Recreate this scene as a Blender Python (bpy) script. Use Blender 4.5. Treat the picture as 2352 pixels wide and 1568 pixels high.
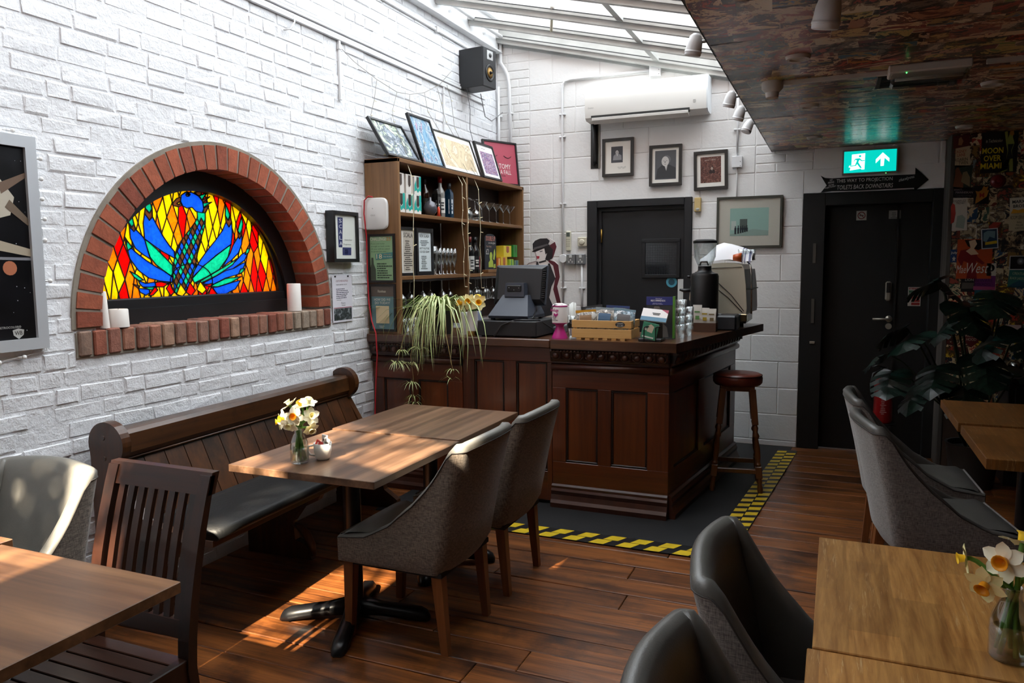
import bpy, bmesh, math, random
from mathutils import Vector, Matrix, geometry
for o in list(bpy.data.objects): bpy.data.objects.remove(o)
SC = bpy.context.scene; COL = SC.collection
random.seed(7)
R = math.radians
# ------------------------------------------------------------ camera
cam = bpy.data.objects.new('camera', bpy.data.cameras.new('camera')); COL.objects.link(cam); SC.camera = cam
cam.data.sensor_width = 36; cam.data.lens = 1740 / 2352 * 36; cam.data.clip_start = .05; cam.data.clip_end = 200
yaw, pit, rol = 0.404022, 0.10117, -0.008776
Fw = Vector((-math.sin(yaw)*math.cos(pit), math.cos(yaw)*math.cos(pit), -math.sin(pit)))
Rt = Vector((math.cos(yaw), math.sin(yaw), 0)); Up = Rt.cross(Fw)
Rt2 = math.cos(rol)*Rt + math.sin(rol)*Up; Up2 = -math.sin(rol)*Rt + math.cos(rol)*Up
mw = Matrix((Rt2, Up2, -Fw)).transposed().to_4x4(); mw.translation = (2.957, -6.6788, 1.55); cam.matrix_world = mw
# ------------------------------------------------------------ light
wd = bpy.data.worlds.new('sky'); SC.world = wd; wd.use_nodes = True
bg = wd.node_tree.nodes['Background']; bg.inputs[0].default_value = (.93, .965, 1, 1); bg.inputs[1].default_value = 6.2
sun = bpy.data.objects.new('sun', bpy.data.lights.new('sun', 'SUN')); COL.objects.link(sun)
sun.data.energy = 38; sun.data.color = (1, .86, .66); sun.data.angle = R(.53)
sun.rotation_euler = (R(52), 0, R(1)); sun.location = (1, -12, 8)     # high sun behind the camera, 38 degrees up
SC.view_settings.view_transform = 'Standard'; SC.view_settings.look = 'None'
SC.view_settings.gamma = 1; SC.view_settings.use_curve_mapping = False; SC.view_settings.exposure = 0.06
SC.cycles.max_bounces = 8; SC.cycles.diffuse_bounces = 4; SC.cycles.glossy_bounces = 3; SC.cycles.transparent_max_bounces = 12
# ------------------------------------------------------------ materials
MATS = {}
def _nt(name):
    m = bpy.data.materials.new(name); m.use_nodes = True; MATS[name] = m
    return m, m.node_tree.nodes, m.node_tree.links, m.node_tree.nodes['Principled BSDF']
def c4(c): return (c[0], c[1], c[2], 1)
def h(s):   # sRGB hex to linear
    v = [int(s[i:i+2], 16)/255 for i in (0, 2, 4)]
    return tuple(x/12.92 if x <= .04045 else ((x+.055)/1.055)**2.4 for x in v)
def _vec(N, L, scale, rand=0):
    tc = N.new('ShaderNodeTexCoord'); mp = N.new('ShaderNodeMapping'); mp.inputs['Scale'].default_value = scale
    L.new(tc.outputs['Object'], mp.inputs['Vector'])
    if rand:
        oi = N.new('ShaderNodeObjectInfo'); ml = N.new('ShaderNodeMath'); ml.operation = 'MULTIPLY'; ml.inputs[1].default_value = 37*rand
        L.new(oi.outputs['Random'], ml.inputs[0]); L.new(ml.outputs[0], mp.inputs['Location'])
    return mp.outputs['Vector']
def _noise(N, L, vec, sc, det=4, rough=.55, dist=0):
    n = N.new('ShaderNodeTexNoise'); n.inputs['Scale'].default_value = sc; n.inputs['Detail'].default_value = det
    n.inputs['Roughness'].default_value = rough; n.inputs['Distortion'].default_value = dist; L.new(vec, n.inputs['Vector']); return n.outputs['Fac']
def _ramp(N, L, fac, stops):
    r = N.new('ShaderNodeValToRGB'); e = r.color_ramp.elements
    while len(e) < len(stops): e.new(.5)
    for i, (p, c) in enumerate(stops): e[i].position = p; e[i].color = c4(c)
    L.new(fac, r.inputs[0]); return r.outputs[0]
def _bump(N, L, b, hgt, st, dist=.01, prev=None):
    n = N.new('ShaderNodeBump'); n.inputs['Strength'].default_value = st; n.inputs['Distance'].default_value = dist
    L.new(hgt, n.inputs['Height'])
    if prev: L.new(prev, n.inputs['Normal'])
    L.new(n.outputs[0], b.inputs['Normal']); return n.outputs[0]
def mul(c, k): return tuple(min(1, x*k) for x in c)
def pm(name, c, r=.5, m=0, var=0, vs=8, bump=0, bs=60, bd=.004, rand=0, coat=0, spec=.5, st=(1,1,1)):
    M, N, L, b = _nt(name)
    b.inputs['Base Color'].default_value = c4(c); b.inputs['Roughness'].default_value = r; b.inputs['Metallic'].default_value = m
    b.inputs['Coat Weight'].default_value = coat; b.inputs['Specular IOR Level'].default_value = spec
    if var or bump: v = _vec(N, L, st, rand)
    if var: L.new(_ramp(N, L, _noise(N, L, v, vs), [(.3, mul(c, 1-var)), (.7, mul(c, 1+var))]), b.inputs['Base Color'])
    if bump: _bump(N, L, b, _noise(N, L, v, bs, 5), bump, bd)
    return M
def wood(name, c1, c2, ax=0, s=14, r=.4, bump=.15, rand=1, coat=0, c3=None, lo=.3, hi=.7, bands=0):
    M, N, L, b = _nt(name)
    sc = [s, s, s]; sc[ax] = s*.07
    v = _vec(N, L, sc, rand); n1 = _noise(N, L, v, 1, 7, .6, .6)
    sc2 = [s*7]*3; sc2[ax] = s*.25; v2 = _vec(N, L, sc2, rand); n2 = _noise(N, L, v2, 1, 3)
    mx = N.new('ShaderNodeMix'); mx.inputs[0].default_value = .3; L.new(n1, mx.inputs[2]); L.new(n2, mx.inputs[3])
    col = _ramp(N, L, mx.outputs[0], [(lo, c1), (hi, c2)])
    if c3:
        v3 = _vec(N, L, (1.4, 1.4, 1.4), rand); n3 = _noise(N, L, v3, 1.5, 6, .7)
        m3 = N.new('ShaderNodeMix'); m3.data_type = 'RGBA'; fr = _ramp(N, L, n3, [(.50, (0,0,0)), (.66, (1,1,1))])
        L.new(fr, m3.inputs[0]); L.new(col, m3.inputs[6]); m3.inputs[7].default_value = c4(c3); col = m3.outputs[2]
    if bands:
        sc3 = [bands]*3; sc3[ax] = .02; v4 = _vec(N, L, sc3, rand); n4 = _noise(N, L, v4, 1, 1)
        m4 = N.new('ShaderNodeMix'); m4.data_type = 'RGBA'; m4.blend_type = 'MULTIPLY'; m4.inputs[0].default_value = 1
        L.new(_ramp(N, L, n4, [(.35, (.55,.52,.5)), (.62, (1.0,1.0,1.0))]), m4.inputs[7]); L.new(col, m4.inputs[6]); col = m4.outputs[2]
    L.new(col, b.inputs['Base Color']); b.inputs['Roughness'].default_value = r; b.inputs['Coat Weight'].default_value = coat; b.inputs['Coat Roughness'].default_value = .15
    if bump: _bump(N, L, b, mx.outputs[0], bump, .003)
    return M
def paintwall(name, c, st=.5, dirt=.06):
    M, N, L, b = _nt(name); v = _vec(N, L, (1,1,1)); b.inputs['Roughness'].default_value = .55
    n = _noise(N, L, v, 2.2, 6, .6); L.new(_ramp(N, L, n, [(.3, mul(c, 1-dirt)), (.7, c)]), b.inputs['Base Color'])
    b1 = _bump(N, L, b, _noise(N, L, v, 26, 5, .6), st, .012); _bump(N, L, b, _noise(N, L, v, 110, 4), st*.8, .004, b1); return M
def brickmat(name, stops, st=.5, mott=.25):
    M, N, L, b = _nt(name); oi = N.new('ShaderNodeObjectInfo'); v = _vec(N, L, (1,1,1), 1)
    col = _ramp(N, L, oi.outputs['Random'], stops); n = _noise(N, L, v, 22, 6, .65)
    mx = N.new('ShaderNodeMix'); mx.data_type = 'RGBA'; mx.blend_type = 'MULTIPLY'; mx.inputs[0].default_value = 1
    L.new(_ramp(N, L, n, [(.3, (1-mott,)*3), (.7, (1+mott,)*3)]), mx.inputs[7]); L.new(col, mx.inputs[6]); L.new(mx.outputs[2], b.inputs['Base Color'])
    b.inputs['Roughness'].default_value = .85; _bump(N, L, b, _noise(N, L, v, 90, 5, .65), st, .006); return M
def fabric(name, c1, c2):
    M, N, L, b = _nt(name); b.inputs['Roughness'].default_value = .9; b.inputs['Sheen Weight'].default_value = .25
    a = _noise(N, L, _vec(N, L, (500, 500, 45)), 1, 2); d = _noise(N, L, _vec(N, L, (60, 60, 600)), 1, 2)
    mm = N.new('ShaderNodeMath'); mm.operation = 'ADD'; L.new(a, mm.inputs[0]); L.new(d, mm.inputs[1])
    mh = N.new('ShaderNodeMath'); mh.operation = 'MULTIPLY'; mh.inputs[1].default_value = .5; L.new(mm.outputs[0], mh.inputs[0])
    L.new(_ramp(N, L, mh.outputs[0], [(.38, c1), (.62, c2)]), b.inputs['Base Color']); _bump(N, L, b, mh.outputs[0], .5, .002); return M
def glass(name, tint=(.95,.97,.96), refl=.10, rough=.03, edge=.55):
    M, N, L, b = _nt(name); N.remove(b); o = N['Material Output']
    t = N.new('ShaderNodeBsdfTransparent'); t.inputs[0].default_value = c4(tint); g = N.new('ShaderNodeBsdfGlossy'); g.inputs['Roughness'].default_value = rough
    lw = N.new('ShaderNodeLayerWeight'); lw.inputs[0].default_value = .25; ma = N.new('ShaderNodeMath'); ma.operation = 'MULTIPLY_ADD'; ma.inputs[1].default_value = edge; ma.inputs[2].default_value = refl*.5
    L.new(lw.outputs['Facing'], ma.inputs[0]); mx = N.new('ShaderNodeMixShader'); L.new(ma.outputs[0], mx.inputs[0]); L.new(t.outputs[0], mx.inputs[1]); L.new(g.outputs[0], mx.inputs[2]); L.new(mx.outputs[0], o.inputs[0]); return M
def stained(name, c, vary=.25):
    M, N, L, b = _nt(name); N.remove(b); o = N['Material Output']; v = _vec(N, L, (1, 1, 1)); n = _noise(N, L, v, 30, 4, .6, 1.5)
    col = _ramp(N, L, n, [(.3, mul(c, 1-vary)), (.7, mul(c, 1+vary))])
    t = N.new('ShaderNodeBsdfTranslucent'); d = N.new('ShaderNodeBsdfDiffuse'); g = N.new('ShaderNodeBsdfGlossy'); g.inputs['Roughness'].default_value = .2
    for x in (t, d): L.new(col, x.inputs[0])
    m1 = N.new('ShaderNodeMixShader'); m1.inputs[0].default_value = .25; L.new(t.outputs[0], m1.inputs[1]); L.new(d.outputs[0], m1.inputs[2])
    m2 = N.new('ShaderNodeMixShader'); m2.inputs[0].default_value = .03; L.new(m1.outputs[0], m2.inputs[1]); L.new(g.outputs[0], m2.inputs[2]); L.new(m2.outputs[0], o.inputs[0]); return M
def emit(name, c, s):
    M, N, L, b = _nt(name); b.inputs['Base Color'].default_value = c4(c); b.inputs['Emission Color'].default_value = c4(c); b.inputs['Emission Strength'].default_value = s; return M
def leafy(name, c1, c2, ax, r=.35):   # two-tone leaf, translucent a little
    M, N, L, b = _nt(name); v = _vec(N, L, (1,1,1)); L.new(_ramp(N, L, _noise(N, L, v, 35, 3), [(.35, c1), (.65, c2)]), b.inputs['Base Color'])
    b.inputs['Roughness'].default_value = r; b.inputs['Subsurface Weight'].default_value = 0; return M
_pc = {}
def P(hexs, r=.5, **k):      # cached plain colour
    key = ('plain', hexs, r, tuple(sorted(k.items())))
    if key not in _pc: _pc[key] = pm('colour_%s_%d_%d' % (hexs, int(r*100), len(_pc)), h(hexs), r, **k)
    return _pc[key]
# ------------------------------------------------------------ mesh helpers
WM = {}
class MB:
    def __init__(s): s.v = []; s.f = []
    def add(s, vs, fs):
        n = len(s.v); s.v += [tuple(x) for x in vs]; s.f += [tuple(i+n for i in f) for f in fs]; return s
    def box(s, x0, x1, y0, y1, z0, z1, b=0):
        if b <= 0:
            return s.add([(x, y, z) for z in (z0, z1) for y in (y0, y1) for x in (x0, x1)], [(0,2,3,1),(4,5,7,6),(0,1,5,4),(2,6,7,3),(0,4,6,2),(1,3,7,5)])
        vs = []; fs = []; X = (x0, x1); Y = (y0, y1); Z = (z0, z1); idx = {}
        b = min(b, (x1-x0)*.49, (y1-y0)*.49, (z1-z0)*.49)
        for i in (0,1):
            for j in (0,1):
                for k in (0,1):
                    sx, sy, sz = 1-2*i, 1-2*j, 1-2*k; p = (X[i], Y[j], Z[k])
                    for a in range(3):
                        q = [p[0]+sx*b, p[1]+sy*b, p[2]+sz*b]; q[a] = p[a]; idx[i,j,k,a] = len(vs); vs.append(q)
        I = lambda i,j,k,a: idx[i,j,k,a]
        fs += [(I(0,0,0,0),I(0,0,1,0),I(0,1,1,0),I(0,1,0,0)), (I(1,0,0,0),I(1,1,0,0),I(1,1,1,0),I(1,0,1,0)),
               (I(0,0,0,1),I(1,0,0,1),I(1,0,1,1),I(0,0,1,1)), (I(0,1,0,1),I(0,1,1,1),I(1,1,1,1),I(1,1,0,1)),
               (I(0,0,0,2),I(0,1,0,2),I(1,1,0,2),I(1,0,0,2)), (I(0,0,1,2),I(1,0,1,2),I(1,1,1,2),I(0,1,1,2))]
        for i in (0,1):
            for j in (0,1):
                fs += [(I(i,j,0,0),I(i,j,1,0),I(i,j,1,1),I(i,j,0,1)), (I(i,0,j,0),I(i,1,j,0),I(i,1,j,2),I(i,0,j,2)), (I(0,i,j,1),I(1,i,j,1),I(1,i,j,2),I(0,i,j,2))]
                for k in (0,1): fs.append((I(i,j,k,0),I(i,j,k,1),I(i,j,k,2)))
        return s.add(vs, fs)
    def tube(s, pts, r, n=8, cap=True):
        pts = [Vector(p) for p in pts]; m = len(pts); rs = r if isinstance(r, (list, tuple)) else [r]*m
        u = None; vs = []
        for i, p in enumerate(pts):
            t = (pts[min(i+1, m-1)] - pts[max(i-1, 0)])
            t = t.normalized() if t.length > 1e-9 else Vector((0,0,1))
            if u is None: u = t.orthogonal().normalized()
            else:
                u = u - t*u.dot(t); u = u.normalized() if u.length > 1e-6 else t.orthogonal().normalized()
            w = t.cross(u)
            vs += [p + (u*math.cos(2*math.pi*k/n) + w*math.sin(2*math.pi*k/n))*rs[i] for k in range(n)]
        fs = [(i*n+k, i*n+(k+1) % n, (i+1)*n+(k+1) % n, (i+1)*n+k) for i in range(m-1) for k in range(n)]
        if cap: fs += [tuple(range(n-1, -1, -1)), tuple(range((m-1)*n, m*n))]
        return s.add(vs, fs)
    def lathe(s, prof, c=(0,0,0), n=20, mat=None):
        vs = []; m = len(prof)
        for r, z in prof: vs += [Vector((r*math.cos(2*math.pi*k/n), r*math.sin(2*math.pi*k/n), z)) for k in range(n)]
        vs = [(mat @ v if mat else v) + Vector(c) for v in vs]
        fs = [(i*n+k, i*n+(k+1) % n, (i+1)*n+(k+1) % n, (i+1)*n+k) for i in range(m-1) for k in range(n)]
        if prof[0][0] > 1e-5: fs.append(tuple(range(n-1, -1, -1)))
        if prof[-1][0] > 1e-5: fs.append(tuple(range((m-1)*n, m*n)))
        return s.add(vs, fs)
    def prism(s, poly, o, u, v, d):      # polygon (a,b) -> o+a*u+b*v, extruded by vector d
        o, u, v, d = Vector(o), Vector(u), Vector(v), Vector(d); n = len(poly)
        if sum(poly[i][0]*poly[(i+1) % n][1]-poly[(i+1) % n][0]*poly[i][1] for i in range(n)) * u.cross(v).dot(d) > 0: poly = poly[::-1]
        a = [o+u*p[0]+v*p[1] for p in poly]
        return s.add(a+[p+d for p in a], [tuple(range(n)), tuple(range(2*n-1, n-1, -1))] + [(i+n, (i+1) % n+n, (i+1) % n, i) for i in range(n)])
    def quad(s, o, u, v, a0, a1, b0, b1):
        o, u, v = Vector(o), Vector(u), Vector(v)
        return s.add([o+u*a0+v*b0, o+u*a1+v*b0, o+u*a1+v*b1, o+u*a0+v*b1], [(0,1,2,3)])
    def poly(s, pts, o=(0,0,0), u=(1,0,0), v=(0,1,0)):
        o, u, v = Vector(o), Vector(u), Vector(v); return s.add([o+u*a+v*b for a, b in pts], [tuple(range(len(pts)))])
    def loft(s, rings, cap=True, closed=True):
        n = len(rings[0]); m = len(rings); vs = [p for r in rings for p in r]; q = n if closed else n-1
        fs = [(i*n+k, i*n+(k+1) % n, (i+1)*n+(k+1) % n, (i+1)*n+k) for i in range(m-1) for k in range(q)]
        if cap and closed: fs += [tuple(range(n-1, -1, -1)), tuple(range((m-1)*n, m*n))]
        return s.add(vs, fs)
    def ball(s, c, r, n=10, m=6, sc=(1,1,1)):
        pr = [(max(1e-6, math.sin(math.pi*i/m)), -math.cos(math.pi*i/m)) for i in range(m+1)]
        vs = []
        for rr, z in pr: vs += [(c[0]+sc[0]*r*rr*math.cos(2*math.pi*k/n), c[1]+sc[1]*r*rr*math.sin(2*math.pi*k/n), c[2]+sc[2]*r*z) for k in range(n)]
        return s.add(vs, [(i*n+k, i*n+(k+1) % n, (i+1)*n+(k+1) % n, (i+1)*n+k) for i in range(m) for k in range(n)])
    def tf(s, M): s.v = [tuple(M @ Vector(p)) for p in s.v]; return s
def link(o): COL.objects.link(o); return o
def tag(o, label=None, cat=None, group=None, kind=None):
    for k, v in (('label', label), ('category', cat), ('group', group), ('kind', kind)):
        if v: o[k] = v
    return o
def mesh(name, mb, mat, smooth=False):
    me = bpy.data.meshes.new(name); me.from_pydata(mb.v, [], mb.f)
    if mat: me.materials.append(mat)
    if smooth: me.shade_smooth()
    me.update(); return me
def part(name, mb, mat, parent, smooth=False, local=False, kind=None, label=None):
    """a child mesh; vertices in world coordinates unless local"""
    if not local: mb.tf(WM[parent].inverted())
    o = link(bpy.data.objects.new(name, mesh(name, mb, mat, smooth))); o.parent = parent; WM[o] = WM[parent]
    if smooth == 'a': auto(o)
    return tag(o, label=label, kind=kind)
def auto(o): o.data.set_sharp_from_angle(angle=R(40))
def thing(name, label, cat, loc=(0,0,0), rz=0, group=None, kind=None):
    o = link(bpy.data.objects.new(name, None)); o.empty_display_size = .1
    M = Matrix.Translation(loc) @ Matrix.Rotation(rz, 4, 'Z'); o.matrix_world = M; WM[o] = M
    return tag(o, label, cat, group, kind)
def solo(name, mb, mat, label=None, cat=None, group=None, kind=None, smooth=False):
    """a thing of one mesh, origin at its base"""
    xs, ys, zs = zip(*mb.v); loc = Vector(((min(xs)+max(xs))/2, (min(ys)+max(ys))/2, min(zs)))
    mb.tf(Matrix.Translation(-loc)); o = link(bpy.data.objects.new(name, mesh(name, mb, mat, smooth))); o.location = loc; WM[o] = Matrix.Translation(loc)
    if smooth == 'a': auto(o)
    return tag(o, label, cat, group, kind)
def struct(name, mb, mat, smooth=False):
    o = link(bpy.data.objects.new(name, mesh(name, mb, mat, smooth))); WM[o] = Matrix.Identity(4); return tag(o, kind='structure')
def dup(root, loc, rz=0, label=None, group=None, M=None):
    r = root.copy(); link(r); W = M or Matrix.Translation(loc) @ Matrix.Rotation(rz, 4, 'Z'); r.matrix_world = W; WM[r] = W
    tag(r, label=label, group=group)
    for ch in list(root.children):
        c = ch.copy(); link(c); c.parent = r; WM[c] = W
        for g in ch.children:
            d = g.copy(); link(d); d.parent = c; WM[d] = W
    return r
X, Y, Z = Vector((1,0,0)), Vector((0,1,0)), Vector((0,0,1))
TXT = {}
def text(s, mat, parent, o, u, v, w=None, hgt=None, name='lettering', bold=0, al='L', sh=0):
    TXT.setdefault((parent, mat, name), []).append((s, Vector(o), Vector(u), Vector(v), w, hgt, bold, al, sh))
def bars(mat, parent, o, u, v, w, hgt, n, name='small_print', fill=.45, seed=1):
    """rows of print too small to read"""
    rr = random.Random(seed); mb = MB()
    for i in range(n):
        b = hgt*(1-(i+1)/n); L = w*rr.uniform(.55, 1); a = (w-L)/2 if seed % 2 else 0
        while a < L:
            k = rr.uniform(.06, .22)*w; e = min(a+k, L); mb.quad(o, u, v, a, e, b, b+hgt/n*fill); a = e+.02*w
    return part(name, mb, mat, parent)
def flush_text():
    jobs = []
    for (par, mat, name), items in TXT.items():
        for it in items:
            cu = bpy.data.curves.new('t', 'FONT'); cu.body = it[0]; cu.resolution_u = 2; cu.offset = it[6]; cu.shear = it[8]; ob = link(bpy.data.objects.new('t', cu)); jobs.append((par, mat, name, it, ob))
    dg = bpy.context.evaluated_depsgraph_get(); dg.update(); acc = {}
    for par, mat, name, it, ob in jobs:
        me = bpy.data.meshes.new_from_object(ob.evaluated_get(dg)); s, o, u, v, w, hg, bo, al, sh = it
        if not me.vertices: continue
        xs = [p.co.x for p in me.vertices]; ys = [p.co.y for p in me.vertices]; x0, x1, y0, y1 = min(xs), max(xs), min(ys), max(ys)
        sx = w/(x1-x0) if w else None; sy = hg/(y1-y0) if hg else None; sx = sx or sy; sy = sy or sx
        sh_ = {'L': 0, 'C': -.5, 'R': -1}[al]*(x1-x0)*sx
        mb = acc.setdefault((par, mat, name), MB())
        mb.add([o+u*((p.co.x-x0)*sx+sh_)+v*((p.co.y-y0)*sy) for p in me.vertices], [tuple(f.vertices) for f in me.polygons])
    for *_, ob in jobs:
        c = ob.data; bpy.data.objects.remove(ob); bpy.data.curves.remove(c)
    for (par, mat, name), mb in acc.items(): part(name, mb, mat, par)
# ============================================================ structure
WX = -.03; RZ = 2.454; EX = 2.4375
paint = paintwall('white_paint', (.83, .84, .865), .7); paintB = paintwall('white_block_paint', (.85, .85, .84), .25)
mortar = pm('mortar_grey', h('8b8377'), .9, var=.2, bump=.4); blackp = pm('black_paint', h('17171a'), .45, var=.2, vs=5)
whitegloss = pm('white_gloss', (.78, .79, .80), .35, var=.05); steel = pm('grey_roof_steel', h('b9bbb8'), .45, var=.12, vs=6); darkseal = pm('dark_seal', h('2e3234'), .6)
# ---- floor boards
fl = struct('floor', MB().box(-.4, 6.3, -10, .6, -.09, -.03), pm('subfloor', h('160d08'), .9))
boardm = wood('floorboard', h('2e160a'), h('985a2a'), 0, 15, .36, .6, 1, .2, c3=h('2a150a'), lo=.36, hi=.66)
y = -7.0; k = 0; rb = random.Random(3)
while y < .5:
    w = rb.uniform(.15, .185); xs = [-.05]; x = rb.uniform(.6, 2.4)
    while x < 6: xs.append(x); x += rb.uniform(1.8, 2.9)
    xs.append(6.2)
    for a, b in zip(xs, xs[1:]):
        t = rb.uniform(-.002, .0015); part('floorboard', MB().box(a+.0015, b-.0015, y+.002, y+w-.003, -.03, t, .003), boardm, fl)
    y += w
# ---- left wall: painted brick with the arched window opening
CY, CZ, RI, RO, RM = -3.556, 1.29, .765, .885, .905
SY0, SY1, SZ0, SZ1 = -4.445, -2.665, 1.165, 1.28
wl = None
def arch_pts(r, n=40): return [(CY+r*math.cos(math.pi*i/n), CZ+r*math.sin(math.pi*i/n)) for i in range(n+1)]
mb = MB(); TH = .22; top = 3.9; a = arch_pts(RI+.02); x0 = WX-.0038
mb.box(x0-TH, x0, -10, CY-RI-.02, -.03, top); mb.box(x0-TH, x0, CY+RI+.02, .3, -.03, top); mb.box(x0-TH, x0, CY-RI-.02, CY+RI+.02, -.03, SZ0+.03)
for (ya, za), (yb, zb) in zip(a, a[1:]): mb.add([(x0, ya, za), (x0, yb, zb), (x0, yb, top), (x0, ya, top), (x0-TH, ya, za), (x0-TH, yb, zb), (x0-TH, yb, top), (x0-TH, ya, top)], [(0,1,2,3),(7,6,5,4),(4,5,1,0),(3,2,6,7)])
wl = struct('wall_left', mb, paint)
def inarch(z0, z1):
    if z1 < SZ0 or z0 > CZ+RM: return None
    if z0 < SZ1+.01: return (SY0, SY1)
    hh = max(0, z0-CZ); q = math.sqrt(max(0, RM*RM-hh*hh)); return (CY-q, CY+q) if q > 0 else None
cands = []; rb = random.Random(11); z = .0; row = 0
while z < 3.56:
    hgt = .065; ph = .075 + rb.uniform(-.002, .002); y = -6.9+rb.uniform(-.1, 0); hdr = row % 4 == 2
    while y < 0:
        L = rb.choice([.105, .105, .215]) if hdr else rb.choice([.215, .215, .215, .105]); L *= rb.uniform(.96, 1.04); e = min(y+L, -.002)
        segs = [(y, e)]; ia = inarch(z, z+hgt)
        if ia:
            segs = []
            if y < ia[0]-.03: segs.append((y, min(e, ia[0]-.004)))
            if e > ia[1]+.03: segs.append((max(y, ia[1]+.004), e))
        for s0, s1 in segs:
            if s1-s0 > .03: cands.append((s0, s1, z+rb.uniform(-.002, .002), z+hgt+rb.uniform(-.003, .003), rb.uniform(-.004, .004)))
        y = e+.008
    z += ph; row += 1
def brickmesh(mb, s0, s1, z0, z1, dx):
    b = .0055; xf = WX+dx*.8; xb = WX-.02; j = lambda: rb.uniform(-.0055, .0055)
    o = [(xb, s0, z0), (xb, s1, z0), (xb, s1, z1), (xb, s0, z1)]
    m = [(xf-b, s0+j(), z0+j()), (xf-b, s1+j(), z0+j()), (xf-b, s1+j(), z1+j()), (xf-b, s0+j(), z1+j())]
    f = [(xf+j()*.5, s0+b+j(), z0+b), (xf+j()*.5, s1-b+j(), z0+b), (xf+j()*.5, s1-b, z1-b+j()), (xf+j()*.5, s0+b, z1-b+j())]
    return mb.add(o+m+f, [(8,9,10,11)]+[(i, (i+1) % 4, (i+1) % 4+4, i+4) for i in range(4)]+[(i+4, (i+1) % 4+4, (i+1) % 4+8, i+8) for i in range(4)])
def seen(c):       # apparent size: nearer bricks, in the picture
    yy = (c[0]+c[1])/2; zz = (c[2]+c[3])/2; d = -.393*(-2.957)+.92*(yy+6.68)
    return (c[1]-c[0])/max(.5, d)**2.5 if yy > -5.35 and zz > .45 and zz < 1.55+.62*d else 0
cands.sort(key=seen, reverse=True)
for c in cands[:300]: part('brick', brickmesh(MB(), *c), paint, wl)
mb = MB()
for c in cands[300:]: brickmesh(mb, *c)
part('brickwork', mb, paint, wl, kind='stuff')
# red brick ring, soffit and sill belong to the window opening
w1 = struct('window_1', MB().box(WX-.24, WX-.235, -4.4, -4.39, 1.3, 1.31), mortar)
redb = brickmat('red_brick', [(0, h('8d4a33')), (.5, h('a3573c')), (1, h('7c3d2c'))]); oldb = brickmat('old_brick', [(0, h('8f4b38')), (.3, h('a3826c')), (.55, h('8a4a3a')), (.8, h('9b8b7a')), (1, h('7d4434'))], .7, .35)
n = 33; mb = MB()
def ringseg(mb, a0, a1, r0, r1, xa, xb):
    ring = lambda x: [(x, CY+r*math.cos(t), CZ+r*math.sin(t)) for r, t in ((r0, a0), (r0, a1), (r1, a1), (r1, a0))]
    return mb.loft([ring(xa), ring(xb)])
for i in range(40): ringseg(mb, math.pi*i/40, math.pi*(i+1)/40, RI+.004, RM, WX-.2, WX+.006)
mb.box(WX-.2, WX+.004, SY0, SY1, SZ0, SZ1-.006)
part('mortar_bed', mb, mortar, w1)
for i in range(n):
    a0 = math.pi*(i+.09)/n; a1 = math.pi*(i+.91)/n
    if i in (0, n-1): pass
    part('red_brick', ringseg(MB(), a0, a1, RI+rb.uniform(-.001, .002), RO+rb.uniform(-.004, .004), WX-.17, WX+.012+rb.uniform(-.003, .003)), redb, w1)
nb = 24; st = (SY1-SY0)/nb
for i in range(nb):
    y0 = SY0+i*st+rb.uniform(.004, .008); y1 = SY0+(i+1)*st-rb.uniform(.004, .009)
    part('sill_brick', MB().box(WX-.17, WX+.016+rb.uniform(-.003, .004), y0, y1, SZ0+rb.uniform(.002, .012), SZ1+rb.uniform(-.004, .003), .006), oldb, w1)
# black timber frame
mb = MB(); xf0, xf1 = WX-.235, WX-.145
for i in range(40): ringseg(mb, math.pi*i/40, math.pi*(i+1)/40, .665, RI+.003, xf0, xf1)
mb.box(xf0, xf1, CY-RI, CY+RI, SZ1-.01, 1.352)
part('window_frame', mb, blackp, w1)
mb = MB(); gz = 1.40; gr = .617
for i in range(40):
    t0, t1 = math.pi*i/40, math.pi*(i+1)/40
    mb.loft([[(x, CY+r*math.cos(t), max(1.352, 1.36+r*math.sin(t))) for r, t in ((gr-.004, t0), (gr-.004, t1), (.69, t1), (.69, t0))] for x in (xf0-.0, xf1-.022)])
mb.box(xf0, xf1-.018, CY-.69, CY+.69, 1.345, gz+.002, .006)
part('casement', mb, blackp, w1)
part('window_stay', MB().box(xf1-.025, xf1-.012, CY-.09, CY+.05, 1.955, 1.985, .003), P('3b3d40', .4, m=.6), w1)
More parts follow.
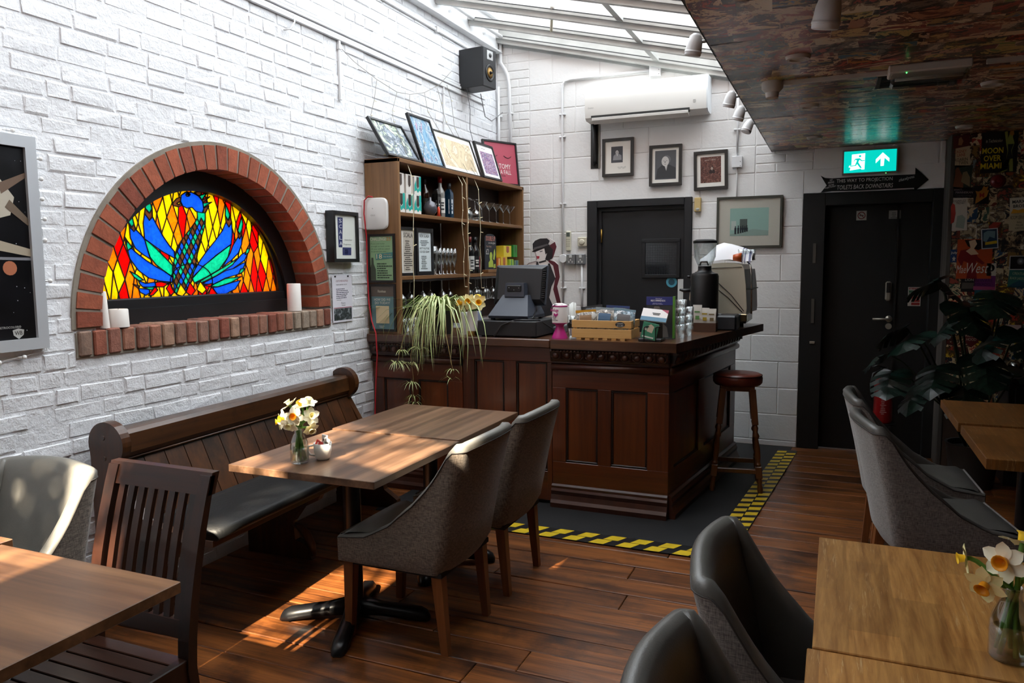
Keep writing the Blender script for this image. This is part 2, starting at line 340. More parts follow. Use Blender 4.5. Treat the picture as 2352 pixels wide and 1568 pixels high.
# ---- stained glass: panes cut from overlapping outlines, lead cames between them
SG=[('neck','T',[(-3.548,1.848),(-3.546,1.817),(-3.571,1.784),(-3.603,1.752),(-3.635,1.72),(-3.667,1.688),(-3.693,1.657),(-3.712,1.618),(-3.723,1.573),(-3.732,1.512),(-3.728,1.42),(-3.695,1.407),(-3.655,1.425),(-3.612,1.471),(-3.589,1.509),(-3.576,1.549),(-3.568,1.588),(-3.554,1.643),(-3.536,1.691),(-3.509,1.747),(-3.493,1.788),(-3.489,1.848)]),
('b','B',[(-3.651,1.926),(-3.62,1.945),(-3.575,1.947),(-3.53,1.931),(-3.506,1.906),(-3.498,1.867),(-3.51,1.844),(-3.556,1.849),(-3.58,1.869),(-3.616,1.862),(-3.645,1.873),(-3.656,1.895)]),
('b','N',[(-3.651,1.918),(-3.681,1.908),(-3.707,1.884),(-3.708,1.87),(-3.674,1.865),(-3.646,1.874),(-3.656,1.895)]),
('b','Y',[(-3.681,1.882),(-3.665,1.892),(-3.655,1.887),(-3.67,1.876)]),
('b','W',[(-3.618,1.931),(-3.611,1.94),(-3.598,1.941),(-3.589,1.935),(-3.598,1.925),(-3.612,1.924)]),
('b','N',[(-3.608,1.932),(-3.603,1.937),(-3.597,1.933),(-3.603,1.928)]),
('b','N',[(-3.56,1.948),(-3.502,1.963),(-3.517,1.935),(-3.53,1.931)]),
('b','T',[(-3.525,1.934),(-3.471,1.952),(-3.502,1.92),(-3.508,1.909)]),
('b','N',[(-3.508,1.913),(-3.451,1.935),(-3.497,1.902),(-3.503,1.896)]),
('b','T',[(-3.503,1.896),(-3.439,1.906),(-3.495,1.876),(-3.501,1.873)]),
('b','N',[(-3.498,1.871),(-3.46,1.885),(-3.489,1.844),(-3.507,1.846)]),
('b','B',[(-3.887,1.82),(-3.899,1.769),(-3.896,1.693),(-3.845,1.663),(-3.785,1.629),(-3.713,1.597),(-3.715,1.634),(-3.745,1.663),(-3.78,1.708),(-3.813,1.758),(-3.841,1.805),(-3.86,1.786)]),
('b','N',[(-3.887,1.82),(-3.88,1.85),(-3.858,1.826),(-3.84,1.845),(-3.841,1.805),(-3.86,1.786)]),
('b','T',[(-3.878,1.857),(-3.857,1.895),(-3.844,1.859),(-3.84,1.845),(-3.858,1.822),(-3.882,1.846)]),
('b','N',[(-3.866,1.88),(-3.857,1.899),(-3.849,1.881),(-3.859,1.866)]),
('b','B',[(-3.981,1.751),(-3.979,1.695),(-3.953,1.645),(-3.912,1.617),(-3.865,1.591),(-3.88,1.632),(-3.89,1.682),(-3.906,1.704),(-3.945,1.739),(-3.956,1.727)]),
('b','N',[(-3.985,1.772),(-3.967,1.752),(-3.953,1.763),(-3.945,1.739),(-3.956,1.727),(-3.981,1.751)]),
('b','T',[(-3.985,1.794),(-3.974,1.826),(-3.96,1.795),(-3.953,1.763),(-3.967,1.748),(-3.985,1.772)]),
('b','T',[(-3.896,1.693),(-3.868,1.676),(-3.821,1.64),(-3.769,1.595),(-3.731,1.561),(-3.734,1.5),(-3.791,1.535),(-3.835,1.565),(-3.869,1.602),(-3.883,1.646)]),
('b','B',[(-3.998,1.636),(-3.989,1.595),(-3.943,1.537),(-3.885,1.499),(-3.813,1.482),(-3.739,1.474),(-3.734,1.5),(-3.791,1.534),(-3.836,1.554),(-3.896,1.588),(-3.954,1.627),(-3.974,1.646)]),
('b','N',[(-4.011,1.701),(-3.999,1.683),(-3.995,1.651),(-4.007,1.662)]),
('b','T',[(-3.999,1.683),(-3.971,1.65),(-3.998,1.634),(-4.004,1.658)]),
('b','T',[(-3.993,1.534),(-3.953,1.515),(-3.916,1.489),(-3.943,1.486),(-3.971,1.505)]),
('b','B',[(-3.947,1.488),(-3.904,1.472),(-3.832,1.479),(-3.739,1.474),(-3.796,1.466),(-3.87,1.453),(-3.923,1.455),(-3.939,1.47)]),
('b','N',[(-3.98,1.471),(-3.94,1.461),(-3.949,1.448)]),
('b','B',[(-3.951,1.449),(-3.884,1.442),(-3.883,1.424),(-3.908,1.413),(-3.942,1.431)]),
('b','T',[(-3.919,1.453),(-3.834,1.454),(-3.853,1.439),(-3.884,1.44)]),
('b','R',[(-3.846,1.476),(-3.809,1.478),(-3.766,1.467),(-3.797,1.451),(-3.843,1.454)]),
('b','R',[(-3.891,1.411),(-3.849,1.454),(-3.833,1.437),(-3.864,1.412)]),
('b','R',[(-3.753,1.472),(-3.728,1.424),(-3.753,1.404),(-3.779,1.443)]),
('b','B',[(-3.339,1.803),(-3.37,1.753),(-3.429,1.694),(-3.486,1.644),(-3.542,1.588),(-3.587,1.533),(-3.605,1.494),(-3.513,1.56),(-3.423,1.617),(-3.307,1.679),(-3.295,1.73),(-3.294,1.805),(-3.318,1.778)]),
('b','N',[(-3.343,1.84),(-3.319,1.816),(-3.306,1.842),(-3.294,1.805),(-3.318,1.775),(-3.339,1.803)]),
('b','T',[(-3.336,1.902),(-3.322,1.878),(-3.306,1.842),(-3.322,1.812),(-3.343,1.84)]),
('b','B',[(-3.249,1.724),(-3.294,1.672),(-3.316,1.63),(-3.383,1.55),(-3.313,1.587),(-3.252,1.631),(-3.223,1.682),(-3.217,1.741),(-3.238,1.711)]),
('b','N',[(-3.25,1.757),(-3.234,1.741),(-3.216,1.767),(-3.217,1.741),(-3.238,1.711),(-3.25,1.723)]),
('b','T',[(-3.216,1.838),(-3.206,1.801),(-3.216,1.767),(-3.234,1.737),(-3.25,1.757),(-3.236,1.791)]),
('b','T',[(-3.307,1.679),(-3.337,1.604),(-3.406,1.538),(-3.495,1.5),(-3.591,1.466),(-3.605,1.49),(-3.524,1.555),(-3.423,1.615)]),
('b','B',[(-3.175,1.632),(-3.205,1.589),(-3.293,1.545),(-3.375,1.506),(-3.432,1.478),(-3.43,1.507),(-3.361,1.543),(-3.279,1.582),(-3.229,1.621),(-3.195,1.636)]),
('b','N',[(-3.155,1.688),(-3.157,1.658),(-3.185,1.653)]),
('b','T',[(-3.157,1.658),(-3.171,1.632),(-3.2,1.621),(-3.185,1.653)]),
('b','T',[(-3.266,1.599),(-3.301,1.564),(-3.374,1.529),(-3.431,1.503),(-3.561,1.46),(-3.582,1.462),(-3.496,1.498),(-3.407,1.535),(-3.337,1.564)]),
('b','B',[(-3.196,1.576),(-3.242,1.512),(-3.365,1.488),(-3.45,1.457),(-3.54,1.459),(-3.431,1.501),(-3.362,1.529),(-3.293,1.543),(-3.221,1.572)]),
('b','T',[(-3.208,1.542),(-3.224,1.521),(-3.26,1.508),(-3.24,1.538)]),
('b','T',[(-3.237,1.495),(-3.321,1.463),(-3.424,1.441),(-3.478,1.445),(-3.45,1.457),(-3.365,1.485)]),
('b','B',[(-3.244,1.474),(-3.289,1.425),(-3.371,1.397),(-3.432,1.397),(-3.462,1.438),(-3.424,1.44),(-3.321,1.461)]),
('b','R',[(-3.622,1.471),(-3.586,1.426),(-3.616,1.398),(-3.65,1.419)]),
('b','Y',[(-3.685,1.465),(-3.65,1.42),(-3.676,1.399),(-3.716,1.41)]),
('b','Y',[(-3.55,1.475),(-3.509,1.428),(-3.539,1.406),(-3.577,1.43)]),
('b','R',[(-3.472,1.443),(-3.424,1.394),(-3.497,1.397)]),
('b','R',[(-3.52,1.452),(-3.46,1.463),(-3.478,1.443)])]
GC = dict(B=stained('glass_blue', (.035,.20,.66)), T=stained('glass_teal', (.02,.50,.33)), N=stained('glass_brown', (.26,.13,.06)), R=stained('glass_red', (.72,.015,.01)), Y=stained('glass_yellow', (.95,.60,.01)), O=stained('glass_orange', (.95,.33,.01)), W=stained('glass_white', (.8,.8,.75)))
gx = WX-.19; GZC = 1.36; polys = []
rb = random.Random(5); dw, dh = .062, .20; gv = {}
def gp(i, j):
    if (i, j) not in gv: gv[i, j] = (CY-.75+i*dw*.5+rb.uniform(-.011, .011), 1.30+j*dh*.5+rb.uniform(-.035, .035))
    return gv[i, j]
for j in range(0, 10):
    for i in range(0, 52):
        if (i+j) % 2: continue
        polys.append(('g', rb.choice('YYYYYOORRO'), [gp(i, j-1), gp(i+1, j), gp(i, j+1), gp(i-1, j)]))
nd = (len(polys))
inside = lambda p: p[1] >= gz and (p[0]-CY)**2+(p[1]-GZC)**2 < (gr-.002)**2
polys = [p for p in polys if any(inside(q) for q in p[2]) or inside((sum(q[0] for q in p[2])/4, sum(q[1] for q in p[2])/4))]
for nm, c, pts in SG: polys.append((nm, c, pts))
for j in range(16):      # feather scales down the neck
    for i in range(9):
        cy_ = -3.76+i*.032+(j % 2)*.016; cz_ = 1.40+j*.026
        polys.append(('d', 'TNB'[(i+2*j) % 3], [(cy_, cz_-.026), (cy_+.016, cz_), (cy_, cz_+.026), (cy_-.016, cz_)]))
rim = [(CY+(gr)*math.cos(t), GZC+gr*math.sin(t)) for t in [math.asin((gz-GZC)/gr)+i*(math.pi-2*math.asin((gz-GZC)/gr))/40 for i in range(41)]]
polys.append(('rim', '', rim))
vs = []; fs = []
for _, _, pts in polys:
    if sum(pts[i][0]*pts[(i+1) % len(pts)][1]-pts[(i+1) % len(pts)][0]*pts[i][1] for i in range(len(pts))) < 0: pts = pts[::-1]
    fs.append(list(range(len(vs), len(vs)+len(pts)))); vs += [Vector(p) for p in pts]
ov, oe, of, _, _, oof = geometry.delaunay_2d_cdt(vs, [], fs, 0, 1e-4)
rid = len(polys)-1; own = []
for f, src in zip(of, oof):
    if rid not in src: own.append(None); continue
    nk = any(polys[s][0] == 'neck' for s in src); best = None
    for s in src:
        t = polys[s][0]
        if t == 'rim' or (t == 'd' and not nk): continue
        rk = {'g': 0, 'neck': 1, 'd': 2, 'b': 3}[t]*1000+s
        if best is None or rk > best[0]: best = (rk, s)
    own.append(best[1] if best else None)
grp = {}
for f, o_ in zip(of, own):
    if o_ is not None: grp.setdefault(o_, []).append(f)
def area(fl): return sum(abs((ov[f[1]]-ov[f[0]]).cross(ov[f[2]]-ov[f[0]]))/2 for f in fl)
small = {}
for o_, fl in sorted(grp.items(), key=lambda t: -area(t[1])):
    tgt = MB(); ids = sorted({i for f in fl for i in f}); mp = {i: k for k, i in enumerate(ids)}
    tgt.add([(gx, ov[i][0], ov[i][1]) for i in ids]+[(gx-.004, ov[i][0], ov[i][1]) for i in ids], [tuple(mp[i] for i in f) for f in fl]+[tuple(mp[i]+len(ids) for i in f[::-1]) for f in fl])
    part('pane', tgt, GC[polys[o_][1]], w1)
ed = {}
for k, f in enumerate(of):
    for a_, b_ in zip(f, list(f[1:])+[f[0]]): ed.setdefault((min(a_, b_), max(a_, b_)), []).append(own[k])
mb = MB()
def came(mb, p, q, wd=.0022):
    p, q = Vector((0, p[0], p[1])), Vector((0, q[0], q[1])); d = q-p
    if d.length < 1e-5: return
    n_ = Vector((0, -d.z, d.y)).normalized()*wd; ex = d.normalized()*wd*.5
    r_ = [p-ex-n_, q+ex-n_, q+ex+n_, p-ex+n_]; mb.loft([[(gx-.006, v.y, v.z) for v in r_], [(gx+.004, v.y, v.z) for v in r_]])
for (a_, b_), os_ in ed.items():
    if len(set(os_)) > 1 or (len(os_) == 1 and os_[0] is not None): came(mb, ov[a_], ov[b_])
for i in range(36):
    t0, t1 = 2*math.pi*i/36, 2*math.pi*(i+1)/36; came(mb, (CY-.05+.145*math.cos(t0), 1.475+.095*math.sin(t0)), (CY-.05+.145*math.cos(t1), 1.475+.095*math.sin(t1)))
part('lead_came', mb, P('0b0b0b', .6), w1)
# ---- back wall of painted blocks with two door openings
mb = MB(); D1 = (.89, 1.775, 2.09); D2 = (2.69, 3.69, 2.105)
for xa, xb, za, zb in ((-.3, D1[0], -.03, 4.0), (D1[0], D1[1], D1[2], 4.0), (D1[1], D2[0], -.03, 4.0), (D2[0], D2[1], D2[2], 4.0), (D2[1], 6.4, -.03, 4.0)): mb.box(xa, xb, .0045, .2, za, zb)
wb = struct('wall_back', mb, paintB)
def block(x0, x1, z0, z1):
    b = .004; dy = rb.uniform(-.0015, .0015); part('block' if x1-x0 > .3 else 'brick', MB().add([(x0, .02, z0), (x1, .02, z0), (x1, .02, z1), (x0, .02, z1), (x0, dy+b, z0), (x1, dy+b, z0), (x1, dy+b, z1), (x0, dy+b, z1), (x0+b, dy, z0+b), (x1-b, dy, z0+b), (x1-b, dy, z1-b), (x0+b, dy, z1-b)],
        [(11,10,9,8)]+[(i+4, (i+1) % 4+4, (i+1) % 4, i) for i in range(4)]+[(i+8, (i+1) % 4+8, (i+1) % 4+4, i+4) for i in range(4)]), paintB, wb)
z = .05; row = 0
block(2.0, 2.685, .0, .045)
while z < 3.65:
    zt = z+.217; x = .30; xe = min(3.69, EX if z > RZ else 3.69); starts = [.30]
    x = .30-rb.choice([0, .22])
    while x < xe:
        a, b = max(x, .30), min(x+.44, xe); roof = 3.5-.25*a
        spans = [(a, b)]
        for d in (D1, D2):
            if z < d[2]+.0:
                spans = [q for s0, s1 in spans for q in ((s0, min(s1, d[0]-.0)), (max(s0, d[1]), s1)) if q[1]-q[0] > .03]
        for s0, s1 in spans:
            zz = zt
            if z < D1[2] < zt and s1 > D1[0] and s0 < D1[1]: pass
            if s0 > 2.15 and s1 < 2.80 and 2.15 < z < 2.42:
                for q in (0, 1, 2):
                    zz0 = z+q*.0735; xm = s0+rb.uniform(.3, .6)*(s1-s0)
                    for u0, u1 in ((s0, xm-.004), (xm+.004, s1)):
                        if u1-u0 > .04: block(u0, u1, zz0, zz0+.066)
            elif z < roof: block(s0, s1, z, zt)
        x += .447
    z += .224; row += 1
z = .05
while z < 3.6:
    x = -.03
    for L in rb.choice([(.215, .105), (.105, .215), (.16, .16)]): block(x+.003, x+L, z, z+.066); x += L+.005
    z += .0747
# ---- room shell out of the picture: right, rear, roof behind the camera
wallp = pm('dark_wall', h('2c231e'), .8)
struct('wall_right', MB().box(6.2, 6.4, -10.2, .2, -.03, 4), wallp)
struct('wall_rear', MB().box(-.3, 6.4, -10.2, -10, -.03, 4), wallp)
def slope(x): return 3.64-.25*(x+.03)
def slab(mb, x0, x1, y0, y1, t0, t1):      # sloping slab following the roof
    pts = [(x0, slope(x0)+t0), (x1, slope(x1)+t0), (x1, slope(x1)+t1), (x0, slope(x0)+t1)]
    return mb.prism(pts, (0, y0, 0), X, Z, (0, y1-y0, 0))
mb = MB()      # openings added behind the camera, shaped to place the sun patches
for q in ((-.3, .36, -10.2, -6.5), (1.75, 2.6, -10.2, -6.5), (.36, 1.75, -10.2, -9.35), (1.06, 1.75, -9.35, -7.62), (.36, 1.75, -6.98, -6.5), (1.48, 1.75, -7.62, -7.42), (1.06, 1.10, -7.62, -6.98), (.36, 1.06, -7.66, -7.60)): slab(mb, *q, .02, .14)
struct('ceiling_rear', mb, whitegloss)
struct('wall_sun_block', MB().prism([(-3, 3.9), (-.3, 3.85), (2.6, 3.12), (8, 3.12), (8, 9.5), (-3, 9.5)], (0, -6.75, 0), X, Z, (0, .25, 0)), pm('sun_block_brick', h('8a6a58'), .9))  # unseen outside wall, added to keep the sun off the glazed roof
# ---- glazed lean-to roof
sk = struct('window_2', slab(MB(), -.3, 3.1, -6.52, -6.44, -.09, .1), steel)
gl = glass('roof_glass', (.97, .985, .99), .04, .05, .10)
ys = [-.045-.585*i for i in range(12)]
for i, y in enumerate(ys):
    mb = MB(); slab(mb, -.03, 3.0, y-.02, y+.02, -.042, 0); slab(mb, -.03, 3.0, y-.04, y+.04, -.004, .015); part('rafter', mb, steel, sk)
    mb = MB(); slab(mb, -.03, 3.0, y-.040, y-.028, .015, .024); slab(mb, -.03, 3.0, y+.028, y+.040, .015, .024); part('glazing_seal', mb, darkseal, sk)
    if i < 11:
        for xa, xb in ((-.03, 1.47), (1.51, 3.0)): part('pane', slab(MB(), xa, xb, ys[i+1]+.035, y-.035, .016, .021), gl, sk)
        part('glazing_bar', slab(MB(), 1.465, 1.515, ys[i+1]+.03, y-.03, .0, .03), steel, sk)
part('flashing', slab(MB(), -.3, 3.1, -.01, .21, -.06, .12), steel, sk)
# ---- steel beam along the top of the left wall
mb = MB(); mb.box(WX, WX+.012+.06, -6.5, -.02, 3.775, 3.79); mb.box(WX+.0, WX+.07, -6.5, -.02, 3.50, 3.515, .003); mb.box(WX+.02, WX+.03, -6.5, -.02, 3.51, 3.78)
tb = struct('trim_1', mb, whitegloss)
part('cable_pipe', MB().tube([(.055, -6.4, 3.63), (.055, -.06, 3.63)], .018, 8), whitegloss, tb, True)
mb = MB(); [mb.tube([(WX+.03, yy, 3.6), (WX+.05, yy, 3.6)], .012, 6) for yy in (-.35, -1.0, -1.7, -2.4)]; part('bolt', mb, whitegloss, tb)
# moulded cable trunking on the left wall
mb = MB()
for k_, (z0, d) in enumerate(((2.985, .02), (3.006, .014), (3.03, .022), (3.055, .012))): mb.box(WX, WX+d, -6.4, -.30, z0, z0+.019, .003)
tr = struct('trim_2', mb, whitegloss)
mb = MB(); mb.box(WX, WX+.018, -6.4, -.2, 3.395, 3.418, .004); [mb.box(WX, WX+.026, yy, yy+.03, 3.385, 3.43, .003) for yy in (-1.2, -2.5, -3.8)]
struct('trim_3', mb, whitegloss)
# ---- collage ceiling
def collage(name, cols, sc=14, r=.45, coat=0, stretch=(1,1,1)):
    M, N, L, b = _nt(name); v = _vec(N, L, stretch, 1); n1 = _noise(N, L, v, sc, 5, .7, .8)
    rp = N.new('ShaderNodeValToRGB'); rp.color_ramp.interpolation = 'CONSTANT'; e = rp.color_ramp.elements
    while len(e) < len(cols): e.new(.5)
    for i, c in enumerate(cols): e[i].position = .0 if i == 0 else .36+.3*i/len(cols); e[i].color = c4(h(c))
    L.new(n1, rp.inputs[0]); L.new(rp.outputs[0], b.inputs['Base Color']); b.inputs['Roughness'].default_value = r; b.inputs['Coat Weight'].default_value = coat; b.inputs['Coat Roughness'].default_value = .22
    return M
cpal = [('c98a60','8b4a34','f0cca4','5a3428'), ('d65a40','6b2a20','f4d4aa','9a3c30'), ('e0b870','8b5a30','4a2a20','a84030'), ('dcc8ac','8a7868','4a3a34','bf6a58'), ('4a7a9a','c09a60','3a3a44','9a4a3a'), ('8a9a58','d8ba68','4a4028','a85a38'), ('3c383c','a85a48','dcbc98','5a4444'), ('d88a40','6a3420','f8d8a8','9a3028'), ('f0e0c0','a88a68','5a4434','c05a48'), ('8a4440','4a2424','d8aa88','33333c')]
cm = [collage('ceiling_print_%d' % i, p, 4.5, .42, .5, (1, 1.2, 1)) for i, p in enumerate(cpal)]
ce = struct('ceiling', MB().box(EX, 6.3, -10.1, .1, RZ, RZ+.6), collage('ceiling_paper', ('4a2a1e','2a1612','7a5a40','3a2018'), 9, .5, .5))
part('ceiling_edge', MB().box(EX-.004, EX, -10, .0, RZ-.001, RZ+.6), P('2a2422', .7), ce)
rb = random.Random(21); acc = [MB() for _ in cm]; big = []; brd = MB()
yy = -6.2; lay = 0
while yy < 0:
    xx = EX+.005; rowh = rb.uniform(.07, .15)
    while xx < 5.6:
        w = rb.uniform(.08, .26); hh = rowh*rb.uniform(.8, 1.25); a = rb.uniform(-.12, .12); z = RZ-.0005-.0012*rb.random(); cx_, cy_ = xx+w/2, yy+hh/2
        ca, sa = math.cos(a), math.sin(a); q = [(cx_+ca*u-sa*v_, cy_+sa*u+ca*v_, z) for u, v_ in ((-w/2, -hh/2), (-w/2, hh/2), (w/2, hh/2), (w/2, -hh/2))]
        if min(p[0] for p in q) > EX and max(p[1] for p in q) < -.01:
            k = rb.randrange(len(cm))
            if rb.random() < .5: brd.add([(cx_+(p[0]-cx_)*1.035, cy_+(p[1]-cy_)*1.05, p[2]+.0003) for p in q], [(0,1,2,3)])
            if (cy_+3.0)**2+(cx_-3.2)**2 < 2.2 and w*hh > .016 and len(big) < 110: big.append((q, k))
            else: acc[k].add(q, [(0,1,2,3)])
        xx += w*.93
    yy += rowh*.93
part('clipping_borders', brd, P('c9b498', .5), ce, kind='stuff')
for q, k in big: part('clipping', MB().add(q, [(0,1,2,3)]), cm[k], ce)
for k, mb in enumerate(acc): part('clippings', mb, cm[k], ce, kind='stuff')
# ---- black staff door with small window
blk = pm('black_door', h('16171a'), .5, var=.25, vs=3, bump=.05)
d1 = struct('door_1', MB().box(.90, 1.765, .045, .085, .0, 2.045), blk)
mb = MB(); mb.box(.861, .955, -.025, .1, 0, 2.115, .004); mb.box(1.735, 1.802, -.025, .1, 0, 2.115, .004); mb.box(.955, 1.735, -.025, .1, 2.05, 2.115, .004); part('frame', mb, blk, d1)
mb = MB(); mb.box(.955, .985, .02, .1, 0, 2.05); mb.box(.985, 1.735, .02, .1, 2.02, 2.05); part('door_stop', mb, blk, d1)
mb = MB(); x0, x1, z0, z1 = 1.375, 1.675, 1.44, 1.745
for a in ((x0-.02, x1+.02, z0-.02, z0+.012), (x0-.02, x1+.02, z1-.012, z1+.02), (x0-.02, x0+.012, z0, z1), (x1-.012, x1+.02, z0, z1)): mb.box(a[0], a[1], .028, .046, a[2], a[3], .003)
part('glazing_bead', mb, blk, d1)
part('pane', MB().box(x0, x1, .039, .043, z0, z1), pm('dark_glass', (.015,.017,.02), .08, spec=.8), d1)
mb = MB(); [mb.box(x0, x1, .0375, .0388, z0+(i+.5)*.3/14-.0006, z0+(i+.5)*.3/14+.0006) for i in range(14)]; [mb.box(x0+(i+.5)*.3/14-.0006, x0+(i+.5)*.3/14+.0006, .0375, .0388, z0, z1) for i in range(14)]; part('wire_mesh', mb, P('2f3133', .5), d1)
for zz in (1.80, 1.0, .3): part('hinge', MB().tube([(.985, .02, zz-.06), (.985, .02, zz+.06)], .009, 8), P('9a7a3a', .35, m=.9), d1, True)
part('sticker', MB().lathe([(.0, 0), (.048, 0), (.048, .001), (0, .001)], (1.62, .044, 1.385), 24, Matrix.Rotation(R(90), 4, 'X')), P('4f9db5', .5), d1)
part('sticker_print', MB().lathe([(.0, 0), (.028, 0), (.028, .001), (0, .001)], (1.62, .0425, 1.385), 20, Matrix.Rotation(R(90), 4, 'X')), P('1d4757', .5), d1)
part('push_plate', MB().box(1.675, 1.745, .04, .0445, 1.14, 1.41, .002), P('d9dcda', .4), d1)
# ---- dark double door by the poster wall
blk2 = pm('matt_black_door', h('0a0a0b'), .6, var=.2, vs=3)
d2 = struct('door_2', MB().box(2.86, 3.385, .10, .145, 0, 2.0), blk2)
part('side_leaf', MB().box(3.40, 3.62, .10, .145, 0, 2.0), blk2, d2)
mb = MB(); mb.box(2.69, 2.86, .0, .19, 0, 2.10, .004); mb.box(3.62, 3.70, .0, .19, 0, 2.10, .004); mb.box(2.86, 3.62, .0, .19, 2.0, 2.10, .004); mb.box(3.385, 3.40, .085, .15, 0, 2.0); part('frame', mb, blk2, d2)
ds = P('b8b2a4', .35, m=.7)
for zz, hh in ((1.62, .16), (1.15, .2)): part('hinge', MB().box(2.775, 2.80, -.006, .0, zz-hh/2, zz+hh/2, .002), P('5c5852', .5, m=.6), d2)
part('bolt_plate', MB().box(2.77, 2.81, -.008, .0, .88, .90, .002), ds, d2)
mb = MB(); mb.lathe([(0, -.01), (.026, -.01), (.026, .006), (0, .006)], (3.355, .095, 1.09), 16, Matrix.Rotation(R(90), 4, 'X')); mb.tube([(3.355, .09, 1.09), (3.355, .05, 1.09), (3.34, .045, 1.09), (3.235, .045, 1.088)], .009, 8); part('lever_handle', mb, ds, d2, True)
part('lock_escutcheon', MB().lathe([(0, -.005), (.024, -.005), (.024, .006), (0, .006)], (3.355, .095, 1.03), 16, Matrix.Rotation(R(90), 4, 'X')), ds, d2)
kp = part('keypad_lock', MB().box(3.32, 3.365, .07, .1, 1.235, 1.39, .012), ds, d2); part('keypad', MB().box(3.328, 3.357, .066, .071, 1.30, 1.38, .004), P('1b1b1d', .4), kp)
s_ = part('no_smoking_sign', MB().box(3.09, 3.165, .098, .0995, 1.88, 1.955), P('a9a49c', .6), d2)
mb = MB(); ring = [(.026*math.cos(2*math.pi*i/20), .026*math.sin(2*math.pi*i/20)) for i in range(21)]; mb.tube([(3.1275+a, .0975, 1.918+b) for a, b in ring], .0035, 5); mb.tube([(3.109, .0975, 1.936), (3.146, .0975, 1.90)], .003, 5); part('prohibition_ring', mb, P('7a2420', .5), s_); part('cigarette', MB().box(3.112, 3.143, .0972, .0978, 1.914, 1.921), P('222222', .5), s_)
s_ = part('door_notice', MB().box(3.325, 3.41, .096, .0995, 1.885, 1.95), P('8d8c86', .5), d2); bars(P('4a4a48', .6), s_, (3.335, .0955, 1.89), X, Z, .065, .05, 4)
s_ = part('fire_action_sign', MB().box(3.485, 3.575, .097, .0995, 1.195, 1.345), P('b9b4ac', .5), d2)
mb = MB(); mb.quad((3.49, .0965, 1.2), X, Z, 0, .08, .125, .14); [mb.quad((3.49, .0965, 1.2), X, Z, .02, .08, z0, z0+.02) for z0 in (.002, .027, .052)]; part('red_panels', mb, P('8e1f1c', .5), s_)
mb = MB(); [mb.quad((3.49, .0965, 1.2), X, Z, .0, .08, z0, z0+.019) for z0 in (.077, .1)]; part('green_panels', mb, P('2f5a3c', .5), s_)
text('FIRE ACTION', P('d8d4cc', .5), d2, (3.495, .0962, 1.326), X, Z, w=.07, hgt=.01)
# weathered timber reveal and poster wall
wp = struct('wall_poster', MB().box(3.705, 6.3, -.30, .1, -.03, 2.5), pm('poster_wall_base', h('3a2a20'), .8))
part('reveal_post', MB().box(3.69, 3.72, -.305, .02, 0, RZ, .003), wood('weathered_timber', h('1c1a18'), h('6a625a'), 2, 12, .8, .5), wp)
# ============================================================ furniture
lamin = wood('walnut_laminate', h('4f3828'), h('8c6a50'), 1, 9, .36, .05, 1, .1, lo=.34, hi=.66, bands=16)
laminx = wood('walnut_laminate_cross', h('523624'), h('936a48'), 0, 7, .36, .05, 1, .1, lo=.36, hi=.64, bands=5)
leather = pm('grey_leather', h('77756f'), .38, var=.08, vs=10, bump=.25, bs=260, bd=.002); leatherD = pm('dark_grey_leather', h('565450'), .34, var=.1, vs=9, bump=.25, bs=260, bd=.002)
fab = fabric('grey_weave', h('40382f'), h('8b7e71')); fabD = fabric('dark_grey_weave', h('4c4744'), h('8a847e'))
legw = wood('chair_leg_wood', h('5a2e14'), h('8a5228'), 2, 12, .45, .1)
cast = pm('black_cast_iron', h('141416'), .32, var=.1, bump=.06)
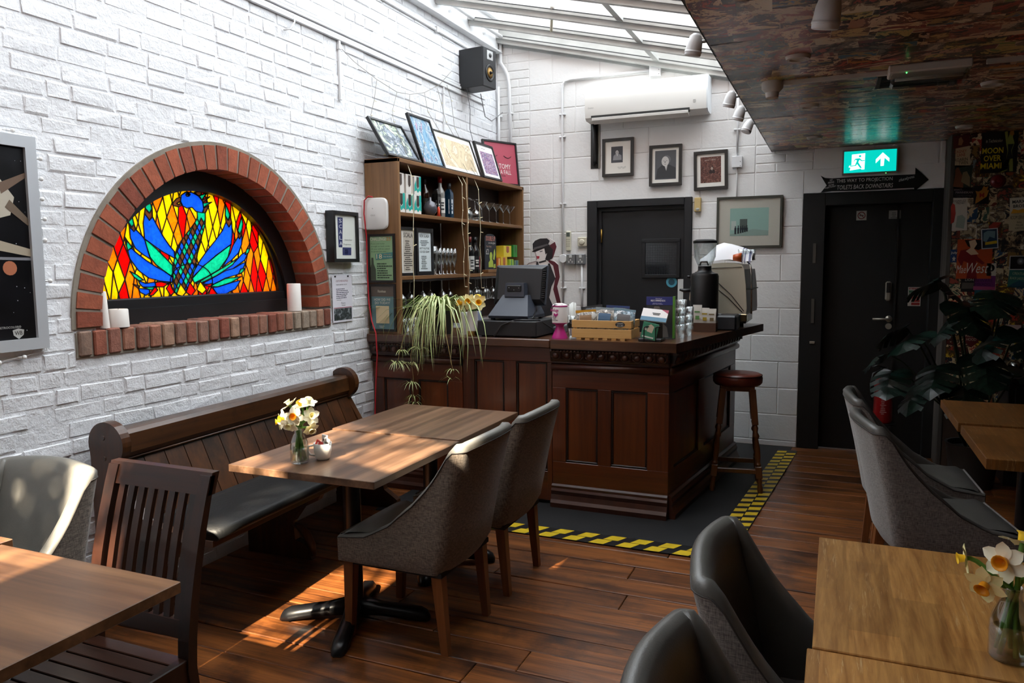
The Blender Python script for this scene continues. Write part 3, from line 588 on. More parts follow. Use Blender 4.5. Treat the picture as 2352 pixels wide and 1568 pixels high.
# ---- wrap-around upholstered chair, facing -x
PROF = [(-.235, .445), (-.1, .463), (.01, .525), (.10, .62), (.145, .69), (.175, .755), (.193, .82), (.205, .855), (.215, .866), (.26, .870)]
def prof(x):
    for (a, za), (b, zb) in zip(PROF, PROF[1:]):
        if x <= b: return za+(zb-za)*max(0, (x-a)/(b-a))
    return PROF[-1][1]
def tub_chair(loc, rz, label, lin, fb, first=True):
    t = thing('dining_chair', label, 'chair', loc, rz, 'grey upholstered dining chairs')
    hw = .238; path = [(-.235+i*.45/14, -hw) for i in range(15)]
    path += [(.215+.04*math.sin(a), -hw+.04-.04*math.cos(a)) for a in [R(q) for q in (22, 45, 68, 90)]]
    path += [(.255+.022*math.cos(math.pi*q/10), q*(.2/5)) for q in range(-4, 1)]
    path = path[:8]+[(a+(b-a)*q, y_) for (a, y_), (b, _) in zip(path[7:14], path[8:15]) for q in (.5, 1)]+path[15:]; full = path+[(x, -y) for x, y in path[-2::-1]]; m = len(full); nr = []
    for i, p in enumerate(full):
        a, b = full[max(0, i-1)], full[min(m-1, i+1)]; d = Vector((b[0]-a[0], b[1]-a[1])).normalized(); nr.append((d.y, -d.x))
    def pt(i, f, off):      # f: 0 bottom .. 1 top edge; off: distance out of the shell centre line
        x, y = full[i]; zt = prof(x) if abs(y) > .2 else .871+.010*math.cos(y/.2*math.pi/2); zb = .335; z = zb+(zt-zb)*f
        w = min(1, max(0, (x+.05)/.3)); w = w*w*(3-2*w); lean = .10*w*max(0, (z-.40)/.47)**1.25-.02*w*max(0, (.42-z)/.09)
        k = .03*(1-abs(y)/.24)*0
        return (x+lean+nr[i][0]*off, y*(1+.0*f)+nr[i][1]*off, z)
    rows = [0, .08, .3, .5, .7, .85, .95]
    mb = MB(); mb.loft([[pt(i, f, .006 if f else -.01) for i in range(m)] for f in rows], cap=False, closed=False)
    mb.f = [f[::-1] for f in mb.f]
    part('shell', mb, fb, t, True, local=True)
    mb = MB(); th = -.046
    rg = [[pt(i, .95, .0065) for i in range(m)], [pt(i, .985, .004) for i in range(m)], [pt(i, 1.005, -.008) for i in range(m)], [pt(i, 1.01, -.024) for i in range(m)], [pt(i, .99, -.040) for i in range(m)]]
    rg += [[pt(i, f, th) for i in range(m)] for f in (.93, .8, .6, .4, .2)]
    mb.loft(rg, cap=False, closed=False); mb.f = [f[::-1] for f in mb.f]
    for e in (0, m-1):      # close the two front edges
        ring = [g[e] for g in rg]+[pt(e, 0, 0.0)]; mb.add(ring, [tuple(range(len(ring)))])
    ln_ = part('lining', mb, lin, t, True, local=True)
    part('seam', MB().tube([pt(i, .95, .0075) for i in range(0, m)], .0022, 5), P('35312e', .7), ln_, True, local=True)
    # seat with a soft crown
    g = 9; xs = [-.245+.43*i/(g-1) for i in range(g)]; yv = [-.205+.41*i/(g-1) for i in range(g)]; ring = []
    mb = MB(); vs = []
    for i in range(g):
        for j in range(g):
            u, v = (2*i/(g-1)-1), (2*j/(g-1)-1); z = .462+.022*(1-u**4)*(1-v**4) - (.03 if i == 0 else 0); vs.append((xs[i], yv[j]*(1.1 if i < 2 else 1), z))
    fs = [(i*g+j, (i+1)*g+j, (i+1)*g+j+1, i*g+j+1) for i in range(g-1) for j in range(g-1)]
    mb.add(vs, fs); mb.box(-.225, .19, -.2, .2, .36, .45)
    part('seat', mb, lin, t, True, local=True)
    mb = MB(); mb.box(-.243, -.222, -.228, .228, .335, .452, .01); part('seat_front', mb, fb, t, True, local=True); part('underside', MB().box(-.225, .235, -.22, .22, .325, .345), P('1c1a19', .9), t, local=True)
    for x, y, dx in ((-.20, -.2, -.015), (-.20, .2, -.015), (.205, -.19, .03), (.205, .19, .03)):
        a, b = .023, .0155; part('leg', MB().loft([[(x+sx*b+dx, y+sy*b, 0) for sx, sy in ((-1,-1),(1,-1),(1,1),(-1,1))], [(x+sx*a, y+sy*a, .34) for sx, sy in ((-1,-1),(1,-1),(1,1),(-1,1))]]), legw, t, local=True)
    return t
ch = tub_chair((1.335, -3.94, 0), 0, 'grey woven chair at the daffodil table, nearest the camera', leather, fab)
dup(ch, (1.345, -3.345, 0), 0, 'grey woven chair at the far walnut table, nearest the wooden bar')
dup(ch, (.43, -5.255, 0), R(90), 'grey leather chair behind the walnut table at the far left edge')
chd = tub_chair((3.04, -4.85, 0), R(180), 'dark grey leather chair at the oak table, in front of the hazard tape', leatherD, fabD)
dup(chd, (3.03, -5.45, 0), R(180), 'dark grey leather chair whose curved top pokes up at the bottom edge')
dup(chd, (3.42, -2.99, 0), R(190), 'dark grey woven chair, nearer of the two by the monstera tables')
dup(chd, (3.39, -2.36, 0), R(183), 'dark grey woven chair nearest the fire extinguisher')
# ---- pedestal tables
def ped_table(loc, top, label, w=.35, d=.35, legs=True, ht=.75, name='pedestal_table', th=.03, edge=None):
    t = thing(name, label, 'table', loc, 0, 'cafe tables')
    tp = part('tabletop', MB().box(-w, w, -d, d, ht-th, ht, .002), top, t, local=True)
    part('column', MB().lathe([(.045, .06), (.038, .09), (.038, ht-th-.012), (.1, ht-th-.01), (.1, ht-th)], n=20), cast, t, True, local=True)
    for k in range(4):
        a = math.pi/2*k+R(22); c, s = math.cos(a), math.sin(a); rings = []
        for r_, z0, z1, wd in ((.02, .035, .10, .036), (.12, .028, .075, .03), (.24, .012, .058, .033), (.29, .004, .05, .034), (.32, 0, .035, .026), (.332, 0, .012, .015)):
            q = [(-wd, z0), (wd, z0), (wd*1.05, z0+(z1-z0)*.55), (wd*.6, z1), (-wd*.6, z1), (-wd*1.05, z0+(z1-z0)*.55)]; rings.append([(c*r_-s*y_, s*r_+c*y_, z_) for y_, z_ in q])
        part('foot', MB().loft(rings), cast, t, True, local=True)
    part('top_plate', MB().box(-.15, .15, -.15, .15, ht-th-.006, ht-th, .002), cast, t, local=True)
    return t
ta = ped_table((1.05, -4.005, 0), lamin, 'walnut laminate table holding the daffodils and sugar cup')
dup(ta, (1.045, -3.303, .006), 0, 'bare walnut laminate table between the pew and the bar')
tb_ = ped_table((1.087, -5.645, 0), laminx, 'walnut laminate table in the lower left corner, nearest the camera')
dup(tb_, (.385, -5.61, .004), 0, 'walnut laminate table mostly cut off by the left edge')
# oak block tables
def blocktop(name, c1, c2, rough):
    M, N, L, b = _nt(name); v = _vec(N, L, (1,1,1), 1); bk = N.new('ShaderNodeTexBrick'); bk.inputs['Scale'].default_value = 1; bk.inputs['Brick Width'].default_value = .42; bk.inputs['Row Height'].default_value = .1; bk.inputs['Mortar Size'].default_value = 0
    mp = N.new('ShaderNodeMapping'); mp.inputs['Rotation'].default_value = (0, 0, R(90)); L.new(v, mp.inputs[0]); L.new(mp.outputs[0], bk.inputs['Vector']); bk.inputs['Color1'].default_value = (.75,.75,.75,1); bk.inputs['Color2'].default_value = (1.1,1.1,1.1,1)
    n1 = _noise(N, L, _vec(N, L, (60, 5, 5), 1), 1, 5, .6, .4); col = _ramp(N, L, n1, [(.3, c1), (.7, c2)])
    mx = N.new('ShaderNodeMix'); mx.data_type = 'RGBA'; mx.blend_type = 'MULTIPLY'; mx.inputs[0].default_value = 1; L.new(col, mx.inputs[6]); L.new(bk.outputs[0], mx.inputs[7])
    n2 = _noise(N, L, _vec(N, L, (140, 9, 9), 1), 1, 4, .7, .8); sc = _ramp(N, L, n2, [(.58, (0,0,0)), (.66, (1,1,1))]); n3 = _noise(N, L, v, 3.5, 3); m3 = N.new('ShaderNodeMath'); m3.operation = 'MULTIPLY'; L.new(sc, m3.inputs[0]); L.new(_ramp(N, L, n3, [(.4, (0,0,0)), (.65, (.75,.75,.75))]), m3.inputs[1])
    mz = N.new('ShaderNodeMix'); mz.data_type = 'RGBA'; L.new(m3.outputs[0], mz.inputs[0]); L.new(mx.outputs[2], mz.inputs[6]); mz.inputs[7].default_value = c4(h('c8a878')); L.new(mz.outputs[2], b.inputs['Base Color']); b.inputs['Roughness'].default_value = rough; return M
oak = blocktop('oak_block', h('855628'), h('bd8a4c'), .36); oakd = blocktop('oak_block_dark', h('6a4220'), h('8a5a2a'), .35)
to = ped_table((3.30, -4.70, 0), oak, 'scratched oak table with the clear bottle of daffodils, lower right', .365, .345, th=.035)
dup(to, (3.29, -5.39, -.004), 0, 'oak table in the bottom right corner, nearest the camera')
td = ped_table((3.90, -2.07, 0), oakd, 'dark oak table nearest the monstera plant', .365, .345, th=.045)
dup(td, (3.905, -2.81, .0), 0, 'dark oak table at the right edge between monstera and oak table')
# ---- dark slatted chair, facing -y
dk = wood('dark_stained_wood', h('150c08'), h('3a1d10'), 2, 10, .38, .2, 1, .2, c3=h('120c09')); dkx = wood('dark_stained_wood_cross', h('170d08'), h('422010'), 0, 10, .38, .2, 1, .2)
t = thing('slatted_chair', 'dark stained wooden chair with slatted back at the left table', 'chair', (1.11, -5.185, 0))
def lean(z): q = max(0, z-.45); return .03+.10*q+.26*q*q
def rail(z0, z1, x0, x1, th=.022, nz=5, cup=0):
    mb = MB(); rings = []
    for i in range(nz+1):
        z = z0+(z1-z0)*i/nz; y = lean(z); rings.append([(x0, y-th/2, z), (x1, y-th/2, z), (x1, y+th/2, z), (x0, y+th/2, z)])
    return mb.loft(rings)
hw = .205
for sx in (-1, 1):
    x0, x1 = (-hw, -hw+.04) if sx < 0 else (hw-.04, hw)
    part('back_post', MB().loft([[(x0, .015+lean(z)*.9+(.0 if z > .4 else (.4-z)*.12), z), (x1, .015+lean(z)*.9+(.0 if z > .4 else (.4-z)*.12), z), (x1, -.02+lean(z)+(.0 if z > .4 else (.4-z)*.12), z), (x0, -.02+lean(z)+(.0 if z > .4 else (.4-z)*.12), z)] for z in (0, .2, .42, .5, .6, .7, .8, .9, .95)]), dk, t, local=True)
    part('front_leg', MB().box(x0, x1, -.42, -.38, 0, .43, .003), dk, t, local=True)
    part('side_rail', MB().box(x0+.006, x1-.006, -.40, .03, .375, .45, .003), dk, t, local=True)
    part('stretcher', MB().box(x0+.008, x1-.012, -.39, .03, .16, .19, .003), dk, t, local=True)
part('crest_rail', rail(.895, .958, -hw, hw, .028), dkx, t, local=True)
part('lower_rail', rail(.50, .55, -hw+.03, hw-.03), dkx, t, local=True)
for i in range(8):
    x = -hw+.062+i*(2*hw-.124)/7; part('back_slat', rail(.54, .90, x-.0115, x+.0115, .014, 6), dk, t, local=True)
part('front_apron', MB().box(-hw+.03, hw-.03, -.415, -.39, .375, .44, .003), dkx, t, local=True)
for i in range(8): part('seat_slat', MB().box(-hw+.028, hw-.028, -.40+i*.0535, -.40+i*.0535+.048, .432, .45, .002), dkx, t, local=True)
# ---- church pew along the left wall
pw = wood('pew_wood', h('1e0f07'), h('573113'), 2, 9, .4, .3, 1, .25, c3=h('160b05')); pwy = wood('pew_wood_long', h('241208'), h('5e3818'), 1, 9, .38, .3, 1, .25, c3=h('180d06'))
blkl = pm('black_vinyl', h('08090a'), .5, spec=.3, var=.2, bump=.35, bs=50, bd=.004)
t = thing('church_pew', 'long dark wooden pew with black vinyl seat against the white brick wall', 'bench', (.075, -4.45, 0), R(2.4))
PL = 1.84
out = [(-.05, 0), (-.05, .74)]+[(.04+.098*math.cos(a), .80+.098*math.sin(a)) for a in [R(200-12*q) for q in range(0, 22)]]+[(.075, .70), (.16, .56), (.24, .48), (.40, .455), (.43, .42), (.40, .36), (.33, .30), (.30, .22), (.33, .12), (.42, .06), (.43, 0)]
for y0 in (0, PL-.045):
    e = part('end_panel', MB().prism(out, (0, y0, 0), X, Z, (0, .045, 0)), pw, t, local=True)
    mb = MB(); [mb.lathe([(0, 0), (.011, 0), (.009, .003), (0, .003)], (.03, y0-.0005, zz), 10, Matrix.Rotation(R(90), 4, 'X')) for zz in (.83, .74)]; part('wood_plug', mb, pw, e, local=True)
part('top_rail', MB().loft([[(.00, y, .725), (.085, y, .735), (.095, y, .755), (.088, y, .835), (.07, y, .85), (-.01, y, .85)] for y in (.045, PL-.045)]), pwy, t, local=True)
nb = 15; bw = (PL-.09)/nb
for i in range(nb):
    y0, y1 = .045+i*bw+.0025, .045+(i+1)*bw-.0025
    part('back_board', MB().loft([[(xa, y0, za), (xa, y1, za), (xa-.018, y1, za-.004), (xa-.018, y0, za-.004)] for xa, za in ((.205, .42), (.185, .47), (.072, .725), (.068, .73))]), pw, t, local=True)
part('board_bead', MB().tube([(.083, .05, .726), (.083, PL-.05, .726)], .006, 6), pwy, t, True, local=True)
mb = MB(); rings = []
for y in [.048+(PL-.096)*q/12 for q in range(13)]: rings.append([(.19, y, .425), (.57, y, .425), (.585, y, .44), (.58, y, .462), (.56, y, .475), (.40, y, .482), (.25, y, .475), (.19, y, .47)])
part('seat_pad', mb.loft(rings), blkl, t, True, local=True)
part('seat_board', MB().box(.16, .55, .046, PL-.046, .395, .425, .003), pwy, t, local=True)
br = [(.0, 0), (.0, .40), (.50, .40), (.46, .33), (.36, .28), (.30, .20), (.31, .10), (.36, .085), (.40, .045), (.41, 0)]
for y0 in (.90, ): part('middle_support', MB().prism(br, (0, y0, 0), X, Z, (0, .04, 0)), pw, t, local=True)
part('scroll_foot', MB().tube([(.30, .92, .18), (.33, .92, .165), (.37, .92, .13), (.40, .92, .07), (.405, .92, .022)], [.012, .02, .024, .024, .02], 8), pw, t, True, local=True)
# ---- bar stool
st = thing('bar_stool', 'tall turned-leg bar stool with brown leather seat beside the bar', 'stool', (2.355, -1.33, 0), R(8))
se_ = part('seat', MB().lathe([(.0, .72), (.15, .72), (.163, .735), (.165, .765), (.158, .788), (.145, .797), (.08, .803), (0, .804)], n=28), pm('brown_leather', h('5a2418'), .33, var=.25, vs=12, bump=.15, bs=120), st, True, local=True)
part('piping', MB().tube([(.160*math.cos(2*math.pi*i/28), .160*math.sin(2*math.pi*i/28), .786) for i in range(29)], .004, 5), P('3a160e', .4), se_, True, local=True)
sw = wood('stool_wood', h('3a1c0c'), h('70431f'), 2, 12, .35, .15, 1, .2)
mb = MB(); mb.box(-.11, .11, -.11, .11, .685, .72, .004); part('seat_frame', mb, sw, st, local=True)
for sx in (-1, 1):
    for sy in (-1, 1):
        tp = Vector((sx*.095, sy*.095, .70)); bt = Vector((sx*.158, sy*.158, 0)); d = bt-tp; L = d.length
        M = Matrix.Translation(tp) @ Vector((0,0,-1)).rotation_difference(d).to_matrix().to_4x4()
        mb = MB(); mb.box(-.021, .021, -.021, .021, -.24, 0, .003); mb.box(-.021, .021, -.021, .021, -.60, -.52, .003)
        mb.lathe([(.012, -.24), (.019, -.26), (.013, -.29), (.021, -.31), (.021, -.32), (.013, -.335), (.02, -.40), (.019, -.46), (.013, -.49), (.02, -.505), (.015, -.52)][::-1], n=12); mb.lathe([(.016, -L), (.019, -.67), (.014, -.64), (.019, -.62), (.015, -.60)], n=12); mb.tf(M)
        part('leg', mb, sw, st, 'a', local=True)
q = .158-.063*.55/.7+.063*.0; q = .147
for a in range(4):
    M = Matrix.Rotation(math.pi/2*a, 4, 'Z'); mb = MB().box(-q+.02, q-.02, -q-.012, -q+.012, .135, .165, .003).tf(M); part('stretcher', mb, sw, st, local=True)
# ============================================================ the bar
CT = 1.082
bw_ = wood('bar_mahogany', h('301208'), h('6c3214'), 2, 8, .35, .15, 1, .3); bwx = wood('bar_mahogany_cross', h('301208'), h('683014'), 0, 8, .35, .15, 1, .3); bwp = wood('bar_panel', h('3a180b'), h('783c17'), 2, 6, .35, .12, 1, .3)
topw = wood('bar_top_wood', h('2c170d'), h('5e3a22'), 0, 10, .3, .2, 1, .3); moul = pm('bar_moulding', h('3a1a0d'), .38, var=.25, vs=14, coat=.2); dkb = pm('bar_dark_wood', h('1a0b06'), .5)  # last one: darkest bar wood, for carcass, beads and frieze
def bar_unit(M, L, label, panels, carved=True, egg=.074, ptop=.773, pbot=.294, ztop=.885, side=None):
    t = thing('bar_unit', label, 'bar counter'); t.matrix_world = M; WM[t] = M
    top = CT-.055
    part('carcass', MB().box(side or 0, L, .028, .42, .06, top), dkb, t, local=True); 
    if side: part('corner_block', MB().box(0, side, .028, .06, .06, top), dkb, t, local=True)
    zt = ztop if carved else top
    xs = [0]+[x for p in panels for x in p]+[L]
    part('bottom_rail', MB().box(.0, L, 0, .03, .13 if carved else .03, pbot, .002), bwx, t, local=True)
    part('top_rail', MB().box(.0, L, 0, .03, ptop, zt, .002), bwx, t, local=True)
    for a, b in zip(xs[0::2], xs[1::2]): part('stile', MB().box(a, b, -.001, .03, pbot if carved else .03, ptop, .002), bw_, t, local=True)
    for a, b in panels:
        pn_ = part('panel', MB().box(a+.001, b-.001, .012, .028, pbot+.001, ptop-.001), bwp, t, local=True)
        mb = MB(); e = .014
        for q in ((a, b, pbot, pbot+e), (a, b, ptop-e, ptop), (a, a+e, pbot+e, ptop-e), (b-e, b, pbot+e, ptop-e)): mb.box(q[0], q[1], .003, .014, q[2], q[3], .004)
        part('panel_bead', mb, dkb, pn_, local=True)
    if carved:
        r = lambda pts: [[(x, -a, z) for a, z in pts] for x in (-.0, L)]
        part('torus_moulding', MB().loft(r([(-.01, .882), (.012, .884), (.026, .893), (.03, .907), (.026, .921), (.012, .930), (-.01, .932)])), moul, t, True, local=True)
        part('fillet_moulding', MB().loft(r([(-.01, .932), (.014, .932), (.014, .94), (.028, .945), (.034, .955), (-.01, .955)])), moul, t, local=True)
        part('frieze', MB().loft(r([(-.01, .955), (.03, .955), (.045, 1.005), (-.01, 1.005)])), dkb, t, local=True)
        n = int(L/egg); st = L/n
        for i in range(n):
            x = (i+.5)*st; part('egg_carving', MB().ball((x, -.037, .982), .024, 10, 6, (1, .6, .95)), moul, t, True, local=True)
            part('dart_carving', MB().loft([[(x+st/2-.012, -.034, .962), (x+st/2+.012, -.034, .962), (x+st/2, -.05, .962)], [(x+st/2-.004, -.045, 1.004), (x+st/2+.004, -.045, 1.004), (x+st/2, -.05, 1.004)]]), moul, t, local=True)
            a0 = [(x+.029*math.cos(a), -.041-.008*math.sin(a), .984+.027*math.sin(a)) for a in [R(q) for q in range(200, 345, 20)]]; part('egg_surround', MB().tube(a0, .004, 5), moul, t, True, local=True)
        part('bead_moulding', MB().loft(r([(-.01, 1.005), (.048, 1.005), (.05, 1.012), (.043, 1.018), (.055, 1.022), (.055, top), (-.01, top)])), moul, t, local=True)
        mb = MB(); k = int(L/.022); [mb.box((i+.15)*L/k, (i+.75)*L/k, -.058, -.05, 1.006, 1.018, .002) for i in range(k)]; part('rope_beads', mb, moul, t, local=True, kind='stuff')
        part('plinth', MB().loft(r([(-.03, 0), (.045, 0), (.048, .035), (.035, .055), (.025, .085), (.03, .11), (.022, .125), (.022, .14), (.008, .15), (-.03, .15)])), moul, t, local=True)
    else: part('kick_board', MB().box(0, L, .02, .04, 0, .05), dkb, t, local=True)
    return t
FY = -2.2
T_ = Matrix.Translation
bar_unit(T_((-.02, FY, 0)), .70, 'carved mahogany bar front below the spider plant and red cable', [(.085, .30), (.36, .59)])
bar_unit(T_((.682, FY+.005, 0)), .632, 'plain panelled bar flap section below the till', [(.085, .30), (.385, .60)], False, ptop=.93, pbot=.22)
bar_unit(T_((1.318, FY, 0)), .742, 'carved mahogany bar front below the snack crate', [(.09, .30), (.385, .612)])
bar_unit(T_((2.06, FY, 0)) @ Matrix.Rotation(math.atan2(1.55, .19), 4, 'Z'), 1.60, 'dark carved side of the bar next to the stool', [(.10, .62), (.75, 1.45)], side=.46)
mb = MB(); mb.box(WX, 1.325, FY-.062, -1.62, CT-.055, CT, .006); solo('worktop', mb, topw, 'long brown wooden worktop holding the spider plant and till', 'worktop')
pl = [(1.33, FY-.066), (2.112, FY-.066), (2.455, -.60), (1.97, -.50), (1.72, -1.62), (1.33, -1.62)]
solo('worktop', MB().prism(pl, (0, 0, CT-.055), X, Y, (0, 0, .055)), topw, 'dark angled worktop holding the crate, glasses and coffee grinder', 'worktop')
# ---- black rubber mat and hazard tape
rub = pm('rubber_mat', h('131416'), .65, var=.3, vs=5, bump=.15, bs=80); tapeb = P('0e0e10', .45); tapey = pm('yellow_tape', h('d2b21e'), .45, var=.12, vs=20)
solo('rubber_mat', MB().prism([(.9, -2.70), (2.36, -2.66), (2.46, -2.62), (2.66, -.02), (1.2, -.02), (1.2, -2.0), (.3, -2.0), (.3, -2.70)], (0, 0, .0015), X, Y, (0, 0, .004)), rub, 'black rubber floor mat around the foot of the bar', 'mat')
def tape(a, b, label, w=.15, p=.155, fl=1):
    a, b = Vector(a), Vector(b); d = (b-a); L = d.length; u = d.normalized(); v = Vector((-u.y, u.x, 0)); t = thing('hazard_tape', label, 'tape', a, 0, 'yellow and black hazard tape')
    part('black_strip', MB().prism([(0, 0), (L, 0), (L, w), (0, w)], a+Z*.0065, u, v, Z*.001), tapeb, t)
    i = 0
    while (i+1)*p < L:
        for r_ in (0, 1):
            x0 = i*p+r_*p*.42; s = .035*fl; w0 = w*.5*r_+.003; w1 = w*.5*(r_+1)-.003
            part('yellow_block', MB().prism([(x0, w0), (x0+p*.55, w0), (x0+p*.55+s, w1), (x0+s, w1)], a+Z*.0076, u, v, Z*.0006), tapey, t)
        i += 1
    return t
tape((.80, -2.765, 0), (2.50, -2.755, 0), 'yellow and black hazard tape along the front of the mat', fl=1)
tape((2.50, -2.60, 0), (2.71, -.16, 0), 'yellow and black hazard tape running from the chair to the doorway', p=.11, fl=-.8)
# ---- shelf unit on the left wall
shw = wood('shelf_oak', h('624325'), h('97704a'), 2, 9, .5, .2); shy = wood('shelf_oak_long', h('5a3c20'), h('8a6038'), 1, 9, .5, .2); shd = pm('shelf_back', h('2c1c12'), .7, var=.2)
su = thing('shelf_unit', 'tall brown wooden shelf unit of bottles and glasses on the bar', 'shelf', (.1, -1.1, CT))
BX = .237; ZT = 2.267
part('end_panel', MB().box(WX+.004, BX, -2.235, -2.21, CT, ZT, .002), shw, su); part('end_panel', MB().box(WX+.004, BX, -.035, -.012, CT, ZT, .002), shw, su)
part('divider', MB().box(WX+.03, BX-.004, -1.20, -1.175, CT, ZT-.025), shw, su)
part('top_board', MB().box(WX+.004, BX, -2.235, -.012, ZT-.025, ZT+.003, .002), shy, su)
for zz in (1.885, 1.452):
    for ya, yb in ((-2.21, -1.20), (-1.175, -.035)): part('shelf', MB().box(WX+.03, BX-.003, ya, yb, zz, zz+.026, .002), shy, su)
part('back_panel', MB().box(WX+.004, WX+.02, -2.21, -1.20, CT, ZT-.025), shd, su); part('back_panel', MB().box(WX+.004, WX+.02, -.80, -.035, CT, ZT-.025), shd, su)
for ya, yb in ((-2.19, -1.22), (-1.16, -.06)):
    for xx in (.05, .10, .15, .20): part('glass_rack', MB().box(xx-.004, xx+.004, ya, yb, 1.437, 1.447), P('6a6d70', .35, m=.8), su)
# ---- small glass and bottle builders
gls = glass('clear_glass', (.93, .95, .95), .22, .02, .6); CW = P('f2f2ee', .5); INK = P('1a1a1c', .6)
SZ2, SZ3 = 1.912, 1.479; ORD = ('first', 'second', 'third', 'fourth', 'fifth', 'sixth', 'seventh')
def gsolo(name, prof_, loc, label, cat, group, n=16, flip=None):
    mb = MB().lathe(prof_, n=n)
    if flip: mb.tf(Matrix.Translation((0, 0, flip)) @ Matrix.Scale(-1, 4, Z)); mb.f = [f[::-1] for f in mb.f]
    return solo(name, mb.tf(Matrix.Translation(loc)), gls, label, cat, group, smooth=True)
WINE = [(.0, .002), (.034, .001), (.034, .004), (.006, .008), (.004, .02), (.004, .075), (.012, .085), (.03, .105), (.037, .13), (.034, .16), (.028, .185), (.0275, .185), (.033, .16), (.0355, .13), (.028, .107), (.0, .09)]
GOB = [(r*1.25, z*.95) for r, z in WINE]
MART = [(0, .001), (.035, .001), (.035, .004), (.005, .008), (.0045, .02), (.0045, .10), (.006, .108), (.052, .165), (.0515, .166), (.004, .112), (0, .11)]
FLUT = [(0, .001), (.028, .001), (.028, .004), (.005, .008), (.0045, .05), (.008, .065), (.020, .10), (.023, .14), (.022, .20), (.0215, .20), (.022, .14), (.018, .10), (0, .07)]
PINT = [(0, .001), (.028, .001), (.031, .03), (.033, .06), (.04, .15), (.04, .21), (.039, .21), (.039, .15), (.032, .06), (.029, .012), (0, .01)]
for i in range(6): gsolo('champagne_flute', FLUT, (.17, -1.62+i*.062, SZ3), ORD[i]+' champagne flute from the left on the middle shelf', 'glass', 'row of champagne flutes')
gsolo('beer_glass', PINT, (.185, -1.69, SZ3), 'tall beer glass left of the row of flutes', 'glass', None, 20)
gsolo('beer_glass', PINT, (.10, -1.60, SZ3), 'tall beer glass behind the row of flutes', 'glass', None, 20)
for i in range(5): gsolo('martini_glass', MART, (.175, -.80+i*.15, SZ2), ORD[i]+' martini glass from the left on the upper right shelf', 'glass', 'row of martini glasses', 20)
for i in range(3): gsolo('goblet', GOB, (.175-.03*(i % 2), -1.10+i*.085, SZ2), ORD[i]+' upturned balloon goblet from the left beside the martini glasses', 'glass', 'upturned goblets', 18, .176)
for i in range(6): gsolo('wine_glass', WINE, (.16-.02*(i % 2), -2.10+i*.15, 1.25), ORD[i]+' hanging wine glass from the left above the spider plant', 'glass', 'wine glasses hanging on the left', 16, .187)
for i in range(7): gsolo('wine_glass', WINE, (.16-.02*(i % 2), -1.08+i*.085, 1.25), ORD[i]+' hanging wine glass from the left behind the till', 'glass', 'wine glasses hanging on the right', 16, .187)
for i in range(3): gsolo('tumbler', [(0, .001), (.03, .001), (.036, .10), (.035, .10), (.029, .008), (0, .008)], (.19, -2.14+i*.085, CT), ORD[i]+' tumbler from the left on the worktop behind the spider plant', 'glass', 'tumblers by the spider plant')
def bottle(loc, H, r, col, cap, lab, label, sq=0, liquid=None, shape=.58):
    t = thing('bottle', label, 'bottle', loc); sh = H*shape
    part('body', MB().lathe([(0, .001), (r*.9, .001), (r, .008), (r, sh), (r*.92, sh+.02), (r*.42, sh+.055), (r*.36, H-.03), (r*.4, H-.02), (r*.4, H-.012), (0, H-.012)], n=4 if sq else 18, mat=Matrix.Rotation(R(45) if sq else 0, 4, 'Z')), col, t, False if sq else True, local=True)
    part('cap', MB().lathe([(r*.43, H-.045), (r*.43, H), (0, H)], n=14), cap, t, True, local=True)
    if lab:
        z0, z1 = sh*.2, sh*.82; a = [R(q) for q in range(-90, 91, 15)]; f = r*(.74 if sq else 1.012)
        mb = MB()
        if sq: mb.box(r*.71, r*.735, -r*.5, r*.5, z0, z1)
        else: mb.loft([[(f*math.cos(q), f*math.sin(q), z) for q in a] for z in (z0, z1)], cap=False, closed=False)
        mb.tf(Matrix.Rotation(R(-35), 4, 'Z')); lp = part('label', mb, lab[0], t, local=True)
        if lab[1]:
            cc = Vector((math.cos(R(-35)), math.sin(R(-35)), 0)); uu = Vector((-cc.y, cc.x, 0)); mb = MB()
            for k_, (a0, a1, b0, b1) in enumerate(((-.4, .4, .62, .72), (-.3, .3, .45, .55), (-.42, .42, .2, .3))): mb.quad(Vector(loc)+cc*(f+.0012)*(1 if not sq else 1.0), uu, Z, a0*r, a1*r, z0+(z1-z0)*b0, z0+(z1-z0)*b1)
            part('label_print', mb, lab[1], lp)
    return t
dkg = pm('dark_bottle_glass', (.012, .012, .012), .08, spec=.7); amber = pm('amber_spirit', h('2a1006'), .08, spec=.7); blu = pm('blue_gin_glass', h('12324a'), .1, spec=.7); gr_ = pm('green_bottle_glass', h('18281a'), .1, spec=.7); vod = pm('clear_spirit', h('8f8d88'), .08, spec=.7)
bottle((.13, -1.80, SZ2), .20, .032, dkg, P('15130f', .4), (P('28301f', .5), P('b8b49a', .5)), 'short dark bottle with black cap right of the teal boxes')
bottle((.09, -1.62, SZ2), .29, .036, amber, P('121214', .4), (P('14140f', .5), P('c8a050', .5)), 'whiskey bottle with gold neck behind the black label bottle')
bottle((.18, -1.60, SZ2), .205, .036, dkg, P('101012', .4), (P('1a1a1c', .5), P('d8d4cc', .5)), 'black label square bourbon bottle at the shelf front', sq=1, shape=.72)
bottle((.14, -1.47, SZ2), .31, .037, vod, P('a01c1c', .4), (P('d9d6d0', .5), P('2a2a2c', .5)), 'clear vodka bottle with red cap and white label')
bottle((.16, -1.36, SZ2), .27, .037, blu, P('1c1c20', .4), (P('cfd6da', .5), P('1c3a54', .5)), 'dark blue gin bottle with pale label', sq=1, shape=.66)
solo('decanter', MB().lathe([(0, .001), (.03, .001), (.05, .03), (.052, .06), (.04, .095), (.012, .11), (.011, .135), (0, .135)], (.19, -1.72, SZ2), 18), P('5a5a60', .15, m=.3), 'round smoky glass decanter on the upper shelf', 'bottle', smooth=True)
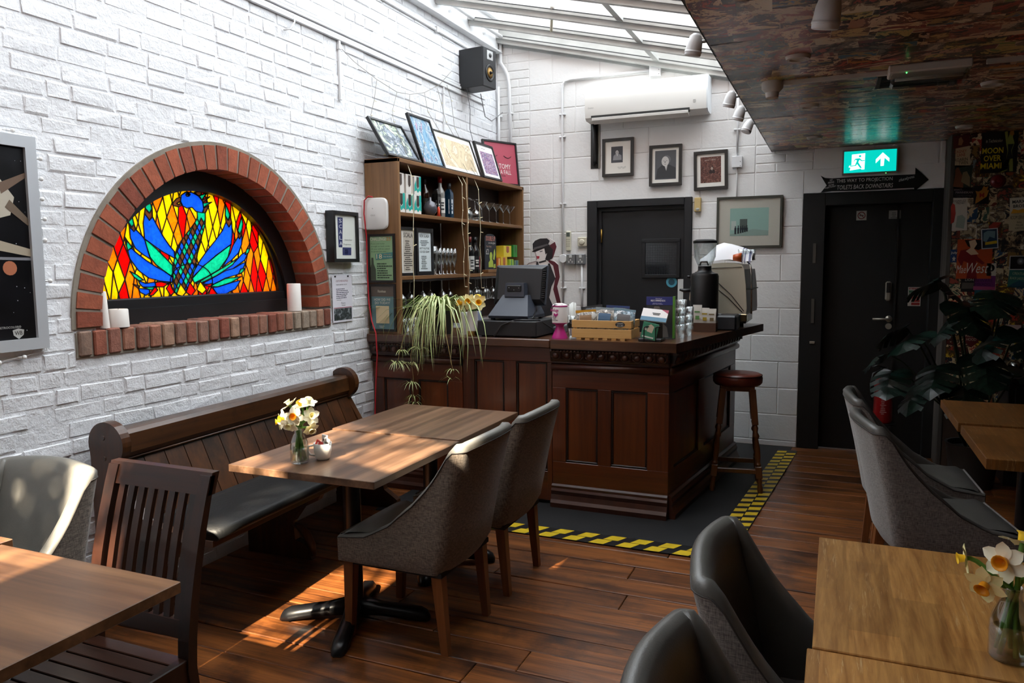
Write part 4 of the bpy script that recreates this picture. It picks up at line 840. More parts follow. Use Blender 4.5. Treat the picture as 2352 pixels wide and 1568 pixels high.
solo('pourer', MB().lathe([(0, 0), (.016, 0), (.01, .03), (.012, .05), (.006, .07), (0, .072)], (.215, -1.635, SZ2), 12), P('d9482a', .4), 'small orange plastic pourer in front of the bottles', 'pourer', smooth=True)
for k_, (yy, xx, lb, cp) in enumerate(((-1.05, .18, ('c9c9c4', '333333'), '6a1a16'), (-.975, .19, ('18181a', 'd9d4cc'), '101010'), (-.90, .16, ('8a1a22', 'c8a0a0'), '101010'))):
    bottle((xx, yy, SZ3), .30, .037, dkg, P(cp, .4), (P(lb[0], .5), P(lb[1], .5)), ['white label wine bottle with dark red cap on the lower right shelf', 'black label wine bottle beside the chalk sign', 'red label wine bottle just left of the chalk sign'][k_])
# teal and white tea boxes
def carton(x, y, z, wy, hz, dx, base, acc, win, label, group):
    t = thing('carton', label, 'box', (x, y, z), 0, group)
    part('box', MB().box(-dx/2, dx/2, -wy/2, wy/2, 0, hz, .001), P(base, .45), t, local=True)
    o = Vector((x+dx/2+.0008, y, z)); 
    if acc: part('wave_print', MB().poly([(-wy*.5, .02), (-wy*.2, .03), (0, .012), (wy*.25, .03), (wy*.5, .02), (wy*.5, hz*.98), (wy*.22, hz*.98), (wy*.2, hz*.4), (0, hz*.28), (-wy*.2, hz*.4), (-wy*.25, hz*.8), (-wy*.5, hz*.5)], o, Y, Z), P(acc, .45), t)
    part('window_print', MB().poly([(-wy*.18, hz*.95), (-wy*.18, hz*.45), (0, hz*.33), (wy*.18, hz*.45), (wy*.18, hz*.95)], o+X*.0006, Y, Z), P(win, .35), t)
    return t
lb3 = ['leftmost', 'middle', 'right-hand']
for i in range(3): carton(.165, -2.155+i*.112, SZ2, .095, .135, .09, 'e4e2dc', '1fa79b', '3a3432', lb3[i]+' teal and white carton in the lower row', 'cartons on the upper shelf')
for i in range(3): carton(.165, -2.158+i*.115, SZ2+.1355, .09, .13, .09, 'dcd6d0' if i < 2 else 'e4e2dc', None if i < 2 else '1fa79b', '4a3e3a', ['leftmost white carton with brown window in the upper row', 'middle white carton with brown window in the upper row', 'teal carton standing on the upper row of cartons'][i], 'cartons on the upper shelf')
for nm, y, z, wy, hz, b, w, lab in (('a', -.44, 0, .14, .12, 'd9b52a', 'b05a2a', 'yellow tea box at the left of the tea boxes'), ('b', -.36, .12, .17, .10, 'e0c838', 'a8503a', 'large yellow tea box on top of the others'), ('c', -.27, 0, .09, .10, 'a8c83a', '4a8a4a', 'light green tea box in the lower row'), ('d', -.18, .12, .09, .11, '2f8a34', '1f5a24', 'dark green tea box on top at the right'), ('e', -.15, 0, .09, .09, '6a8a6a', '3a5a8a', 'grey green tea box at the right end'), ('f', -.55, 0, .06, .11, 'c86a2a', 'e8c87a', 'orange tea box nearest the chalk sign')): carton(.17, y, SZ3+.02+z, wy, hz, .1, b, None, w, lab, 'tea boxes behind the till')
solo('box_tray', MB().box(.11, .225, -.60, -.08, SZ3, SZ3+.019, .002), P('d8d8d4', .5), 'white tray under the tea boxes', 'tray')
# chalk sign on a wooden foot
t = thing('chalk_sign', 'small black chalk sign reading DOUBLE UP for two pounds', 'sign', (.20, -.70, SZ3))
arc = [(-.115, .03), (.115, .03), (.115, .29)]+[(.115*math.cos(R(q)), .29+.045*math.sin(R(q))) for q in range(10, 180, 17)]+[(-.115, .29)]
part('board', MB().prism(arc, (.20, -.70, SZ3), Y, Z, (.008, 0, 0)), P('22262c', .7), t); part('foot', MB().box(.175, .235, -.81, -.59, SZ3, SZ3+.03, .004), shy, t)
o = Vector((.2088, -.805, SZ3)); text('DOUBLE UP', P('d98a7a', .7), t, o+Y*.01+Z*.275, Y, Z, .19, .04); text('on wine glass', P('cfccc4', .7), t, o+Y*.06+Z*.245, Y, Z, .14, .022); text('For Only', P('c9a08a', .7), t, o+Y*.02+Z*.215, Y, Z, .1, .02); text('£2', P('d8d4cc', .7), t, o+Y*.01+Z*.16, Y, Z, .055, .045)
part('chalk_figures', MB().poly([(.06, .05), (.16, .05), (.15, .10), (.13, .12), (.14, .155), (.12, .18), (.09, .175), (.08, .14), (.09, .11), (.06, .09)], o, Y, Z).poly([(.15, .12), (.18, .11), (.2, .16), (.19, .21), (.17, .19)], o, Y, Z).poly([(.16, .04), (.205, .045), (.2, .08), (.17, .075)], o, Y, Z), P('a8b84a', .7), t)
# ---- picture frames
def frame(name, label, cat, o, u, v, n, w, hg, fw, fd, fcol, mount=None, group=None, glaz=False, back='efece4'):
    """o: lower left corner on the supporting surface"""
    o, u, v, n = Vector(o), Vector(u), Vector(v), Vector(n); t = thing(name, label, cat, o, 0, group); mb = MB()
    for a0, a1, b0, b1 in ((0, w, 0, fw), (0, w, hg-fw, hg), (0, fw, fw, hg-fw), (w-fw, w, fw, hg-fw)): mb.prism([(a0, b0), (a1, b0), (a1, b1), (a0, b1)], o, u, v, n*fd)
    part('frame', mb, fcol, t); part('mount', MB().prism([(fw*.8, fw*.8), (w-fw*.8, fw*.8), (w-fw*.8, hg-fw*.8), (fw*.8, hg-fw*.8)], o, u, v, n*fd*.55), mount or P(back, .6), t)
    if glaz: part('glazing', MB().prism([(fw*.9, fw*.9), (w-fw*.9, fw*.9), (w-fw*.9, hg-fw*.9), (fw*.9, hg-fw*.9)], o+n*fd*.75, u, v, n*.002), glaz, t)
    t['q'] = 0; del t['q']
    return t, o+n*(fd*.55+.001)
def shp(t, nm, pts, o, u, v, mat): return part(nm, MB().poly(pts, o, u, v), mat, t)
BF = P('141416', .4); DF = P('2c2926', .45); picg = glass('picture_glass', (.97, .97, .97), .1, .02, .35)
def leanpic(y0, y1, zt, label, xb=.19, xt=.02, rot=0, fw=.016, fcol=None, **k):
    v = Vector((xt-xb, 0, zt-ZT-.004)); hg = v.length; v.normalize(); u = Vector((0, 1, 0)); n = u.cross(v)
    if rot: Mr = Matrix.Rotation(R(rot), 3, n); u, v = Mr @ u, Mr @ v
    return frame('framed_picture', label, 'picture', (xb, y0, ZT+.004+max(0, -u.z*(y1-y0))), u, v, n, y1-y0, hg, fw, .022, fcol or BF, group='pictures leaning on the shelf unit', **k)+(u, v, hg)
art1 = collage('crowd_print', ('c8cdc4', '8a94a0', '4a5560', 'a8b4a0', 'd8d8d0'), 9); art2 = collage('blue_print', ('7aa4be', '4f84a8', 'b8c4cc', '3a6a88', 'c09ab0'), 7, stretch=(1, 3, 1)); art3 = collage('sand_print', ('d8c8a8', 'c8b494', 'e4d8c0', 'b09878'), 5); art4 = collage('purple_print', ('7a3a8a', '3a3a7a', 'd8d0dc', '9a3a6a', '2a2a4a', '5a8aa8'), 60)
t, o, u, v, hg = leanpic(-2.29, -1.86, 2.535, 'black-framed grey crowd drawing, leftmost on the shelf unit', xt=.03, mount=art1)
t, o, u, v, hg = leanpic(-1.83, -1.50, 2.64, 'black-framed tall blue painting leaning on the shelf unit', xt=.06, mount=art2); 
t, o, u, v, hg = leanpic(-1.50, -.86, 2.575, 'wide pale sand-coloured print leaning on the shelf unit', xt=.08, fw=.007); shp(t, 'print', [(.05, .04), (.60, .04), (.60, hg-.05), (.05, hg-.05)], o, u, v, art3)
u = Vector((.17, .37, 0)).normalized(); n = Vector((u.y, -u.x, 0)); v = (Z*.985-n*.12).normalized(); n = u.cross(v); hg = .40
t, o = frame('framed_picture', 'black-framed red film poster reading ANATOMY OF A FALL', 'picture', (.035, -.43, ZT+.004), u, v, n, .41, hg, .016, .022, BF, mount=P('b04a5c', .5), group='pictures leaning on the shelf unit')
text('ANATOMY', P('e4dcd8', .5), t, o+u*.07+v*.15, u, v, .25, .045); text('OF A FALL', P('e4dcd8', .5), t, o+u*.12+v*.10, u, v, .2, .04); bars(P('5a2030', .5), t, o+u*.17+v*.08, u, v, .12, .02, 2)
mb = MB(); [mb.tube([o+u*(c+.045*q)+v*(.27-.018*(1-abs(q)**2))+n*.001 for q in (-1, -.6, -.2, .2, .6, 1)], .003, 4) for c in (.12, .29)]; part('closed_eyes', mb, P('3a1420', .6), t)
t, o, u, v, hg = leanpic(-.86, -.49, 2.575, 'small black-framed purple patterned print in front of the red poster', xb=.215, xt=.12, back='f0eef0'); shp(t, 'print', [(.07, .045), (.33, .045), (.33, hg-.075), (.07, hg-.075)], o, u, v, art4); bars(P('8a8a90', .6), t, o+u*.08+v*(hg-.05), u, v, .2, .012, 1)
# notices on the shelf
t, o = frame('framed_notice', 'black-framed narrow notice headed SCALA on the middle shelf', 'notice', (.205, -2.205, SZ3), Y, Z, X, .21, .335, .02, .018, BF, back='d9d4cc'); shp(t, 'paper', [(.055, .03), (.185, .03), (.185, .305), (.055, .305)], o, Y, Z, P('b8b0a4', .6)); text('SCALA', INK, t, o+Y*.06+Z*.265+X*.001, Y, Z, .12, .03); bars(P('4a4642', .6), t, o+Y*.06+Z*.04+X*.001, Y, Z, .115, .21, 15, seed=3)
t, o = frame('framed_notice', 'black-framed narrow bill headed NEW SCALA beside the flutes', 'notice', (.21, -1.99, SZ3), Y, Z, X, .245, .335, .028, .018, BF, back='cfd8da'); text('NEW SCALA', INK, t, o+Y*.055+Z*.27, Y, Z, .135, .025, name='heading'); text('BETTY BLYTHE', INK, t, o+Y*.055+Z*.185, Y, Z, .135, .014); text('OLD ODD CROW', INK, t, o+Y*.055+Z*.16, Y, Z, .135, .016); bars(P('4a5254', .6), t, o+Y*.055+Z*.21, Y, Z, .135, .045, 4, seed=5); bars(P('4a5254', .6), t, o+Y*.055+Z*.045, Y, Z, .135, .10, 8, seed=7)
# notices on the end panel
EYY = -2.2355
def enotice(x0, x1, z0, z1, label, col): return frame('framed_notice', label, 'notice', (x0, EYY, z0), X, Z, -Y, x1-x0, z1-z0, .016, .012, P('1a1614', .5), mount=P(col, .5))
t, o = enotice(-.01, .205, 1.435, 1.765, 'green framed notice reading CHALLENGE 25 on the shelf unit end', '92b88c'); s = lambda a, b: o+X*a+Z*b-Y*.001
text('CHALLENGE', P('e8e4d8', .5), t, s(.022, .285), X, Z, .125, .022); text('25', P('d9774a', .5), t, s(.15, .285), X, Z, .035, .022)
for i, l in enumerate(('If you are lucky', 'enough to look under', '25 you will be asked', 'to prove you are...')): text(l, P('26402e', .5), t, s(.025, .258-i*.018), X, Z, (.11, .155, .15, .13)[i], .011)
shp(t, 'teal_band', [(.06, .155), (.197, .165), (.197, .205), (.06, .195)], s(0, 0), X, Z, P('4a8a8a', .5)); text('18', P('e8dcae', .5), t, s(.068, .162)-Y*.001, X, Z, .045, .032); text('when you', P('d9a04a', .5), t, s(.125, .185)-Y*.001, X, Z, .06, .011); text('buy alcohol', P('e8dcc0', .5), t, s(.125, .170)-Y*.001, X, Z, .066, .011); bars(P('2a3a2e', .6), t, s(.07, .03), X, Z, .12, .11, 7, seed=8)
shp(t, 'bottle_print', [(.017, .017), (.06, .017), (.06, .09), (.045, .125), (.042, .17), (.026, .17), (.024, .125), (.017, .10)], s(0, 0), X, Z, P('3e4a3a', .5))
t, o = enotice(-.01, .203, 1.10, 1.425, 'teal framed notice reading HOW DID WE DO TODAY', '5f8288'); s = lambda a, b: o+X*a+Z*b-Y*.001
shp(t, 'brown_header', [(.016, .24), (.197, .24), (.197, .309), (.016, .309)], s(0, 0), X, Z, P('5a5048', .5)); text('Picturehouse', P('e0d8c8', .5), t, s(.07, .267)-Y*.001, X, Z, .065, .018, sh=.3); text('HOW DID WE', P('e0dcd0', .5), t, s(.04, .21), X, Z, .13, .017); text('DO TODAY?', P('e0dcd0', .5), t, s(.045, .187), X, Z, .12, .017); shp(t, 'cream_square', [(.052, .055), (.158, .055), (.158, .175), (.052, .175)], s(0, 0), X, Z, P('d9c8a0', .5)); bars(P('c8d0d0', .6), t, s(.06, .025), X, Z, .09, .018, 2, seed=3)
# wireless access point and red cable
t = thing('access_point', 'white rounded wireless access point on the shelf unit end', 'router', (.06, EYY, 1.79))
mb = MB(); rr = lambda e: [(.055+(.112-e)*(1 if abs(math.cos(a)) < 0 else 1)*math.copysign(abs(math.cos(a))**.35, math.cos(a)), 1.90+(.108-e)*math.copysign(abs(math.sin(a))**.35, math.sin(a))) for a in [2*math.pi*i/40 for i in range(40)]]
mb.loft([[(x, EYY-d, z) for x, z in rr(e)] for d, e in ((.0, .012), (.008, .004), (.022, 0), (.034, .005), (.038, .014))]); part('casing', mb, P('e8e8e6', .4), t, 'a')
text('cisco', P('9a9a98', .5), t, (.04, EYY-.039, 1.885), X, Z, .035, .012); part('status_light', MB().ball((.055, EYY-.0385, 1.935), .0025, 8, 4), P('3a3a3a', .3), t)
cp = [(.055, EYY-.03, 2.012), (.03, EYY-.045, 2.018), (.0, EYY-.05, 1.99), (-.006, EYY-.05, 1.9), (-.004, EYY-.03, 1.75), (-.008, EYY-.025, 1.5), (.0, EYY-.03, 1.30), (.03, EYY-.045, 1.17), (.07, EYY-.06, 1.09), (.075, EYY-.065, 1.03), (.07, EYY-.05, .94), (.05, EYY-.03, .86), (.03, EYY-.02, .70), (.015, EYY-.02, .45), (.0, EYY-.02, .05)]
solo('red_cable', MB().tube(cp, .0048, 6), P('c22a34', .45), 'red network cable hanging from the access point down the bar', 'cable', smooth=True)
# ============================================================ back wall and ceiling fittings
acw = pm('ac_white', h('e9e7e2'), .35)
t = thing('air_conditioner', 'long white wall air conditioner above the staff door', 'air conditioner', (1.42, -.1, 2.78))
sec = [(0, 2.80), (-.05, 2.785), (-.17, 2.79), (-.20, 2.81), (-.212, 2.86), (-.215, 2.95), (-.205, 3.06), (-.185, 3.085), (0, 3.085)]
part('casing', MB().loft([[(x, y, z) for y, z in sec] for x in (.90, 1.935)]), acw, t, 'a')
part('outlet_slot', MB().box(.955, 1.80, -.2105, -.18, 2.796, 2.826), P('1b1a19', .6), t)
part('air_flap', MB().loft([[(.965, -.15, 2.762), (.965, -.222, 2.783), (.965, -.226, 2.803), (.965, -.218, 2.806), (.965, -.15, 2.78)], [(1.79, -.15, 2.762), (1.79, -.222, 2.783), (1.79, -.226, 2.803), (1.79, -.218, 2.806), (1.79, -.15, 2.78)]]), acw, t)
part('end_cap', MB().loft([[(x, y*.995, 2.935+(z-2.935)*.985) for y, z in sec] for x in (1.935, 1.945)]), P('d9dde0', .4), t, 'a')
text('Daikin', P('9a9894', .5), t, (.93, -.2165, 2.885), X, Z, .05, .012); bars(P('8a8884', .5), t, (1.82, -.2155, 2.86), X, Z, .05, .03, 3)
t = thing('pipe_recess', 'black insulated pipe in a wall slot under the air conditioner', 'pipe', (.93, -.01, 2.40))
part('slot', MB().box(.89, .965, -.004, .002, 2.40, 2.80), P('2a2826', .8), t); part('insulated_pipe', MB().tube([(.925, -.02, 2.78), (.93, -.024, 2.6), (.928, -.022, 2.47), (.935, -.014, 2.44)], .02, 10), P('131314', .5), t, True); part('slot_edge', MB().box(.965, .975, -.012, .0, 2.40, 2.80, .002), P('9a968c', .6), t)
# framed photographs
def wframe(x0, x1, z0, z1, label, fw=.025, col=None, rot=0, **k):
    u, v = X.copy(), Z.copy()
    if rot: Mr = Matrix.Rotation(R(rot), 3, 'Y'); u, v = Mr @ u, Mr @ v
    return frame('framed_photograph', label, 'picture', (x0, -.004, z0), u, v, -Y, x1-x0, z1-z0, fw, .028, col or DF, **k)+(u, v)
gy = lambda s: P(s, .6)
def figure(t, o, u, v, cx, cy, s, skin, suit, hair, shirt, turn=0):
    E = lambda a, b, rx, ry, n=14: [(a+rx*math.cos(2*math.pi*i/n), b+ry*math.sin(2*math.pi*i/n)) for i in range(n)]
    n = u.cross(v)
    shp(t, 'suit_print', [(cx-.95*s, cy-1.5*s), (cx+.95*s, cy-1.5*s), (cx+.9*s, cy-.55*s), (cx+.35*s, cy-.25*s), (cx-.35*s, cy-.25*s), (cx-.8*s, cy-.6*s)], o+n*.0004, u, v, suit)
    shp(t, 'shirt_print', [(cx-.14*s, cy-.3*s), (cx+.14*s, cy-.3*s), (cx+.03*s, cy-.8*s)], o+n*.0008, u, v, shirt)
    shp(t, 'hair_print', E(cx+.05*s, cy+.22*s, .4*s, .42*s), o+n*.0008, u, v, hair); shp(t, 'face_print', E(cx-.02*s+turn*s, cy+.08*s, .35*s, .46*s), o+n*.0012, u, v, skin)
    mb = MB(); [mb.poly(E(cx+a*s+turn*s, cy+b*s, .07*s, .025*s, 8), o+n*.0016, u, v) for a, b in ((-.16, .13), (.12, .13), (-.02, -.2))]; mb.poly([(cx+turn*s-.06*s, cy+.1*s), (cx+turn*s+.0*s, cy+.1*s), (cx+turn*s+.0*s, cy-.06*s), (cx+turn*s-.09*s, cy-.05*s)], o+n*.0016, u, v); part('feature_print', mb, hair, t)
t, o, u, v = wframe(1.004, 1.286, 2.32, 2.651, 'dark-framed small portrait of a seated man, leftmost of three above the door'); shp(t, 'photo_ground', [(.08, .12), (.185, .12), (.185, .26), (.08, .26)], o, u, v, gy('4c4e54')); figure(t, o, u, v, .135, .205, .042, gy('c8c6c4'), gy('9a9a9e'), gy('33333a'), gy('e0e0e0')); mb = MB(); [mb.tube([o+u*(.14+q*.012)+v*(.075+.012*math.sin(q*2.2+k_)) for q in range(7)], .0008, 3) for k_ in (0, 1.3, 2.6)]; part('signature', mb, gy('b8b8b6'), t)
t, o, u, v = wframe(1.427, 1.708, 2.218, 2.565, 'dark-framed large black and white portrait, middle of three above the door'); shp(t, 'photo_ground', [(.05, .055), (.232, .055), (.232, .30), (.05, .30)], o, u, v, gy('5a5c60')); figure(t, o, u, v, .145, .20, .092, gy('d0cecb'), gy('3a3b3e'), gy('77777a'), gy('c8c8c8'), -.05)
t, o, u, v = wframe(1.815, 2.095, 2.163, 2.487, 'dark-framed reddish film still, right of three above the door', rot=-1.2); shp(t, 'photo_ground', [(.055, .06), (.225, .06), (.225, .275), (.055, .275)], o, u, v, collage('red_still', ('4a2a26', '7a4a40', '3a2420', '9a6a5c', '2a1a18'), 40)); figure(t, o, u, v, .15, .175, .026, gy('b8a89c'), gy('2e1e1c'), gy('241816'), gy('9a8a80')); text('april 1920', gy('c9b8ac'), t, o-Y*.001+u*.09+v*.24, u, v, .09, .015, sh=.3)
t, o, u, v = wframe(2.008, 2.534, 1.672, 2.098, 'large framed pale green photograph of a group, beside the staff door', .018, P('3d3d34', .45), glaz=picg, back='dcd9cc'); shp(t, 'photo_ground', [(.11, .10), (.42, .10), (.42, .33), (.11, .33)], o, u, v, P('a9cfc4', .6)); shp(t, 'floor_print', [(.11, .10), (.42, .10), (.42, .14), (.30, .155), (.11, .115)], o-Y*.0004, u, v, P('9fb8ae', .6)); shp(t, 'door_print', [(.19, .15), (.25, .15), (.25, .24), (.19, .24)], o-Y*.0004, u, v, P('5d6a66', .6)); mb = MB()
for i, a in enumerate((.155, .178, .198, .215, .232, .248)): mb.poly([(a-.0065, .115+.004*i), (a+.0065, .115+.004*i), (a+.008, .165), (a+.003, .172), (a+.005, .182+.005*(i % 2)), (a-.005, .182+.005*(i % 2)), (a-.003, .172), (a-.008, .165)], o-Y*.0008, u, v)
part('group_print', mb, P('26303a', .6), t); shp(t, 'noticeboard_print', [(.12, .15), (.16, .15), (.16, .225), (.12, .225)], o-Y*.0004, u, v, P('d0dcd4', .6))
# switches, thermostat, remote, sensor boxes
for k_, (x0, lab) in enumerate(((.667, 'grey metal switched socket, left of the pair beside the staff door'), (.760, 'grey metal switched socket, right of the pair beside the staff door'))):
    t = thing('power_socket', lab, 'socket', (x0+.043, -.02, 1.54)); part('box', MB().box(x0, x0+.086, -.042, 0, 1.545, 1.64, .006), P('8b8d8f', .4, m=.5), t); part('switch', MB().box(x0+.03, x0+.056, -.048, -.04, 1.605, 1.63, .003), P('c9cac8', .4), t)
    mb = MB(); [mb.box(x0+a, x0+a+.01, -.0432, -.041, b, b+.016) for a, b in ((.038, 1.58), (.022, 1.562), (.054, 1.562))]; part('socket_slots', mb, P('d9d9d6', .5), t)
t = thing('thermostat', 'square cream thermostat above the sockets', 'thermostat', (.815, -.02, 1.707)); part('case', MB().box(.772, .86, -.03, 0, 1.708, 1.792, .006), P('cfc9b4', .45), t); part('dial', MB().lathe([(.026, 0), (.026, .006), (.02, .01), (0, .01)], (.815, -.03, 1.748), 20, Matrix.Rotation(R(90), 4, 'X')), P('d6d0bc', .4), t, True)
t = thing('remote_control', 'slim cream remote control clipped to the wall above the sockets', 'remote control', (.68, -.01, 1.665)); part('body', MB().box(.656, .706, -.024, 0, 1.668, 1.852, .008), P('d3d0bc', .45), t); part('screen', MB().box(.664, .698, -.0255, -.023, 1.80, 1.838, .001), P('56605a', .3), t); mb = MB(); [mb.box(.665+c*.013, .672+c*.013, -.0255, -.023, 1.71+r_*.02, 1.718+r_*.02) for c in range(3) for r_ in range(4)]; part('buttons', mb, P('9a9a88', .5), t, kind='stuff')
t = thing('door_sensor', 'small beige alarm sensor right of the staff door top', 'sensor', (1.848, -.02, 1.975)); part('case', MB().box(1.82, 1.876, -.035, 0, 1.985, 2.105, .005), P('c9b078', .5), t); part('lens', MB().ball((1.85, -.034, 2.005), .018, 10, 6, (1, .3, .7)), P('a9a9a4', .3), t, True); part('tag', MB().box(1.825, 1.873, -.003, 0, 1.94, 1.978), P('d9d7d0', .6), t)
def jbox(x0, x1, z0, z1, lab):
    t = thing('junction_box', lab, 'junction box', ((x0+x1)/2, -.01, z0)); part('box', MB().box(x0, x1, -.04, 0, z0, z1, .003), whitegloss, t); mb = MB(); [mb.lathe([(.004, 0), (.004, .001), (0, .001)], (x, -.0401, z), 8, Matrix.Rotation(R(90), 4, 'X')) for x, z in ((x1-.014, (z0+z1)/2), (x1-.014, z0+.012))]; part('screws', mb, P('8a8a88', .4), t, kind='stuff')
jbox(1.421, 1.519, 3.15, 3.245, 'square white junction box above the air conditioner'); jbox(2.126, 2.208, 2.338, 2.43, 'square white junction box right of the reddish picture')
def pipe(pts, lab, r_=.011, clips=()):
    t = thing('conduit', lab, 'pipe', pts[-1], 0, 'white conduits'); part('tube', MB().tube(pts, r_, 8), whitegloss, t, True)
    for c in clips: part('saddle_clip', MB().box(c[0]-.03, c[0]+.03, -.026, -.002, c[1]-.008, c[1]+.008, .004), whitegloss, t)
    return t
pipe([(1.43, -.016, 3.205), (1.1, -.016, 3.203), (.70, -.016, 3.20), (.65, -.016, 3.19), (.63, -.016, 3.165), (.624, -.016, 3.12), (.626, -.016, 2.4), (.63, -.016, 1.1)], 'long white conduit bending down beside the air conditioner', .011, ((.625, 2.90), (.625, 2.70), (.627, 2.1), (.63, 1.33)))
pipe([(.81, -.016, 1.55), (.812, -.016, 1.1)], 'short white conduit below the sockets', .011, ((.812, 1.33),))
pipe([(2.162, -.016, 2.95), (2.165, -.016, 2.43)], 'white conduit dropping to the junction box by the reddish picture', .009, ((2.163, 2.65),)); pipe([(2.165, -.012, 2.34), (2.167, -.012, 2.10)], 'thin white cable running to the large framed photograph', .005)
t = thing('round_joint_box', 'round white joint box left of the sockets', 'junction box', (.63, -.01, 1.57)); part('box', MB().lathe([(.04, 0), (.04, .03), (.036, .034), (0, .034)], (.632, 0, 1.60), 20, Matrix.Rotation(R(90), 4, 'X')), whitegloss, t, 'a'); part('spout', MB().tube([(.632, -.016, 1.60), (.67, -.016, 1.60)], .012, 8), whitegloss, t, True)
pipe([(.02, -.02, 3.60), (.02, -.02, 3.42), (.06, -.02, 3.36), (.09, -.018, 3.30), (.105, -.018, 3.2), (.12, -.018, 2.27)], 'bent white conduit in the corner by the speaker', .016, ((.11, 2.95),)); pipe([(.0, -.03, 3.2), (.0, -.03, 2.27)], 'straight white conduit in the room corner', .012, ((.0, 2.93),))
# loudspeaker on the left wall
t = thing('loudspeaker', 'black bookshelf loudspeaker high in the corner', 'speaker', (.10, -.70, 3.03), R(-8))
part('cabinet', MB().box(-.12, .12, -.10, .10, 0, .32, .004), pm('speaker_black', h('1a1b1e'), .5, bump=.1), t, local=True); part('baffle', MB().box(.12, .13, -.098, .098, .002, .318, .004), P('24262a', .4), t, local=True)
My = Matrix.Rotation(R(90), 4, 'Y'); cone = [(.0, .001), (.015, .010), (.02, .004), (.045, -.0), (.055, .004), (.062, .006), (.068, .002)]
ws_ = part('woofer_surround', MB().lathe([(.046, .0), (.05, .006), (.066, .007), (.072, .0)], (.13, 0, .12), 28, My), P('131315', .4), t, True, local=True); part('woofer_cone', MB().lathe([(0, .02), (.012, .006), (.046, .001)], (.13, 0, .12), 24, My), P('b08a4a', .45), ws_, True, local=True); part('woofer_plug', MB().lathe([(.018, .002), (.002, .03), (0, .03)], (.13, 0, .12), 12, My), P('17171a', .4), ws_, True, local=True)
tw_ = part('tweeter_plate', MB().box(.129, .134, -.045, .045, .225, .30, .01), P('c9ccce', .3, m=.5), t, local=True); part('tweeter_dome', MB().ball((.134, 0, .262), .02, 12, 8, (.5, 1, 1)), P('3a3a3c', .3), tw_, True, local=True); part('wall_bracket', MB().box(-.16, -.12, -.05, .05, .1, .2, .004), P('c9c9c6', .4), t, local=True)
wire = [(.05, -.8, 3.03), (.07, -.78, 2.85), (.05, -.75, 2.7), (.08, -.7, 2.5), (.1, -.62, 2.35)]
solo('speaker_wire', MB().tube(wire, .0025, 5), P('3a3a3c', .5), 'thin dark wire hanging below the loudspeaker', 'cable')
solo('speaker_wire', MB().tube([(.06, -.55, 3.03), (.04, -.42, 2.86), (.05, -.3, 2.84), (.07, -.1, 2.95)], .004, 5), P('77787a', .5), 'grey wire looping from the loudspeaker to the corner conduit', 'cable')
# illuminated exit sign
t = thing('exit_sign', 'lit green emergency exit sign with running figure and arrow', 'exit sign', (3.17, -.03, 2.235)); ge = emit('exit_green', (.0, .62, .52), 1.0); we = emit('exit_white', (.85, 1, .97), 1.5)
part('housing', MB().box(2.972, 3.366, -.05, 0, 2.232, 2.42, .003), P('8f8a80', .5), t); part('lit_panel', MB().box(2.984, 3.354, -.053, -.05, 2.244, 2.409), ge, t)
o = Vector((2.984, -.0535, 2.244)); W_ = .37; H_ = .165; q = lambda pts: [((a-585)/1000*W_, (548-b)/440*H_) for a, b in pts]
part('doorway_symbol', MB().poly(q([(735, 175), (990, 160), (985, 490), (920, 490), (930, 470), (700, 500), (720, 440), (680, 435), (690, 400), (732, 395)]), o, X, Z), we, t)
mb = MB(); o2 = o-Y*.0008; mb.poly(q([(770, 315), (800, 262), (890, 255), (930, 300), (985, 300), (985, 318), (920, 320), (885, 290), (865, 340), (935, 455), (905, 465), (840, 375), (820, 412), (705, 420), (705, 400), (800, 395), (835, 300), (805, 285), (785, 320)]), o2, X, Z); mb.poly(q([(893+24*math.cos(R(a)), 215+24*math.sin(R(a))) for a in range(0, 360, 30)]), o2, X, Z); part('running_figure', mb, ge, t)
part('arrow_symbol', MB().poly(q([(1325, 165), (1452, 290), (1452, 360), (1360, 275), (1350, 435), (1290, 440), (1290, 280), (1195, 378), (1197, 298)]), o, X, Z), we, t); part('status_light', MB().ball((3.285, -.045, 2.231), .004, 8, 5), emit('green_led', (.1, 1, .2), 3), t)
# painted arrow sign
t = thing('arrow_sign', 'black painted arrow sign reading THIS WAY TO PROJECTION above the doorway', 'sign', (3.2, -.002, 2.09))
part('arrow', MB().prism([(2.815, 2.24), (2.85, 2.218), (2.90, 2.213), (3.10, 2.217), (3.49, 2.214), (3.49, 2.265), (3.54, 2.215), (3.584, 2.168), (3.53, 2.12), (3.489, 2.083), (3.486, 2.112), (3.10, 2.108), (2.90, 2.112), (2.82, 2.105), (2.862, 2.16)], (0, -.003, 0), X, Z, (0, .002, 0)), P('0d0d0e', .8), t); sg = P('dddcd8', .8); o = Vector((0, -.0036, 0))
text('THIS WAY TO PROJECTION', sg, t, o+X*2.935+Z*2.168, X, Z, .40, .036); text('TOILETS BACK DOWNSTAIRS', sg, t, o+X*2.94+Z*2.122, X, Z, .40, .034, sh=.15); text('thankyou.', sg, t, o+X*3.38+Z*2.155, Vector((.97, 0, .24)), Z, .11, .03, sh=.4)
for i, l in enumerate(('NO', 'PEEING', 'ON THE', 'PROJECTIONIST!')): text(l, sg, t, o+X*(2.885, 2.872, 2.876, 2.848)[i]+Z*(2.192-.021*i), Vector((.985, 0, .17)), Z, (.02, .045, .04, .085)[i], .014)
